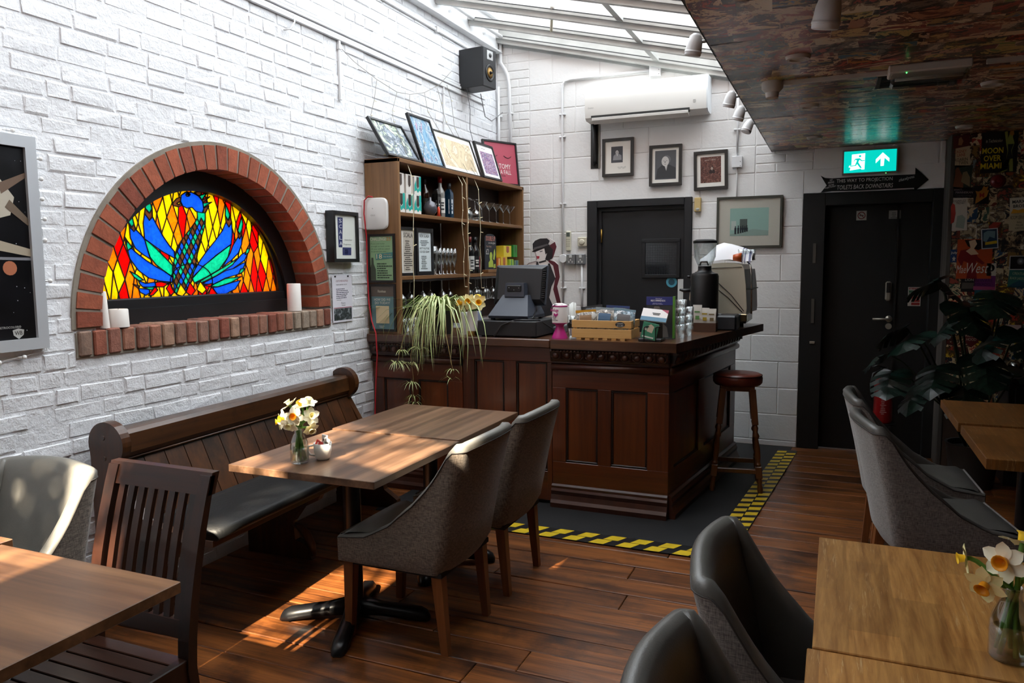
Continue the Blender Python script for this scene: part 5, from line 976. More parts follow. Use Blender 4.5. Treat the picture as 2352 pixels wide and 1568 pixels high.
# ceiling fittings
cw = P('c9c4bc', .5)
t = thing('smoke_detector', 'round white smoke detector on the collage ceiling', 'smoke detector', (2.63, -2.55, 2.37)); part('base', MB().lathe([(.048, .084), (.052, .08), (.052, .05), (.046, .042), (.034, .03)], (2.63, -2.55, 2.37), 24), cw, t, 'a'); part('chamber', MB().lathe([(.034, .032), (.03, .005), (.02, .0), (0, 0)], (2.63, -2.55, 2.37), 24), cw, t, 'a')
solo('ceiling_trunking', MB().box(2.68, 3.16, -2.56, -2.535, RZ-.022, RZ, .003), cw, 'white trunking between the smoke detector and the emergency light', 'trunking'); solo('ceiling_trunking', MB().box(3.55, 6.0, -2.60, -2.575, RZ-.022, RZ, .003), cw, 'white trunking right of the emergency light', 'trunking')
t = thing('emergency_light', 'white bulkhead emergency light with clear cover on the collage ceiling', 'light', (3.33, -2.60, 2.36)); part('base', MB().box(3.15, 3.49, -2.66, -2.52, 2.415, RZ, .006), cw, t); part('diffuser', MB().box(3.16, 3.48, -2.65, -2.53, 2.365, 2.416, .012), glass('diffuser_glass', (.8, .8, .78), .15), t); part('lamp_tube', MB().tube([(3.18, -2.60, 2.395), (3.46, -2.60, 2.395)], .008, 8), cw, t, True); part('charge_light', MB().ball((3.225, -2.655, 2.412), .003, 8, 4), MATS['green_led'], t)
t = thing('air_grille', 'dark square grille behind the emergency light', 'vent', (3.3, -2.3, RZ-.02)); part('frame', MB().box(3.11, 3.50, -2.47, -2.20, RZ-.012, RZ-.001, .003), P('3a3531', .6), t)
for i in range(8): part('slat', MB().box(3.13, 3.48, -2.455+i*.031, -2.445+i*.031, RZ-.017, RZ-.011), P('2a2623', .6), t)
for x, y, lab in ((2.77, -3.0, 'white ring downlight nearest the camera'), (2.78, -1.86, 'white ring downlight beyond the smoke detector'), (2.78, -.64, 'white ring downlight nearest the white wall'), (3.72, -.66, 'white ring downlight above the film posters'), (3.66, -2.05, 'white ring downlight at the right edge of the ceiling')):
    t = thing('downlight', lab, 'light', (x, y, RZ-.015), 0, 'recessed downlights'); part('bezel', MB().lathe([(.032, .004), (.036, -.004), (.05, -.004), (.056, .012)], (x, y, RZ-.012), 24), cw, t, 'a'); part('lens', MB().lathe([(0, .006), (.034, .006)], (x, y, RZ-.012), 20), P('9a948a', .4), t)
def spot(p, d, lab, s=1, arm=None):
    t = thing('spotlight', lab, 'spotlight', p, 0, 'white spotlights'); d = Vector(d).normalized(); M = Matrix.Translation(p) @ Z.rotation_difference(-d).to_matrix().to_4x4()
    part('head', MB().lathe([(.0, .058*s), (.012*s, .056*s), (.024*s, .045*s), (.031*s, .02*s), (.034*s, -.015*s), (.033*s, -.03*s), (.03*s, -.032*s)], n=20).tf(M), whitegloss, t, True); part('lens', MB().lathe([(0, -.03*s), (.031*s, -.03*s)], n=18).tf(M), P('8a8a80', .3), t); part('ridge', MB().lathe([(.0345*s, -.02*s), (.0355*s, -.018*s), (.0345*s, -.012*s)], n=20).tf(M), whitegloss, t, True)
    if arm: part('arm', MB().tube([p, (Vector(p)+Vector(arm))/2+Z*.01, arm], .007, 6), whitegloss, t, True)
for y, d, lab in ((-3.4, (-.2, .1, -1), 'white spotlight against the bright skylight'), (-2.25, (-.25, .15, -1), 'white spotlight right of the air conditioner'), (-1.82, (-.3, .1, -1), 'white spotlight below the one by the air conditioner'), (-1.35, (-.35, -.2, -.9), 'white spotlight lowest in the row at the ceiling edge')): spot((2.385, y, 2.435), d, lab, 1, (EX, y+.05, 2.47))
spot((2.90, -3.80, 2.38), (-.15, .2, -1), 'big white spotlight cut by the top edge', 1.35, (2.90, -3.80, RZ))
# white lamp hanging through the skylight
t = thing('blind_pole', 'cream plastic pole hanging from the skylight frame', 'pole', (.93, -1.05, 3.3)); part('pole', MB().tube([(.98, -1.25, 3.42), (.88, -1.0, 3.335)], .011, 10), P('cfc8ae', .5), t, True); part('holder', MB().tube([(.985, -1.26, 3.425), (.972, -1.23, 3.413)], .017, 10), P('b9b7b0', .4), t, True)
# ============================================================ things on the bar
blkp = pm('black_plastic', h('1b1c1f'), .45); gryp = pm('slate_plastic', h('3a3f4a'), .45)
# till: cash drawer and screen
t = thing('cash_drawer', 'flat black cash drawer under the till screen', 'cash drawer', (1.0, -2.0, CT)); part('box', MB().box(.80, 1.215, -2.21, -1.80, CT+.008, CT+.105, .004), blkp, t); part('drawer_front', MB().box(.80, 1.215, -1.80, -1.792, CT+.015, CT+.1, .002), P('232427', .5), t)
for x, y in ((.83, -2.18), (1.18, -2.18), (.83, -1.83), (1.18, -1.83)): part('foot', MB().lathe([(.012, 0), (.012, .01)], (x, y, CT), 10), P('0e0e0f', .6), t)
t = thing('till_screen', 'dark grey touch-screen till seen from behind', 'till', (1.0, -2.0, CT+.106)); zb = CT+.106
part('stand', MB().loft([[(.86, -2.16, zb+.012), (1.14, -2.16, zb+.012), (1.14, -1.86, zb+.012), (.86, -1.86, zb+.012)], [(.86, -2.17, zb+.03), (1.14, -2.17, zb+.03), (1.14, -1.86, zb+.03), (.86, -1.86, zb+.03)], [(.91, -2.04, zb+.16), (1.09, -2.04, zb+.16), (1.09, -1.90, zb+.16), (.91, -1.90, zb+.16)]]), gryp, t); mb = MB(); [mb.box(x, x+.02, -2.15, -2.12, zb, zb+.014) for x in (.87, 1.11)]; [mb.box(x, x+.02, -1.9, -1.87, zb, zb+.014) for x in (.87, 1.11)]; part('rubber_feet', mb, blkp, t, kind='stuff')
part('hinge_block', MB().loft([[(.93, -2.06, zb+.15), (1.07, -2.06, zb+.15), (1.07, -1.98, zb+.15), (.93, -1.98, zb+.15)], [(.935, -2.05, zb+.24), (1.065, -2.05, zb+.24), (1.065, -1.99, zb+.24), (.935, -1.99, zb+.24)]]), gryp, t); part('port_panel', MB().box(.95, 1.05, -2.062, -2.05, zb+.185, zb+.225, .003), P('0c0c0d', .5), t)
mb = MB(); [mb.ball((x, -2.063, zb+.2+dz), .0022, 6, 4) for x, dz in ((.965, .01), (1.0, -.005), (1.035, .008))]; part('port_glints', mb, P('c9c9c9', .3), t, kind='stuff')
Mt = Matrix.Translation((1.0, -1.95, zb+.10)) @ Matrix.Rotation(R(-12), 4, 'X')
part('screen_back', MB().loft([[(-.15, -.055, .02), (.16, -.055, .02), (.16, -.055, .225), (-.15, -.055, .235)], [(-.18, -.03, -.01), (.185, -.03, -.01), (.185, -.03, .25), (-.18, -.03, .25)]]).tf(Mt), blkp, t); part('bezel', MB().box(-.185, .19, -.03, -.002, -.015, .258, .006).tf(Mt), gryp, t); part('display', MB().box(-.17, .175, -.002, .002, .0, .243).tf(Mt), P('0a0b0c', .2), t)
for i in range(14): part('vent_slot', MB().box(.161, .186, -.05+.0, -.032, .03+i*.014, .037+i*.014).tf(Mt), P('0c0c0e', .6), t)
solo('till_cable', MB().tube([(1.13, -2.0, CT+.16), (1.16, -2.14, CT+.12), (1.05, -2.20, CT+.107), (.98, -2.226, CT+.08), (.95, -2.235, CT+.03), (.93, -2.235, CT+.005)], .006, 6), P('101012', .4), 'black cable curling over the cash drawer front', 'cable', smooth=True)
solo('till_cable', MB().tube([(1.06, -2.205, CT+.112), (1.15, -2.19, CT+.113), (1.20, -2.13, CT+.112), (1.24, -2.0, CT+.05), (1.26, -1.9, CT+.005)], .005, 6), P('2b2c2e', .4), 'black cable leading right from the cash drawer', 'cable', smooth=True)
# collection tin
t = thing('collection_tin', 'pink and white charity collection tin reading Refuge', 'collection tin', (1.352, -2.15, CT)); c = (1.352, -2.15, CT); pink = P('b82a80', .35)
part('base', MB().lathe([(0, 0), (.051, 0), (.05, .008), (.032, .05), (.024, .075), (.03, .088), (.047, .094), (.049, .10)], c, 24), pink, t, 'a'); part('can', MB().lathe([(.049, .10), (.049, .205), (.045, .213), (.02, .222), (0, .222)], c, 24), P('e8e4e2', .4), t, 'a'); part('rim', MB().lathe([(.0495, .2), (.0505, .204), (.0495, .208)], c, 24), pink, t, True)
Rf = Matrix.Rotation(R(-15), 3, 'Z'); fu = Rf @ X; fn = Rf @ (-Y); o = Vector(c)+fn*.0495
text('Refuge', pink, t, o-fu*.036+Z*.165, fu, Z, .06, .026, bold=.02); bars(P('4a4446', .5), t, o-fu*.03+Z*.115, fu, Z, .055, .035, 4); part('loop', MB().tube([Vector(c)+Vector((-.045, -.01, .21)), Vector(c)+Vector((-.055, -.02, .17)), Vector(c)+Vector((-.02, -.045, .215)), Vector(c)+Vector((.03, -.03, .213))], .0028, 5), P('141416', .4), t, True)
part('heart_print', MB().poly([(0, .135), (.018, .152), (.012, .162), (0, .154), (-.012, .162), (-.018, .152)], o+fu*.003, fu, Z), pink, t)
# glass of straws
t = thing('straw_glass', 'tall glass of white paper straws behind the charity tin', 'glass', (1.40, -2.06, CT)); c = (1.405, -2.06, CT); part('glass', MB().lathe([(0, .001), (.03, .001), (.038, .14), (.037, .14), (.029, .008), (0, .008)], c, 18), gls, t, True); part('stag_print', MB().poly([(-.015, .06), (.015, .06), (.018, .09), (.008, .1), (.012, .115), (-.012, .115), (-.008, .1), (-.018, .09)], Vector(c)-Y*.0345, X, Z), P('202a22', .5), t)
rs = random.Random(4)
for i in range(16):
    a = rs.uniform(0, 6.28); q = rs.uniform(.004, .022); k_ = rs.uniform(1.2, 1.7); part('straw', MB().tube([(c[0]+q*math.cos(a), c[1]+q*math.sin(a), CT+.01), (c[0]+q*k_*math.cos(a), c[1]+q*k_*math.sin(a), CT+.205+rs.uniform(0, .02))], .0042, 6), P('e9ece9', .5), t, True)
# crate of snack bags
pine = wood('pine', h('c79248'), h('e0b878'), 0, 10, .5, .1)
t = thing('snack_crate', 'small slatted pine crate with a black price label', 'crate', (1.635, -2.09, CT)); x0, x1, y0, y1 = 1.445, 1.825, -2.19, -1.98
for zz, hh in ((.012, .055), (.075, .045)):
    for yy in (y0, y1-.008): part('slat', MB().box(x0, x1, yy, yy+.008, CT+zz, CT+zz+hh, .001), pine, t)
    for xx in (x0, x1-.008): part('end_slat', MB().box(xx, xx+.008, y0+.008, y1-.008, CT+zz, CT+zz+hh, .001), pine, t)
for xx in (x0+.008, x1-.02):
    for yy in (y0+.008, y1-.02): part('corner_post', MB().box(xx, xx+.012, yy, yy+.012, CT+.012, CT+.118), pine, t)
for i in range(6): part('base_slat', MB().box(x0+.03+i*.056, x0+.06+i*.056, y0+.002, y1-.002, CT, CT+.012), pine, t)
part('price_label', MB().lathe([(0, 0), (.03, 0), (.03, .001), (0, .001)], n=20, mat=Matrix.Rotation(R(90), 4, 'X') @ Matrix.Scale(.55, 4, Y)).tf(Matrix.Translation((1.755, y0-.0005, CT+.098))), P('18181a', .5), t); text('CRISPS', P('e0e0dc', .5), t, (1.735, y0-.002, CT+.1), X, Z, .04, .008); text('£2.00', P('e0e0dc', .5), t, (1.735, y0-.002, CT+.086), X, Z, .04, .01)
def bag(x, y, z, w, hh, tilt, base, top, lab, yaw=0, seed=0):
    t = thing('snack_bag', lab, 'bag', (x, y, z), 0, 'snack bags in the crate'); rr = random.Random(seed); rings = []
    for i in range(9):
        f = i/8; th = .022*math.sin(math.pi*min(1, f*1.05))**.6+.001; ww = w*(1+.02*math.sin(f*9+seed)); rings.append([(-ww/2, 0, f*hh), (-ww/4, -th, f*hh+rr.uniform(-.002, .002)), (ww/4, -th*.9, f*hh), (ww/2, 0, f*hh+rr.uniform(-.002, .002)), (ww/4, th, f*hh), (-ww/4, th, f*hh)])
    M = Matrix.Translation((x, y, z)) @ Matrix.Rotation(R(yaw), 4, 'Z') @ Matrix.Rotation(R(tilt), 4, 'Y')
    part('packet', MB().loft(rings).tf(M), base, t, True); part('seal', MB().box(-w/2, w/2, -.0015, .0015, hh-.004, hh+.012).tf(M), top, t)
    part('print', MB().loft([[(-w*.3, -.0235*math.sin(math.pi*min(1, f*1.05))**.6-.002, f*hh) , (w*.3, -.0225*math.sin(math.pi*min(1, f*1.05))**.6-.002, f*hh)] for f in (.3, .45, .6, .75, .85)], cap=False, closed=False).tf(M), P(('6a6a6c', '8a6a4a', '4a6a8a')[seed % 3], .5), t); return t
foil = collage('bag_print', ('d8d6d0', 'b0a89c', '6a6460', 'e4e0d8'), 25); foilb = collage('bag_print_blue', ('cfdce4', 'a8c4d4', '5a6a74', 'e4e8ea'), 25); foild = collage('bag_print_dark', ('2a2c30', '4a4c50', '1a1a1c', '5a6068'), 25)
bag(1.53, -2.14, CT+.04, .13, .13, -4, foil, P('d9a02a', .4), 'white snack bag with yellow top at the left of the crate', 4, 1); bag(1.64, -2.13, CT+.04, .13, .145, 3, foil, P('9fb0b8', .4), 'grey and white snack bag in the middle of the crate', -3, 2); bag(1.755, -2.135, CT+.04, .135, .14, 6, foilb, P('8fb4c8', .4), 'pale blue snack bag at the right of the crate', 2, 3)
bag(1.56, -2.07, CT+.04, .14, .155, -8, foild, P('3a3c40', .4), 'dark snack bag at the back left of the crate', 0, 4); bag(1.70, -2.06, CT+.04, .15, .155, 2, foild, P('3a4a7a', .4), 'dark blue snack bag at the back of the crate', 0, 5)
# leaflet and card holder
t = thing('leaflet_holder', 'black wire holder with a green loyalty card', 'leaflet holder', (1.945, -2.15, CT)); part('base', MB().box(1.87, 2.01, -2.20, -2.08, CT, CT+.018, .003), blkp, t); part('back_plate', MB().box(1.88, 2.0, -2.13, -2.12, CT+.018, CT+.12), P('2a1a16', .5), t)
for xx in (1.905, 1.975): part('wire', MB().tube([(xx, -2.205, CT), (xx, -2.205, CT+.085), (xx+.012, -2.205, CT+.092), (xx+.03, -2.205, CT+.092)], .003, 6), blkp, t, True)
Mc = Matrix.Translation((1.94, -2.20, CT+.065)) @ Matrix.Rotation(R(12), 4, 'Y')
t2 = thing('loyalty_card', 'green rounded card in the wire holder', 'card', (1.94, -2.19, CT+.02)); part('card', MB().box(-.048, .048, -.002, 0, -.05, .05, .0015).tf(Mc), P('3f8a6a', .45), t2); part('badge', MB().poly([(-.018, -.005), (.015, -.01), (.022, .03), (0, .042), (-.015, .03)], (0, -.0026, 0), X, Z).tf(Mc), P('d8ccb4', .5), t2); part('white_print', MB().quad((0, -.0026, 0), X, Z, -.04, .03, -.042, -.034).quad((0, -.0026, 0), X, Z, -.042, -.02, .0, .015).tf(Mc), P('dfe6e0', .5), t2)
Ml = Matrix.Translation((1.955, -2.12, CT+.15)) @ Matrix.Rotation(R(-35), 4, 'X') @ Matrix.Rotation(R(6), 4, 'Y'); t2 = thing('leaflets', 'stack of white and blue leaflets on the wire holder', 'leaflets', (1.955, -2.12, CT+.11)); part('pages', MB().box(-.085, .075, -.006, .006, -.04, .045).tf(Ml), P('e4dfdc', .5), t2); part('photo_print', MB().quad((0, -.0066, 0), X, Z, -.085, .075, -.04, -.012).tf(Ml), P('4a7a94', .5), t2); part('red_corner', MB().poly([(.03, .045), (.075, .045), (.075, .02)], (0, -.0066, 0), X, Z).tf(Ml), P('a02a4a', .5), t2); mb = MB().quad((0, -.0068, 0), X, Z, -.02, .03, .012, .018).quad((0, -.0068, 0), X, Z, -.015, .025, .003, .009).tf(Ml); part('logo_print', mb, INK, t2)
# purple programme in an acrylic stand
t = thing('programme_stand', 'purple film programme reading RECOMMENDS with green edge', 'programme', (1.955, -1.99, CT)); part('sheet', MB().box(1.872, 2.035, -2.0, -1.994, CT+.008, CT+.262), P('3a3a3c', .5), t); part('header', MB().box(1.872, 2.035, -2.002, -1.9995, CT+.21, CT+.262), P('2f3478', .5), t); part('base', MB().box(1.865, 2.045, -2.03, -1.94, CT, CT+.008), gls, t)
part('green_edge', MB().box(2.036, 2.05, -2.002, -1.97, CT+.005, CT+.264), P('5f9a3a', .4), t); text('Picturehouse', P('e4e4f0', .5), t, (1.93, -2.003, CT+.246), X, Z, .04, .008); text('RECOMMENDS', P('f0f0f4', .5), t, (1.90, -2.003, CT+.232), X, Z, .09, .011, bold=.02); bars(P('a8acd0', .5), t, (1.885, -2.003, CT+.214), X, Z, .14, .012, 2); part('portrait_print', MB().poly([(.02, 0), (.14, 0), (.13, .06), (.10, .09), (.105, .14), (.08, .19), (.05, .19), (.03, .14), (.035, .09), (.02, .06)], (1.872, -2.0012, CT+.012), X, Z), P('77706a', .5), t)
# stacked tumblers
TUM = [(0, .001), (.021, .001), (.026, .03), (.03, .034), (.033, .085), (.032, .085), (.028, .036), (.024, .03), (.018, .008), (0, .008)]
for i in range(4): gsolo('tumbler', TUM, (2.075, -1.92, CT+i*.052), ['bottom', 'second', 'third', 'topmost'][i]+' tumbler of the near stack beside the programme', 'glass', 'stacked tumblers', 14)
for i in range(3): gsolo('tumbler', TUM, (2.095, -1.78, CT+i*.052), ['bottom', 'middle', 'topmost'][i]+' tumbler of the far shorter stack', 'glass', 'stacked tumblers', 14)
# sachets in a brown carton
t = thing('sachet_carton', 'brown card tray holding white sachets before the grinder', 'carton', (2.13, -1.38, CT)); card = P('4a2e1c', .7)
for b in ((2.055, 2.215, -1.425, -1.42, 0, .06), (2.055, 2.215, -1.335, -1.33, 0, .07), (2.055, 2.06, -1.42, -1.335, 0, .06), (2.21, 2.215, -1.42, -1.335, 0, .06), (2.055, 2.215, -1.42, -1.335, 0, .004)): part('side', MB().box(b[0], b[1], b[2], b[3], CT+b[4], CT+b[5]), card, t)
for i, (x, z1, lab) in enumerate(((2.085, .175, 'tallest white sachet, left in the brown tray'), (2.135, .155, 'white sachet with yellow top, middle of the brown tray'), (2.182, .15, 'white sachet at the right of the brown tray'))):
    t2 = thing('sachet', lab, 'sachet', (x, -1.385, CT+.005), 0, 'sachets in the brown tray'); part('pouch', MB().loft([[(x-.03+.004*(1-abs(2*f-1)), -1.385-.001-.012*math.sin(math.pi*f), CT+.006+f*z1), (x+.03-.004*(1-abs(2*f-1)), -1.385-.001-.012*math.sin(math.pi*f), CT+.006+f*z1), (x+.03, -1.385+.012*math.sin(math.pi*f)+.001, CT+.006+f*z1), (x-.03, -1.385+.012*math.sin(math.pi*f)+.001, CT+.006+f*z1)] for f in (0, .2, .5, .8, 1)]), P('c9c6bc', .4), t2); part('print', MB().quad((x, -1.3995, CT+.02), X, Z, -.012, .015, z1*.35, z1*.5).quad((x, -1.3995, CT+.02), X, Z, -.018, .018, z1*.62, z1*.68), P(('5a8a4a', 'a8902a', '7a6a4a')[i], .5), t2)
solo('knock_box', MB().box(2.20, 2.335, -1.30, -1.08, CT, CT+.105, .012), P('26282c', .45), 'black knock box in front of the coffee machine', 'box')
# coffee grinder
t = thing('coffee_grinder', 'black coffee grinder with clear hopper on the bar', 'grinder', (2.155, -1.56, CT)); c = (2.155, -1.56, CT)
part('body', MB().lathe([(0, 0), (.095, 0), (.098, .01), (.098, .375), (.09, .392), (.055, .405), (.047, .415), (.047, .445), (0, .445)], c, 28), pm('grinder_black', h('101011'), .4), t, 'a'); part('hopper', MB().lathe([(.045, .445), (.055, .465), (.075, .51), (.079, .60), (.079, .61), (.077, .61), (.073, .512), (.05, .462), (.04, .447)], c, 28), gls, t, True); part('lid', MB().lathe([(.082, .605), (.083, .622), (.06, .632), (0, .634)], c, 28), P('16171a', .4), t, 'a'); part('hopper_slide', MB().tube([(2.12, -1.56, CT+.45), (2.13, -1.56, CT+.475), (2.17, -1.56, CT+.475), (2.18, -1.56, CT+.45)], .006, 6), P('3a3a3a', .4), t, True)
part('adjuster', MB().box(2.06, 2.09, -1.60, -1.52, CT+.30, CT+.35, .006), blkp, t); part('doser_fork', MB().tube([(2.08, -1.57, CT+.275), (2.02, -1.58, CT+.272), (1.985, -1.585, CT+.28)], [.012, .014, .008], 8), blkp, t, True); part('knob', MB().lathe([(.012, 0), (.016, .01), (.012, .02), (0, .02)], (2.045, -1.56, CT+.36), 12), blkp, t, True)
t.location = (2.10, -1.20, CT)
# espresso machine
cr = pm('machine_cream', h('d6cdb8'), .3, m=.15); mg = pm('machine_grey', h('5a5a58'), .35, m=.3)
t = thing('espresso_machine', 'rounded cream and grey espresso machine at the end of the bar', 'coffee machine', (2.2, -.85, CT))
sd = [(2.00, .10), (2.365, .10), (2.37, .14), (2.36, .30), (2.345, .42), (2.33, .455), (2.20, .468), (2.10, .46), (2.03, .43), (1.97, .36), (1.96, .20)]
part('body', MB().loft([[(x+.02*(y > -1), y, CT+z) for x, z in sd] for y in (-1.0, -.60)]), cr, t, 'a')
part('side_cladding', MB().loft([[(2.368, -.99, CT+.105), (2.372, -.99, CT+.14), (2.362, -.99, CT+.30), (2.346, -.99, CT+.42)], [(2.405, -.62, CT+.105), (2.408, -.62, CT+.14), (2.40, -.62, CT+.30), (2.385, -.62, CT+.42)]], cap=False, closed=False), mg, t); part('cladding_groove', MB().box(2.36, 2.412, -.995, -.62, CT+.275, CT+.281), P('2a2a2a', .5), t)
part('swoosh_trim', MB().tube([(2.04, -1.003, CT+.33), (2.14, -1.003, CT+.295), (2.24, -1.003, CT+.215), (2.34, -1.003, CT+.11)], .003, 5), P('4a4a46', .4), t, True); part('swoosh_trim', MB().tube([(2.04, -1.003, CT+.37), (2.16, -1.003, CT+.33), (2.26, -1.003, CT+.235), (2.35, -1.003, CT+.12)], .003, 5), P('4a4a46', .4), t, True); part('top_seam', MB().tube([(2.0, -1.003, CT+.40), (2.12, -1.003, CT+.43), (2.33, -1.003, CT+.435)], .002, 5), P('5a5648', .4), t, True)
part('drip_tray', MB().box(1.98, 2.37, -1.02, -.58, CT+.03, CT+.10, .006), P('131313', .25), t); part('chrome_corner', MB().box(2.33, 2.375, -1.022, -.98, CT+.045, CT+.098, .004), P('9a8868', .2, m=.9), t); part('cup_rail', MB().tube([(2.40, -.98, CT+.10), (2.395, -.98, CT+.38), (2.385, -.97, CT+.45), (2.36, -.93, CT+.475), (2.36, -.65, CT+.475)], .006, 8), P('c9c7c0', .2, m=.9), t, True)
for x in (2.03, 2.32): part('foot', MB().lathe([(.02, 0), (.02, .03)], (x, -.9, CT), 12), blkp, t)
# towel and cups on the machine
cl = [(-.14, .02), (-.10, .05), (-.03, .12), (.02, .135), (.08, .13), (.15, .11), (.21, .085), (.235, .06)]; mb = MB(); rings = []
for j in range(9):
    y = -.98+j*.035; rings.append([(2.16+a, y+.01*math.sin(a*20), CT+.475+b*(1-.92*(abs(j-4)/4)**2)+.006*math.sin(j*1.9+a*25)) for a, b in cl])
mb.loft(rings, cap=False, closed=False); mb2 = MB(); mb2.v = list(mb.v); mb2.f = list(mb.f)
t = thing('tea_towel', 'crumpled white tea towel with blue stripes on the espresso machine', 'towel', (2.2, -.85, CT+.47)); part('cloth', mb, P('e6e5e8', .8), t, True)
for q in (5.3, 5.6, 6.2, 6.5):
    i = int(q); f = q-i; pts = [Vector(r_[i]).lerp(Vector(r_[i+1]), f)+Vector((.001, -.002, .002)) for r_ in rings]; part('blue_stripe', MB().tube([pts[0]-Z*.02, *pts], .0022, 4), P('3a4a8a', .8), t, True)
for x, col, lab in ((2.30, 'b8501c', 'orange cup lying under the tea towel'), ): solo('cup', MB().lathe([(.02, 0), (.035, .06), (.034, .06), (.018, .004), (0, .004)], n=18, mat=Matrix.Rotation(R(90), 4, 'Y')).tf(Matrix.Translation((2.265, -.97, CT+.505))), P(col, .4), lab, 'cup', smooth=True)
for i in range(3): gsolo('tumbler', TUM, (2.325+.028*i, -.93+.02*i, CT+.478), ['left', 'middle', 'right'][i]+' small glass on the espresso machine beside the towel', 'glass', 'glasses on the espresso machine', 14)
# cut-out standee of a woman in a bowler hat
t = thing('cutout_figure', 'flat cut-out figure of a woman in a bowler hat behind the till', 'cutout', (.95, -1.33, 0)); o = Vector((.70, -1.33, CT-.03)); s = .00218
def zp(pts): return [(.095+(a-720)*.00063, .693-(b-150)*.00059) for a, b in pts]
part('backing', MB().prism(zp([(720, 1230), (720, 500), (750, 455), (840, 440), (820, 330), (790, 320), (810, 210), (870, 155), (1010, 150), (1080, 195), (1105, 260), (1050, 420), (1120, 480), (1145, 640), (1160, 990), (1150, 3040), (760, 3040)]), o, X, Z, (0, .006, 0)), P('ded9d6', .6), t)
LY = lambda k_: o-Y*(.0005*k_)
shp(t, 'shadow_print', zp([(1020, 240), (1085, 200), (1105, 260), (1060, 400), (1010, 425), (1080, 450), (1125, 490), (1145, 640), (1110, 760), (1160, 985), (1110, 985), (1060, 800), (1090, 640), (1060, 500), (1000, 450)]), LY(1), X, Z, P('5a1a26', .6)); shp(t, 'hair_print', zp([(930, 260), (1010, 240), (1060, 300), (1050, 410), (1000, 440), (960, 420), (985, 340), (950, 370)]), LY(2), X, Z, P('1a1416', .6)); shp(t, 'face_print', zp([(830, 330), (850, 320), (950, 280), (965, 360), (960, 430), (880, 450), (855, 430), (850, 390)]), LY(3), X, Z, P('e8e0dc', .6)); shp(t, 'hat_brim_print', zp([(788, 322), (815, 300), (1000, 230), (1030, 240), (920, 290), (830, 325)]), LY(4), X, Z, P('171416', .5)); shp(t, 'hat_print', zp([(805, 295), (802, 220), (835, 180), (900, 155), (985, 155), (1020, 185), (1000, 235), (900, 270)]), LY(5), X, Z, P('1d191b', .4)); shp(t, 'hatband_print', zp([(810, 295), (815, 270), (990, 222), (1000, 240), (900, 275)]), LY(6), X, Z, P('5a5658', .5)); shp(t, 'lips_print', zp([(850, 375), (890, 378), (885, 405), (862, 415)]), LY(5), X, Z, P('a8283a', .5)); shp(t, 'eye_print', zp([(890, 318), (930, 308), (928, 318), (895, 326)]), LY(5), X, Z, INK); shp(t, 'choker_print', zp([(875, 450), (970, 425), (975, 445), (890, 468)]), LY(5), X, Z, INK); shp(t, 'neck_print', zp([(875, 455), (975, 440), (1000, 560), (960, 700), (900, 560)]), LY(3), X, Z, P('e8e0dc', .6))
shp(t, 'waistcoat_print', zp([(850, 440), (870, 450), (900, 560), (940, 760), (1000, 470), (1020, 470), (1090, 660), (1040, 760), (1010, 900), (1100, 1100), (860, 1180), (840, 520)]), LY(4), X, Z, P('2c2a2e', .5)); mb = MB(); [mb.tube([LY(5)+X*a+Z*b for a, b in zp(q)], .0016, 4) for q in (((720, 500), (750, 465), (845, 440)), ((835, 325), (850, 380), (852, 425)))]; part('outline_print', mb, P('5a2a34', .6), t)
solo('counter_tray', MB().box(1.06, 1.26, -1.90, -1.70, CT, CT+.05, .006), P('55585c', .4), 'grey box beside the till', 'box')
# ============================================================ flowers, plants, left wall
cream = P('faf6de', .5); yel = P('f2c41a', .5); org = P('e8960a', .5); palec = P('faf2b8', .5); stemm = P('6a9a40', .5); papery = P('a08a5a', .7)
def daffodil(t, p, d, base, s, pm_, cm_, rnd):
    d = Vector(d).normalized(); M = Matrix.Translation(p) @ Z.rotation_difference(d).to_matrix().to_4x4() @ Matrix.Rotation(rnd.uniform(0, 6), 4, 'Z')
    for k_ in range(6):
        L = s*rnd.uniform(.9, 1.08); w = s*.36; c1 = rnd.uniform(-.12, .22)*s; rows = []
        for f, ww in ((.08, .35), (.3, .85), (.55, 1), (.8, .72), (1, .06)):
            z = c1*f*f*1.5-.02*s; rows.append([(L*f, -w*ww, z+.1*s*ww*f), (L*f, 0, z-.04*s*f), (L*f, w*ww, z+.1*s*ww*f)])
        part('petal', MB().loft(rows, cap=False, closed=False).tf(M @ Matrix.Rotation(R(60*k_+rnd.uniform(-6, 6)), 4, 'Z')), pm_, t, True)
    pr = [(.10*s, 0), (.22*s, .06*s), (.25*s, .3*s), (.27*s, .42*s), (.37*s, .50*s), (.355*s, .505*s), (.25*s, .42*s), (.22*s, .3*s), (.1*s, .08*s), (0, .06*s)]
    part('trumpet', MB().lathe(pr, n=14).tf(M), cm_, t, True)
    q = Vector(p)-d*s*.12; part('stem', MB().tube([Vector(base[0]), Vector(base[1]), q-d*s*.5-Z*s*.2, q-d*s*.1, Vector(p)], [.0052]*5, 6), stemm, t, True)
BOT = [(0, .001), (.034, .001), (.0375, .006), (.0375, .072), (.034, .09), (.022, .118), (.0185, .128), (.02, .134), (.0185, .14), (.02, .146), (.0185, .15), (.017, .15), (.017, .128), (.032, .088), (.0355, .07), (.0355, .01), (0, .008)]
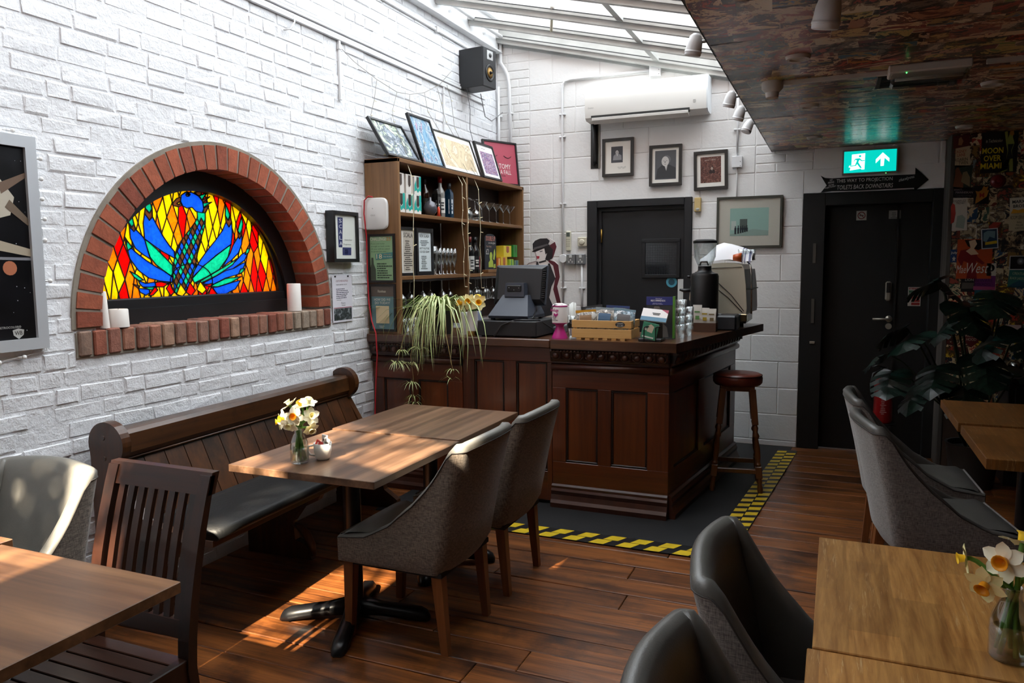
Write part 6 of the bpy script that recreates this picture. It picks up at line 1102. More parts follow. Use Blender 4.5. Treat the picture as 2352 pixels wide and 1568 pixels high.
def flower_bottle(c, label, heads, rnd, water=.062, stems=9):
    c = Vector(c); t = thing('flower_bottle', label[0], 'bottle', c); part('glass', MB().lathe(BOT, c, 22), gls, t, True); part('water', MB().lathe([(0, .009), (.0348, .009), (.0348, water), (0, water)], c, 20), glass('water_%d' % len(MATS), (.86, .9, .82), .1, .02, .3), t, True)
    for i, (off, d, s, pm_, cm_, lab) in enumerate(heads):
        f = thing('daffodil', lab, 'flower', c+Vector((0, 0, .01)), 0, label[1]); a = 2*math.pi*i/len(heads); daffodil(f, c+Vector(off), d, (c+Vector((.024*math.cos(a), .024*math.sin(a), .012)), c+Vector((.008*math.cos(a+2), .008*math.sin(a+2), .145))), s, pm_, cm_, rnd)
rd = random.Random(9)
Lh = [((-.085, -.01, .165), (-.7, -.5, .0), .036, palec, yel, 'yellow-cupped daffodil drooping at the left of the table bunch'), ((-.045, -.035, .185), (-.35, -.9, .1), .040, cream, yel, 'daffodil with a large yellow cup facing the camera, left of the bunch'), ((.015, -.04, .20), (.25, -.9, .15), .042, cream, org, 'daffodil facing the camera at the middle of the table bunch'), ((.07, -.01, .20), (.8, -.4, .2), .040, cream, palec, 'white daffodil at the right of the table bunch'), ((.075, -.02, .15), (.7, -.4, -.5), .036, cream, palec, 'white daffodil hanging low at the right of the table bunch'), ((-.05, .01, .235), (-.4, -.3, .8), .040, cream, palec, 'pale daffodil at the upper left of the table bunch'), ((.0, .02, .235), (.0, -.5, .8), .040, cream, yel, 'pale daffodil at the back of the table bunch'), ((.045, .01, .25), (.3, -.2, .9), .042, cream, palec, 'topmost white daffodil of the table bunch'), ((-.005, -.045, .165), (.1, -.8, -.3), .038, cream, palec, 'white daffodil low over the bottle neck')]
flower_bottle((.957, -4.225, .75), ('clear milk bottle of daffodils on the walnut table', 'daffodils in the walnut table bottle'), Lh, rd)
Rh = [((-.025, -.045, .215), (-.55, -.8, .05), .043, cream, org, 'large white daffodil with orange cup over the oak table'), ((-.055, -.045, .165), (-.4, -.7, -.4), .040, palec, org, 'drooping pale daffodil with orange cup, lowest on the oak table'), ((-.085, -.01, .20), (-.95, -.1, -.1), .032, palec, yel, 'half-open yellow daffodil turned left over the oak table'), ((.01, -.01, .245), (.2, .3, .8), .042, cream, yel, 'white daffodil at the top of the oak table bunch'), ((.05, -.03, .225), (.6, -.6, .3), .042, cream, org, 'daffodil at the right edge of the oak table bunch')]
flower_bottle((3.302, -4.945, .75), ('clear milk bottle of daffodils on the oak table', 'daffodils in the oak table bottle'), Rh, rd)
t = thing('flower_vase', 'white vase with gold foot holding daffodils on the bar', 'vase', (.746, -2.17, CT)); c = Vector((.746, -2.17, CT)); part('body', MB().lathe([(.0, .034), (.041, .034), (.042, .04), (.034, .165), (.031, .165), (.036, .045), (0, .045)], c, 22), P('eceae6', .35), t, 'a'); part('gold_foot', MB().lathe([(0, 0), (.04, 0), (.041, .034), (0, .034)], c, 22), P('b08d57', .25, m=.9), t, 'a')
for i, (off, d, lab) in enumerate((((-.06, -.035, .215), (-.5, -.8, .2), 'yellow daffodil at the left of the white vase'), ((0, -.045, .225), (0, -.9, .2), 'yellow daffodil in the middle of the white vase'), ((.06, -.035, .22), (.5, -.8, .15), 'yellow daffodil at the right of the white vase'), ((.03, .02, .24), (.2, -.3, .9), 'yellow daffodil at the back of the white vase'))):
    f = thing('daffodil', lab, 'flower', c+Vector((0, 0, .05)), 0, 'daffodils in the white vase'); daffodil(f, c+Vector(off), d, (c+Vector((0, 0, .05)), c+Vector((.01*(i-1), 0, .16))), .058, palec, P('f4b412', .5) if i < 3 else yel, rd)
for x, y, lab in ((.655, -2.10, 'white vase half hidden by the spider plant'), (.69, -1.98, 'pale blue bottle behind the white vase')): solo('vase', MB().lathe([(0, 0), (.035, 0), (.036, .02), (.029, .14), (.026, .15), (0, .15)], (x, y, CT), 18), P('e4e3e0' if y < -2 else '8a90a8', .35), lab, 'vase', smooth='a')
# sugar cup
t = thing('sugar_cup', 'white cup of sugar sachets beside the daffodil bottle', 'cup', (1.012, -4.145, .75)); c = Vector((1.012, -4.145, .75)); part('cup', MB().lathe([(0, .002), (.024, 0), (.03, .008), (.036, .035), (.0375, .07), (.0355, .07), (.033, .035), (.026, .012), (0, .01)], c, 24), P('e6e3dc', .25), t, True)
part('handle', MB().tube([c+Vector((-.036*.9, -.016, .06)), c+Vector((-.052, -.024, .056)), c+Vector((-.056, -.026, .036)), c+Vector((-.048, -.022, .02)), c+Vector((-.03, -.014, .016))], .0042, 8), P('e6e3dc', .25), t, True)
def sach(x, y, z, w, hh, ti, col, lab):
    t = thing('sugar_sachet', lab, 'sachet', c+Vector((x, y, .02)), 0, 'sachets in the sugar cup'); M = Matrix.Translation(c+Vector((x, y, z))) @ Matrix.Rotation(R(ti), 4, 'Y') @ Matrix.Rotation(R(8), 4, 'X'); part('paper', MB().box(-w/2, w/2, -.003, .003, -.045, hh, .002).tf(M), P(col, .6), t); part('speckle', MB().quad((0, -.0035, 0), X, Z, -w*.3, w*.3, hh*.3, hh*.55).tf(M), P('77706a' if col != 'b02a22' else 'd8b0a0', .6), t)
sach(-.012, -.005, .06, .036, .02, -60, 'b02a22', 'red sugar sachet lying in the white cup'); sach(.008, .006, .065, .03, .04, 8, 'e8e6e2', 'white sugar sachet standing in the white cup'); sach(.02, -.004, .06, .028, .035, 22, 'dedbd6', 'white sugar sachet leaning right in the white cup')
# ---- spider plant
def ribbon(t, pts, w, m1, m2, nm='leaf'):
    pts = [Vector(p) for p in pts]; n = len(pts); rows = []
    for i, p in enumerate(pts):
        tg = (pts[min(i+1, n-1)]-pts[max(0, i-1)]).normalized(); sd = tg.cross(Z); sd = sd.normalized() if sd.length > .05 else X.copy(); f = i/(n-1); ww = w*(.55+.9*f if f < .35 else (1-f)**.7*1.15+.02); up = sd.cross(tg)
        rows.append([p-sd*ww, p-sd*ww*.4-up*ww*.25, p+sd*ww*.4-up*ww*.25, p+sd*ww])
    mb = MB().loft(rows, cap=False, closed=False); o = part(nm, mb, m1, t, True); o.data.materials.append(m2)
    for i, pl in enumerate(o.data.polygons): pl.material_index = 1 if i % 3 == 1 else 0
    return o
sp1 = P('7f9c48', .45); sp2 = P('e2e6b8', .45); sp3 = P('a3ad62', .5); sp4 = P('a58f5c', .6)
t = thing('spider_plant', 'trailing striped spider plant spilling over the bar front', 'plant', (.47, -2.08, CT)); c = Vector((.475, -2.09, CT)); part('pot', MB().lathe([(0, 0), (.07, 0), (.09, .15), (.095, .16), (.085, .16), (.08, .13), (0, .13)], c, 20), P('3a3836', .6), t, 'a'); rs = random.Random(31)
for i in range(125):
    a = rs.uniform(0, 2*math.pi); 
    if i > 30: a = rs.gauss(-math.pi/2, .75)
    L = rs.uniform(.28, .52) if i > 30 else rs.uniform(.2, .34); out = rs.uniform(.10, .22)*(1.0 if i > 30 else 1.3); hh = rs.uniform(.03, .12); b = c+Vector((rs.uniform(-.05, .05), rs.uniform(-.05, .05), .15)); dv = Vector((math.cos(a), math.sin(a), 0)); drop = L-.12
    if dv.y > -.35: drop = min(drop, .20)
    sw = rs.uniform(-.05, .05); e = out*(1 if dv.y < 0 else .8); need = .165/max(.3, -dv.y) if dv.y < -.35 else 0; e = max(e, need*rs.uniform(.95, 1.2))
    pts = [b, b+dv*e*.3+Z*hh*.8, b+dv*e*.65+Z*hh, b+dv*e*.92+Z*(hh*.5), b+dv*e*1.10-Z*drop*.22, b+dv*e*1.22-Z*drop*.55+X*sw*.4, b+dv*e*1.26-Z*drop+X*sw]
    ribbon(t, pts, rs.uniform(.0045, .008), sp1 if rs.random() < .7 else sp3, sp2)
def runner(pts, tufts):
    part('runner', MB().tube(pts, .0022, 5), sp4, t, True)
    for p, n_, s in tufts:
        for k_ in range(n_):
            a = rs.uniform(0, 2*math.pi); L = s*rs.uniform(.6, 1.1); dv = Vector((math.cos(a), min(.25, math.sin(a)), 0)); p_ = Vector(p); ribbon(t, [p_, p_+dv*L*.35+Z*L*.25, p_+dv*L*.7+Z*L*.1, p_+dv*L-Z*L*.25], .0042, sp1 if rs.random() < .6 else sp3, sp2, 'plantlet_leaf')
runner([(.44, -2.2, 1.22), (.38, -2.30, 1.1), (.35, -2.31, .95), (.36, -2.30, .8), (.355, -2.30, .68)], [((.355, -2.30, .88), 10, .11), ((.35, -2.30, .75), 12, .11), ((.36, -2.30, .66), 10, .10), ((.37, -2.30, .62), 8, .09)])
runner([(.42, -2.2, 1.22), (.30, -2.31, 1.08), (.26, -2.31, .95), (.24, -2.31, .86)], [((.24, -2.31, .88), 22, .13), ((.28, -2.31, .97), 10, .09)])
runner([(.5, -2.2, 1.22), (.46, -2.31, 1.1), (.42, -2.31, .9), (.40, -2.31, .82)], [((.42, -2.31, .99), 10, .1)])
runner([(.56, -2.2, 1.22), (.62, -2.31, 1.1), (.655, -2.31, .92), (.67, -2.31, .84)], [((.67, -2.31, .86), 6, .08), ((.66, -2.31, .80), 4, .1)])
# ---- candles on the window sill
wax = pm('white_wax', h('efeae4'), .45)
for x, y, r_, z1, r2, lab in ((-.055, -4.279, .021, .165, .013, 'tall thin white candle at the left of the window sill'), (-.055, -4.206, .044, .082, .042, 'short wide white candle beside the tall thin one'), (-.075, -2.955, .042, .165, .041, 'thick white pillar candle at the right of the window sill')):
    t = thing('candle', lab, 'candle', (x, y, SZ1+.001), 0, 'white candles'); part('wax', MB().lathe([(0, 0), (r_, 0), (r_, .004), (r2, z1-.004), (r2-.003, z1), (r2*.5, z1-.005), (0, z1-.006)], (x, y, SZ1+.002), 24), wax, t, 'a'); part('wick', MB().tube([(x, y, SZ1+z1-.006), (x+.001, y, SZ1+z1+.006)], .0012, 5), INK, t)
# ---- space poster in a silver frame
t, o = frame('framed_poster', 'silver-framed dark space poster at the left edge of the wall', 'poster', (WX+.004, -5.30, 1.228), Y, Z, X, .715, .842, .045, .03, pm('silver_frame', h('c9cdd2'), .35, m=.3), mount=pm('space_print', h('0c0c10'), .3, var=.6, vs=12)); s = lambda a, b: o+Y*a+Z*b+X*.0006
shp(t, 'hull_print', [(.33, .55), (.50, .50), (.60, .53), (.62, .60), (.56, .68), (.42, .69), (.33, .66)], s(0, 0), Y, Z, P('b8b0a0', .5)); shp(t, 'hull_window_print', [(.42, .555), (.53, .59), (.54, .575), (.44, .535)], s(0, 0)+X*.0006, Y, Z, P('d99a2a', .5)); shp(t, 'strut_print', [(.57, .61), (.67, .68), (.67, .70), (.56, .65)], s(0, 0)+X*.0006, Y, Z, P('6a5444', .5)); shp(t, 'strut_print', [(.58, .56), (.67, .49), (.67, .52), (.60, .59)], s(0, 0)+X*.0006, Y, Z, P('6a5a4a', .5)); shp(t, 'wheel_print', [(.3, .44), (.48, .405), (.67, .37), (.67, .40), (.5, .445), (.3, .49)], s(0, 0), Y, Z, P('a89c88', .5)); shp(t, 'streak_print', [(.3, .362), (.67, .355), (.67, .366), (.3, .373)], s(0, 0), Y, Z, P('7a7a80', .5)); shp(t, 'planet_print', [(.583+.028*math.cos(R(a)), .325+.028*math.sin(R(a))) for a in range(0, 360, 24)], s(0, 0), Y, Z, P('b06a4a', .5)); mb = MB(); rs = random.Random(2)
for i in range(70): a, b, q = rs.uniform(.06, .66), rs.uniform(.06, .78), rs.uniform(.0008, .0018); mb.quad(s(a, b)-X*.0003, Y, Z, -q, q, -q, q)
part('star_print', mb, P('c9c9d4', .5), t, kind='stuff'); text('METROCOLOR®', P('b8b8b4', .5), t, s(.52, .09), Y, Z, .09, .009); sh_ = [(.585, .083), (.61, .083), (.612, .065), (.60, .048), (.584, .065)]; sh_ = [(a, b-.0) for a, b in sh_]; shp(t, 'shield_print', [(.575, .082), (.598, .088), (.621, .082), (.618, .062), (.598, .046), (.578, .062)], s(0, 0), Y, Z, P('b0b0ac', .5)); text('WB', P('141416', .5), t, s(.583, .062)+X*.0006, Y, Z, .03, .016); bars(P('77777a', .5), t, s(.45, .062), Y, Z, .1, .008, 1)
# globe lights round the poster
gb = P('f2f2f0', .3); pts = [(-4.575, 1.99), (-4.578, 1.91), (-4.58, 1.83), (-4.575, 1.75), (-4.58, 1.665), (-4.57, 1.50), (-4.70, 1.20), (-4.80, 1.19), (-4.68, 2.085)]
t = thing('globe_lights', 'string of small white globe bulbs round the space poster', 'string lights', (.0, -4.6, 1.18))
for y, z in pts: part('bulb', MB().ball((WX+.022, y+.014, z), .0095, 10, 6), gb, t, True); part('holder', MB().tube([(WX+.012, y-.006, z), (WX+.018, y+.008, z)], .0045, 6), gb, t, True)
part('cord', MB().tube([(WX+.012, -4.8, 1.19), (WX+.012, -4.70, 1.2), (WX+.012, -4.583, 1.215), (WX+.012, -4.585, 1.5), (WX+.012, -4.585, 1.99), (WX+.012, -4.585, 2.08), (WX+.012, -4.70, 2.085)], .002, 5), gb, t, True)
# ---- SCALA frame and customer notice
t, o = frame('framed_notice', 'deep black box frame reading SCALA on the brick wall', 'notice', (WX+.004, -2.685, 1.575), Y, Z, X, .275, .325, .022, .06, BF, back='cfd2cc'); o = o+X*.0; s = lambda a, b: o+Y*a+Z*b+X*.0006; nv = P('2c3260', .5)
part('inner_mount', MB().prism([(.022, .022), (.253, .022), (.253, .303), (.022, .303)], o+X*.008, Y, Z, X*.004), P('d2d5cf', .6), t); s = lambda a, b: o+Y*a+Z*b+X*.0128
shp(t, 'banner', [(.065, .095), (.105, .095), (.118, .285), (.062, .285)], s(0, 0), Y, Z, nv); shp(t, 'box_print', [(.105, .045), (.20, .045), (.203, .095), (.107, .095)], s(0, 0), Y, Z, nv)
for i, l in enumerate('SCALA'): text(l, P('c9ccd4', .5), t, s(.075, .252-i*.036)+X*.0006, Y, Z, .03, .024)
text('Charlotte Street', P('2a2a30', .5), t, s(.13, .14), Y, Z, .08, .008); text('Programme', P('2a2a30', .5), t, s(.12, .108), Y, Z, .08, .012); bars(P('b8bcd0', .5), t, s(.115, .052), Y, Z, .08, .035, 3)
t = thing('wall_notice', 'white paper reading CUSTOMER NOTICE pinned to the brick wall', 'notice', (WX+.006, -2.54, 1.18)); o = Vector((WX+.008, -2.645, 1.185)); part('paper', MB().prism([(0, 0), (.215, 0), (.215, .305), (0, .305)], o, Y, Z, X*.0015), P('dfdde6', .6), t); s = lambda a, b: o+Y*a+Z*b+X*.002
text('CUSTOMER NOTICE', P('8a2a44', .5), t, s(.04, .262), Y, Z, .13, .012); text('THANK BEFORE YOU SIT', P('2a2a34', .5), t, s(.04, .24), Y, Z, .12, .008); bars(P('5a5a6a', .5), t, s(.04, .155), Y, Z, .14, .07, 6, seed=4); text('Thank you', P('3a3a44', .5), t, s(.04, .14), Y, Z, .05, .008); text('Picture', INK, t, s(.09, .118), Y, Z, .045, .011, sh=.3); text('house', INK, t, s(.095, .105), Y, Z, .04, .011, sh=.3); shp(t, 'photo_print', [(.01, .012), (.205, .012), (.205, .09), (.01, .09)], s(0, 0), Y, Z, collage('notice_photo', ('1c2022', '2e3438', '4a5256', '8a9298'), 30)); part('red_rule', MB().quad(s(0, 0), Y, Z, .01, .205, .092, .096), P('9a2a44', .5), t)
for y in (.025, .165): part('tack', MB().box(WX+.008, WX+.012, o.y+y, o.y+y+.014, 1.478, 1.488), INK, t)
# cable trunking drops on the left wall
for y, z0, z1, w, lab in ((-2.50, 2.615, 2.99, .02, 'short white trunking drop above the SCALA frame'), (-1.09, 2.27, 2.99, .016, 'white trunking drop behind the leaning pictures')):
    t = thing('trunking_drop', lab, 'trunking', (WX, y, z0)); part('cover', MB().box(WX, WX+.016, y, y+w, z0, z1, .002), whitegloss, t); part('clip', MB().box(WX, WX+.02, y-.004, y+w+.004, z1-.06, z1-.03, .002), whitegloss, t)
solo('loose_wire', MB().tube([(WX+.01, -2.93, 3.02), (WX+.03, -2.95, 2.97), (WX+.03, -2.99, 2.92), (WX+.015, -3.03, 2.905)], .005, 6), whitegloss, 'loose curl of white cable below the trunking', 'cable', smooth=True)
# ---- fairy lights over the shelf unit
fw_ = P('8f8a80', .5); fwl = P('d9cfae', .5); fb_ = P('f1e6c0', .35)
t = thing('fairy_lights', 'tangled fairy light string draped over the shelf unit', 'string lights', (.1, -1.5, 1.2)); A = lambda l, x=.0: [(x, y, z) for y, z in l]
part('swag', MB().tube(A([(-2.49, 2.93), (-2.36, 2.884), (-2.092, 2.827), (-1.832, 2.794), (-1.651, 2.814), (-1.432, 2.87), (-1.187, 2.979), (-.981, 3.128)]), .002, 5), fw_, t, True)
for d, xs_ in (([(-2.092, 2.827), (-2.133, 2.679), (-2.179, 2.574), (-2.178, 2.464), (-2.129, 2.34), (-2.10, 2.275)], (0, .0, .0, .03, .06, .12)), ([(-1.832, 2.794), (-1.899, 2.654), (-1.939, 2.57), (-1.97, 2.45), (-2.02, 2.32)], (0, 0, .03, .1, .18)), ([(-1.651, 2.814), (-1.664, 2.72), (-1.65, 2.62), (-1.70, 2.45), (-1.82, 2.30)], (0, .0, .04, .14, .2)), ([(-1.432, 2.87), (-1.386, 2.737), (-1.265, 2.613), (-1.122, 2.433), (-1.15, 2.29)], (0, 0, .03, .12, .22)), ([(-1.225, 2.945), (-1.164, 2.846), (-1.093, 2.71), (-1.0, 2.552), (-.95, 2.40), (-1.05, 2.28)], (0, 0, .0, .06, .12, .24)), ([(-1.063, 3.005), (-.989, 2.896), (-.937, 2.682), (-.94, 2.46), (-1.0, 2.28)], (0, 0, .0, .12, .24))):
    pts = [(x, y, z) for (y, z), x in zip(d, xs_)]; part('strand', MB().tube(pts, .0018, 5), fw_, t, True)
    for k_ in (1, 2, 3):
        p = Vector(pts[k_]); part('bulb', MB().tube([p, p+Vector((.008, .016, -.006))], .0022, 5), fb_, t)
rs = random.Random(12)
for y0, z1, n_ in ((-2.07, 1.20, 9), (-1.33, 1.37, 9), (-1.25, 1.40, 9), (-1.02, 1.35, 8)):
    pts = [(.252+.006*rs.random(), y0+rs.uniform(-.018, .018)+(-.03*k_/n_ if y0 < -2 else .03*k_/n_), ZT+.01-(ZT-z1)*k_/n_) for k_ in range(n_+1)]; pts[0] = (.2, y0, ZT+.012); part('strand', MB().tube(pts, .0026, 5), fwl, t, True)
    for k_ in range(1, n_+1, 1):
        p = Vector(pts[k_]); part('bulb', MB().tube([p, p+Vector((.012, rs.choice((-1, 1))*.022, rs.uniform(-.016, .012)))], .003, 5), fb_, t)
part('tangle', MB().tube([(.15+.05*math.sin(k_*1.7), -2.16+.05*math.cos(k_*2.3), ZT+.015+.018*abs(math.sin(k_*1.1))) for k_ in range(16)], .003, 5), fwl, t, True)
# ============================================================ poster wall, monstera, extinguisher
PY = -.301
def zw(a, b, zoom=1):
    px, py = (2160+a/5.06, 290+b/5.06) if zoom == 1 else (2130+a/4.356, 540+b/4.356)
    return 3.70+(px-2190)*.00266+(py-305)*.00014, 2.465-(py-305)*.003-(px-2190)*.0002
rs = random.Random(17); wpal = [('8a6a3a','3a2a1a','c9b48a','6a2a1a'), ('c9b894','7a6a50','3a3228','9a4a3a'), ('a83a2a','e0c89a','3a1a14','5a2018'), ('2a4a6a','c9b48a','1a2230','7a3a2a'), ('d9b83a','6a4a1a','3a2a1a','a83a2a'), ('3a5a4a','c9b890','1a2a22','8a4a2a'), ('1a1a1c','5a4a3a','b8a07a','3a2a22'), ('dcd4c0','a89878','5a4a3a','7a8a8a')]
wm = [collage('poster_print_%d' % i, p, 11, .5, .1) for i, p in enumerate(wpal)]
z = .45; cnt = 0; acc = [MB() for _ in wm]
while z < 2.44:
    x = 3.715; hh = rs.uniform(.08, .13)
    while x < 5.4:
        w = rs.uniform(.055, .12); z1 = min(z+hh*rs.uniform(.9, 1.15), RZ-.003); a = rs.uniform(-.06, .06); cx_, cz_ = x+w/2, (z+z1)/2; q = [(cx_+(u*w/2)*math.cos(a)-(v_*(z1-z)/2)*math.sin(a), PY-.0006-.001*rs.random(), min(RZ-.001, cz_+(u*w/2)*math.sin(a)+(v_*(z1-z)/2)*math.cos(a))) for u, v_ in ((-1,-1),(1,-1),(1,1),(-1,1))]; k_ = rs.randrange(8)
        if min(p[0] for p in q) > 3.71:
            if x < 4.35 and z > .9 and cnt < 190: part('clipping', MB().add(q, [(0,1,2,3)]), wm[k_], wp); cnt += 1
            else: acc[k_].add(q, [(0,1,2,3)])
        x += w*.96
    z += hh*.96
for k_, mb in enumerate(acc): part('clippings', mb, wm[k_], wp, kind='stuff')
def poster(a0, b0, a1, b1, lab, bg, zoom=1, rot=0, lay=2, border=None):
    (x0, z1), (x1, z0) = zw(a0, b0, zoom), zw(a1, b1, zoom); c = Vector(((x0+x1)/2, PY-.0018-.0008*lay, (z0+z1)/2)); Mr = Matrix.Rotation(R(rot), 3, 'Y'); u, v = Mr @ X, Mr @ Z; o = c-u*(x1-x0)/2-v*(z1-z0)/2
    t = thing('film_poster', lab, 'poster', (c.x, PY, z0), 0, 'film posters on the collage wall'); m_ = bg if not isinstance(bg, str) else P(bg, .5)
    part('sheet', MB().prism([(0, 0), (x1-x0, 0), (x1-x0, z1-z0), (0, z1-z0)], o, u, v, Y*.0006), m_, t)
    if border: mb = MB(); e = .006; W_, H_ = x1-x0, z1-z0; [mb.quad(o-Y*.0004, u, v, *q) for q in ((0, W_, 0, e), (0, W_, H_-e, H_), (0, e, 0, H_), (W_-e, W_, 0, H_))]; part('white_border', mb, P(border, .5), t)
    return t, o-Y*.0006, u, v, x1-x0, z1-z0
def tx(t, s, col, o, u, v, W, H, a, b, w, hh, **k): text(s, P(col, .5), t, o+u*(a*W)+v*(b*H)-Y*.0004, u, v, w*W, hh*H, **k)
def ps(t, nm, pts, col, o, u, v, W, H, k_=0): return shp(t, nm, [(a*W, b*H) for a, b in pts], o-Y*.0003*(k_+1), u, v, P(col, .5))
t, *g = poster(490, 60, 885, 530, 'black film poster reading MOON OVER MIAMI', '0f1012'); 
for i, l in enumerate(('MOON', 'OVER', 'MIAMI')): tx(t, l, 'd9c21a', *g, (.03, .08, .0)[i], .46-.18*i, (.58, .48, .58)[i], .14, bold=.02)
tx(t, 'in Technicolor', 'c9c4b0', *g, .12, .72, .46, .08); ps(t, 'dancer_print', [(.62, .95), (.7, .97), (.72, .8), (.78, .97), (.86, .97), (.85, .82), (.9, .68), (.84, .5), (.88, .3), (.9, .02), (.8, .02), (.79, .2), (.7, .05), (.52, .02), (.6, .0), (.75, .05), (.7, .3), (.72, .5), (.68, .65)], '8f9a4a', *g); ps(t, 'costume_print', [(.72, .66), (.88, .66), (.82, .5), (.88, .32), (.7, .3), (.74, .5)], '1f2a28', *g, 1); ps(t, 'hair_print', [(.75, .9), (.78, .99), (.86, .99), (.88, .88), (.82, .85)], 'a8742a', *g, 1)
t, *g = poster(160, 110, 335, 480, 'cream film poster reading CAGNEY LANE with red photograph', 'cbb892', rot=-4); ps(t, 'photo_print', [(0, .6), (1, .64), (1, 1), (0, 1)], '5a2018', *g); ps(t, 'faces_print', [(.3, .7), (.5, .68), (.62, .8), (.5, .95), (.35, .9)], 'a87a54', *g, 1); tx(t, 'CAGNEY', 'a0281c', *g, .05, .45, .75, .09); tx(t, 'LANE', 'a0281c', *g, .22, .34, .5, .09); tx(t, 'ROARIN', '16141a', *g, .05, .19, .8, .1); tx(t, 'TWEN.', '16141a', *g, .3, .08, .6, .1)
t, *g = poster(150, 470, 360, 740, 'dark painted film poster of an embracing couple', '2c3a32', rot=3); ps(t, 'woman_print', [(.05, .1), (.6, .05), (.55, .5), (.35, .75), (.2, .95), (.08, .8), (.1, .6)], '7a4a30', *g); ps(t, 'man_print', [(.45, .3), (.95, .1), (.9, .5), (.7, .75), (.5, .7)], '8a7a5a', *g, 1)
t, *g = poster(140, 735, 388, 845, 'narrow dark film poster reading SKRATT MANNISKAN', '17161a', rot=2); tx(t, 'SKRATT...', 'a89aa0', *g, .05, .7, .45, .18); tx(t, 'MANNISKAN', 'b0a2a8', *g, .15, .42, .8, .2); tx(t, 'LASSE CHRISTER', '8a7f86', *g, .2, .12, .7, .12)
t, *g = poster(395, 705, 565, 915, 'black film poster with an orange hand marked M', '141214'); ps(t, 'hand_print', [(.12, .02), (.3, .1), (.85, .4), (.98, .75), (.85, .72), (.92, .95), (.75, .9), (.62, .98), (.5, .75), (.3, .68), (.1, .72), (.2, .5), (.15, .3)], 'b5762c', *g); tx(t, 'M', 'a02018', *g, .38, .35, .3, .25, bold=.02)
t, *g = poster(125, 835, 300, 1245, 'white film poster with red figures left of the hand poster', 'cfcabc', rot=-2); ps(t, 'red_figures_print', [(.0, .2), (.2, .25), (.3, .5), (.25, .75), (.1, .8), (0, .7)], 'b03a30', *g); ps(t, 'face_sketch_print', [(.3, .1), (.8, .05), (.9, .35), (.7, .45), (.4, .42)], '9aa89a', *g); tx(t, 'CHARLES', '1c1a1c', *g, .12, .83, .8, .05); tx(t, 'TRENET', '1c1a1c', *g, .3, .76, .6, .06)
t, *g = poster(815, 835, 1000, 1010, 'white film poster reading MARX BROS', 'd8d2c0', rot=-3); tx(t, 'MARX', '17161a', *g, .15, .64, .75, .2, bold=.02); tx(t, 'BROS', '17161a', *g, .2, .36, .65, .2, bold=.02); ps(t, 'yellow_figures_print', [(.05, .02), (.95, .02), (.8, .28), (.5, .2), (.2, .3)], 'd09a2a', *g)
t, *g = poster(808, 1010, 1000, 1215, 'cream film poster reading ROOM SERVICE with cast names', 'c4b894'); tx(t, 'ROOM SERVICE', '141214', *g, .05, .62, .93, .2, sh=.3)
for i, l in enumerate(('BALL', 'MILLER', 'ALBERTSON')): tx(t, l, '17161a', *g, (.45, .4, .34)[i], .42-.16*i, (.28, .4, .5)[i], .09)
t, *g = poster(485, 1215, 668, 1445, 'tilted blue film poster with white border and yellow caption', '1c3a54', rot=-4, lay=4, border='c9cdd0'); ps(t, 'figures_print', [(.1, .4), (.3, .35), (.5, .6), (.8, .5), (.85, .85), (.4, .9), (.15, .8)], '6a8a94', *g); ps(t, 'caption_band', [(.22, .2), (.92, .24), (.92, .38), (.22, .34)], 'c9a81a', *g, 1); tx(t, 'THE BIG HEAT', '3a3010', *g, .28, .25, .58, .06)
t, *g = poster(300, 80, 640, 470, 'orange film poster reading Mae West with a woman in red', 'b5481c', zoom=2, lay=3); ps(t, 'dress_print', [(.15, .3), (.02, .5), (.1, .72), (.35, .76), (.5, .7), (.6, .55), (.8, .4), (.75, .35), (.55, .45), (.6, .0), (.3, .0), (.35, .4), (.2, .45)], '7a1014', *g); ps(t, 'hat_print', [(.2, .98), (.75, .98), (.78, .8), (.6, .72), (.3, .82)], '1c0e10', *g); ps(t, 'face_print', [(.32, .95), (.5, .99), (.56, .88), (.48, .76), (.62, .62), (.4, .6), (.25, .7), (.38, .78)], 'd8b894', *g, 1); tx(t, 'Mae', 'd9d2c8', *g, .0, .14, .28, .2, sh=.3); tx(t, 'West', 'd9d2c8', *g, .3, .14, .62, .26, sh=.35)
t, *g = poster(222, 190, 300, 320, 'small blue film poster reading July beside the Mae West poster', '1f3f74', zoom=2); tx(t, 'July', 'e0dcd0', *g, .1, .62, .8, .22, bold=.02); ps(t, 'star_print', [(.5, .5), (.58, .36), (.75, .34), (.62, .24), (.66, .08), (.5, .16), (.34, .08), (.38, .24), (.25, .34), (.42, .36)], 'c9c9c4', *g)
t, *g = poster(598, 312, 690, 437, 'small white film poster with a round black emblem', 'c9c4b4', zoom=2, lay=3); ps(t, 'emblem_print', [(.5+.33*math.cos(R(a)), .62+.28*math.sin(R(a))) for a in range(0, 360, 24)], '17161a', *g); ps(t, 'emblem_figure_print', [(.42, .5), (.5, .85), (.58, .5), (.5, .42)], 'c9c4b4', *g, 1); bars(P('3a3836', .5), t, g[0]+X*.01+Z*.01-Y*.0004, X, Z, .035, .014, 2)
t, *g = poster(828, 222, 1000, 356, 'black film poster with a white firework burst', '0e0f12', zoom=2, border='b8b8b4'); mb = MB(); [mb.tube([g[0]+X*(.62*g[3])+Z*(.6*g[4])-Y*.001, g[0]+X*(.62*g[3]+.022*math.cos(R(a)))+Z*(.6*g[4]+.024*math.sin(R(a)))-Y*.001], .0009, 3) for a in range(0, 360, 18)]; part('burst_print', mb, P('b4bac0', .5), t)
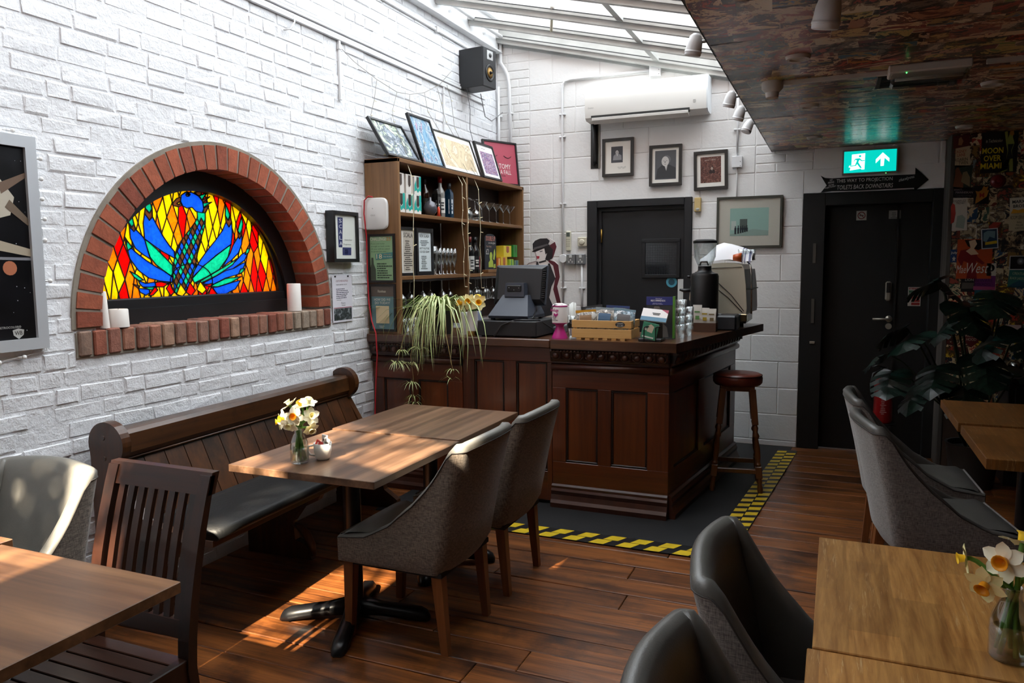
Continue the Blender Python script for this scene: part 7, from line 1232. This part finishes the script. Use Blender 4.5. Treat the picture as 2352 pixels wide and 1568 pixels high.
t, *g = poster(820, 362, 1000, 540, 'teal film poster reading CREATURE BLACK LAGOON', '2f6a64', zoom=2, rot=4); tx(t, 'CREATURE', 'b9c49a', *g, .18, .7, .75, .14, sh=.2); tx(t, 'BLACK LAGOON', 'c9d0a8', *g, .08, .45, .85, .13, sh=.2); ps(t, 'lagoon_print', [(0, 0), (1, 0), (.9, .3), (.6, .4), (.3, .25)], '1d4a5a', *g)
t, *g = poster(466, 440, 680, 585, 'purple and pink film poster below the Mae West poster', '6a2a6a', zoom=2); ps(t, 'pink_band', [(0, .0), (1, 0), (1, .2), (0, .25)], 'a84a74', *g); tx(t, 'BEWARE', '3a1448', *g, .08, .52, .8, .2); tx(t, 'MIKADO', '3a1448', *g, .08, .28, .7, .18)
t, *g = poster(335, 470, 470, 620, 'black film poster reading LION beside the purple poster', '16161a', zoom=2); tx(t, 'LION', 'c9c4b8', *g, .3, .72, .6, .16); ps(t, 'photo_print', [(.05, .2), (.9, .22), (.95, .6), (.1, .62)], '5a544c', *g)
t, *g = poster(475, 588, 630, 710, 'teal and yellow film poster under the purple poster', '1d5a6a', zoom=2); tx(t, 'FEN', 'd0b82a', *g, .1, .1, .7, .22); ps(t, 'boat_print', [(.2, .45), (.8, .5), (.6, .8), (.4, .75)], '8aa8a0', *g)
t, *g = poster(775, 940, 935, 1100, 'plain pinkish film leaflet low on the collage wall', 'b5a09c', zoom=2); bars(P('6a5a58', .5), t, g[0]+X*.012+Z*.015-Y*.0004, X, Z, .07, .03, 3)
t = thing('film_poster', 'dark red shield-shaped film poster reading ROBIN HOOD', 'poster', (3.95, PY, .95), 0, 'film posters on the collage wall'); (x0, z1), (x1, z0) = zw(355, 1045, 2), zw(525, 1205, 2); W_, H_ = x1-x0, z1-z0; o = Vector((x0, PY-.004, z0)); part('sheet', MB().prism([(0, .8*H_), (.08*W_, .97*H_), (.5*W_, H_), (.92*W_, .97*H_), (W_, .8*H_), (.9*W_, .35*H_), (.5*W_, 0), (.1*W_, .35*H_)], o, X, Z, Y*.0006), P('5a1418', .5), t); text('ROBIN', P('c9b8a0', .5), t, o+X*.14*W_+Z*.66*H_-Y*.0006, X, Z, .7*W_, .17*H_); text('HOOD', P('c9b8a0', .5), t, o+X*.2*W_+Z*.42*H_-Y*.0006, X, Z, .58*W_, .17*H_)
# fire alarm bell
x, z = zw(670, 645); t = thing('alarm_bell', 'round dark red fire alarm bell on the poster wall', 'bell', (x, PY, z-.045)); Mx = Matrix.Rotation(R(90), 4, 'X'); part('gong', MB().lathe([(.045, 0), (.047, .01), (.042, .024), (.026, .032), (.024, .034), (0, .035)], (x, PY, z), 26, Mx), P('6a1418', .35), t, 'a'); part('boss', MB().lathe([(.010, .034), (.010, .04), (0, .042)], (x, PY, z), 14, Mx), P('7a2024', .35), t, 'a'); part('backplate', MB().lathe([(.03, -.001), (.05, 0), (.05, .004)], (x, PY, z), 24, Mx), P('3a1014', .5), t)
# ---- monstera
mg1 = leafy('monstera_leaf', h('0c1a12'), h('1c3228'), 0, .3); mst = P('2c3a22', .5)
t = thing('monstera', 'large dark monstera plant in front of the poster wall', 'plant', (3.86, -.72, 0)); c = Vector((3.86, -.72, 0)); part('pot', MB().lathe([(0, 0), (.13, 0), (.165, .28), (.175, .30), (.155, .30), (.15, .26), (0, .26)], c, 24), P('26221f', .6), t, 'a')
def mleaf(p, d, s, roll, seed, splits=4):
    rr = random.Random(seed); d = Vector(d).normalized(); pts = []; side = []
    half = [(0, .0), (.12, .16), (.02, .34), (.2, .46), (.40, .50), (.55, .45), (.72, .36), (.88, .2), (1.02, 0)]
    top = [(-.02, 0)]
    prof_ = [(-.10, .12), (-.16, .26), (-.10, .42), (.06, .52)]
    n_ = splits
    for k_ in range(n_):
        a = .10+.75*k_/n_; b = a+.75/n_*.72; w0 = .54*(1-((a-.2)/.95)**2)**.5; w1 = .54*(1-((b-.2)/.95)**2)**.5; prof_ += [(a+.07, w0), (b+.05, w1*.98), (b+.02, w1*.40 if k_ < n_-1 else w1*.8)]
    prof_ += [(.90, .2), (1.03, .0)]
    outl = prof_ + [(a, -b) for a, b in prof_[::-1][1:]]
    def zz(a, b): return -.35*abs(b)**1.6-.28*max(0, a-.2)**2+.03*math.sin(a*9+seed)
    mb = MB(); mid = [(a, 0) for a in (-.02, .2, .45, .7, 1.03)]
    for sg in (1, -1):
        pr = [(a, b*sg) for a, b in prof_]
        for (a0, b0), (a1, b1) in zip([(-.02, 0)]+pr[:-1], pr): # fan strips to the midrib
            m0, m1 = max(-.02, min(1.03, a0*.8)), max(-.02, min(1.03, a1*.8)); h0, h1 = ((a0+m0)/2, b0*.5), ((a1+m1)/2, b1*.5)
            V = [(m0, 0), (m1, 0), h1, h0, (a1, b1), (a0, b0)]; mb.add([(a, b, zz(a, b)) for a, b in V], [(0,1,2,3), (3,2,4,5)] if sg < 0 else [(3,2,1,0), (5,4,2,3)])
    xax = d; up = Z-d*d.z; up = (up.normalized() if up.length > .1 else -Y); yax = up.cross(xax).normalized(); Mr = Matrix.Rotation(R(roll), 3, xax); yax = Mr @ yax; zax = xax.cross(yax)
    M = Matrix((xax*s, yax*s, zax*s)).transposed().to_4x4(); M.translation = p
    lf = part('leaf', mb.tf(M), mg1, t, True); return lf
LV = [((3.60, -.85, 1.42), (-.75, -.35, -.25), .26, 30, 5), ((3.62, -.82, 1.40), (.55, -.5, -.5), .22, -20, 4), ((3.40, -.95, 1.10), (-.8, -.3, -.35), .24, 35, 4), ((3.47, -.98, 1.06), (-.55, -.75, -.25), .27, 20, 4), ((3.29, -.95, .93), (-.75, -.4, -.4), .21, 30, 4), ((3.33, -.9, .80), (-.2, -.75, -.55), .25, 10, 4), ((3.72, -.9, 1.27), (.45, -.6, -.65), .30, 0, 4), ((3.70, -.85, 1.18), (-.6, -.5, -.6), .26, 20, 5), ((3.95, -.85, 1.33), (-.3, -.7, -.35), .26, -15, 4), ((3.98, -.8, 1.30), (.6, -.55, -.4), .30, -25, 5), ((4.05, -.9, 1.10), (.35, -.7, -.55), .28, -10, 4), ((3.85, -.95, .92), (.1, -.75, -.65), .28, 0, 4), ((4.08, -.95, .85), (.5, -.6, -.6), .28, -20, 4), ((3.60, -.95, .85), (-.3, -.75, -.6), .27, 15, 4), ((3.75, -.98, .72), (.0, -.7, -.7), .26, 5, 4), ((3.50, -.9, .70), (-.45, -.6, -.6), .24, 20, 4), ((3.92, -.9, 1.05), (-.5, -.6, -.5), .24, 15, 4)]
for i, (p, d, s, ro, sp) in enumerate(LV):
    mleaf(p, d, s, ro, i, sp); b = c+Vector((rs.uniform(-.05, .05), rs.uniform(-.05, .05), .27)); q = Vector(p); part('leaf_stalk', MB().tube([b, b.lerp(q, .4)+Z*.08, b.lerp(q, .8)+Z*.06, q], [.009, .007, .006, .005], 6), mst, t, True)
# ---- fire extinguisher on a stand
t = thing('fire_extinguisher', 'red fire extinguisher beside the monstera', 'fire extinguisher', (3.31, -.33, 0)); c = Vector((3.315, -.33, 0)); part('stand', MB().lathe([(0, 0), (.11, 0), (.11, .012), (.02, .03), (.018, .30), (.09, .315), (.09, .325), (0, .325)], c, 20), P('161415', .5), t, 'a'); er = P('8e1216', .3)
part('cylinder', MB().lathe([(0, .326), (.06, .326), (.066, .34), (.066, .62), (.055, .66), (.025, .69), (.02, .71), (0, .71)], c, 22), er, t, 'a'); part('valve', MB().box(3.29, 3.34, -.35, -.31, .71, .745, .004), P('1a1a1a', .4), t); part('lever', MB().tube([(3.33, -.33, .74), (3.27, -.34, .765), (3.235, -.345, .75)], .008, 6), P('1a1a1a', .4), t, True); part('hose', MB().tube([(3.29, -.335, .725), (3.24, -.35, .70), (3.225, -.36, .62), (3.235, -.37, .5)], .010, 8), P('141414', .5), t, True)
text('FUEL', P('c9a0a0', .5), t, c+Vector((-.02, -.067, .545)), X, Z, .05, .02); bars(P('b88a8a', .5), t, c+Vector((-.025, -.067, .40)), X, Z, .05, .12, 9); part('label_band', MB().loft([[(c.x+.0665*math.cos(a), c.y+.0665*math.sin(a), zz) for a in [R(q) for q in range(-140, -39, 10)]] for zz in (.58, .60)], cap=False, closed=False), P('c9b8b4', .5), t)
# side cabinet with ice bucket under the posters
t = thing('side_cabinet', 'low black cabinet under the film posters', 'cabinet', (4.35, -.50, 0)); part('carcass', MB().box(4.06, 5.2, -.66, -.31, 0, .72, .005), P('141213', .5), t); part('top', MB().box(4.04, 5.22, -.68, -.31, .72, .75, .004), P('1c1a1b', .35), t)
for x in (4.1, 4.65): d_ = part('door', MB().box(x, x+.5, -.672, -.66, .06, .69, .004), P('171516', .45), t); part('handle', MB().box(x+.43, x+.445, -.685, -.672, .35, .48, .004), P('77706a', .3, m=.8), d_)
solo('steel_tumbler', MB().lathe([(0, 0), (.035, 0), (.042, .10), (.04, .10), (.033, .006), (0, .006)], (4.12, -.55, .75), 18), P('b0b0ae', .25, m=.9), 'small shiny steel tumbler behind the dark oak table', 'tumbler', smooth=True)
# ============================================================ unseen tree added outside, leaves placed to mask and dapple the sun
lf_ = P('3a5a24', .6); bk_ = P('4a3a2a', .8)
t = thing('dapple_tree', 'leafy tree outside above the roof lights', 'tree', (1.9, -12.6, -.03)); part('trunk', MB().tube([(1.9, -12.6, -.03), (1.8, -12.5, 3), (1.4, -11.9, 5.5), (.9, -11, 7)], [.16, .13, .08, .03], 8), bk_, t, True); mb = MB(); rs = random.Random(77)
for i in range(5):
    a = rs.uniform(0, 6.28); part('branch', MB().tube([(1.6, -12.2, 4.4), (1.3+.5*math.cos(a), -11.6+.6*math.sin(a), 5.6+.3*i*.3), (.9+.7*math.cos(a), -11.0+.9*math.sin(a), 6.2+.15*i)], [.05, .03, .012], 6), bk_, t, True)
for cl in range(420):
    cx_, yr = rs.uniform(.2, 1.9), rs.uniform(-9.6, -6.8); cy_ = yr-2.8; cz_ = 5.6+rs.uniform(-.25, .25)
    dens = .6 if cx_ < .64 else (.03 if yr < -7.95 and yr > -8.55 else (.14 if yr > -7.7 else .08))  # leaves set denser where the sun is to be held back
    if rs.random() > dens: continue
    for i in range(26):
        p = Vector((cx_+rs.gauss(0, .09), cy_+rs.gauss(0, .10), cz_+rs.gauss(0, .08))); s = rs.uniform(.03, .055); u = Vector((rs.uniform(-1, 1), rs.uniform(-1, 1), rs.uniform(-1, 1))).normalized(); v = u.orthogonal().normalized(); mb.add([p-u*s, p+v*s*.5, p+u*s, p-v*s*.5], [(0,1,2,3)])
part('foliage', mb, lf_, t, kind='stuff')
flush_text()
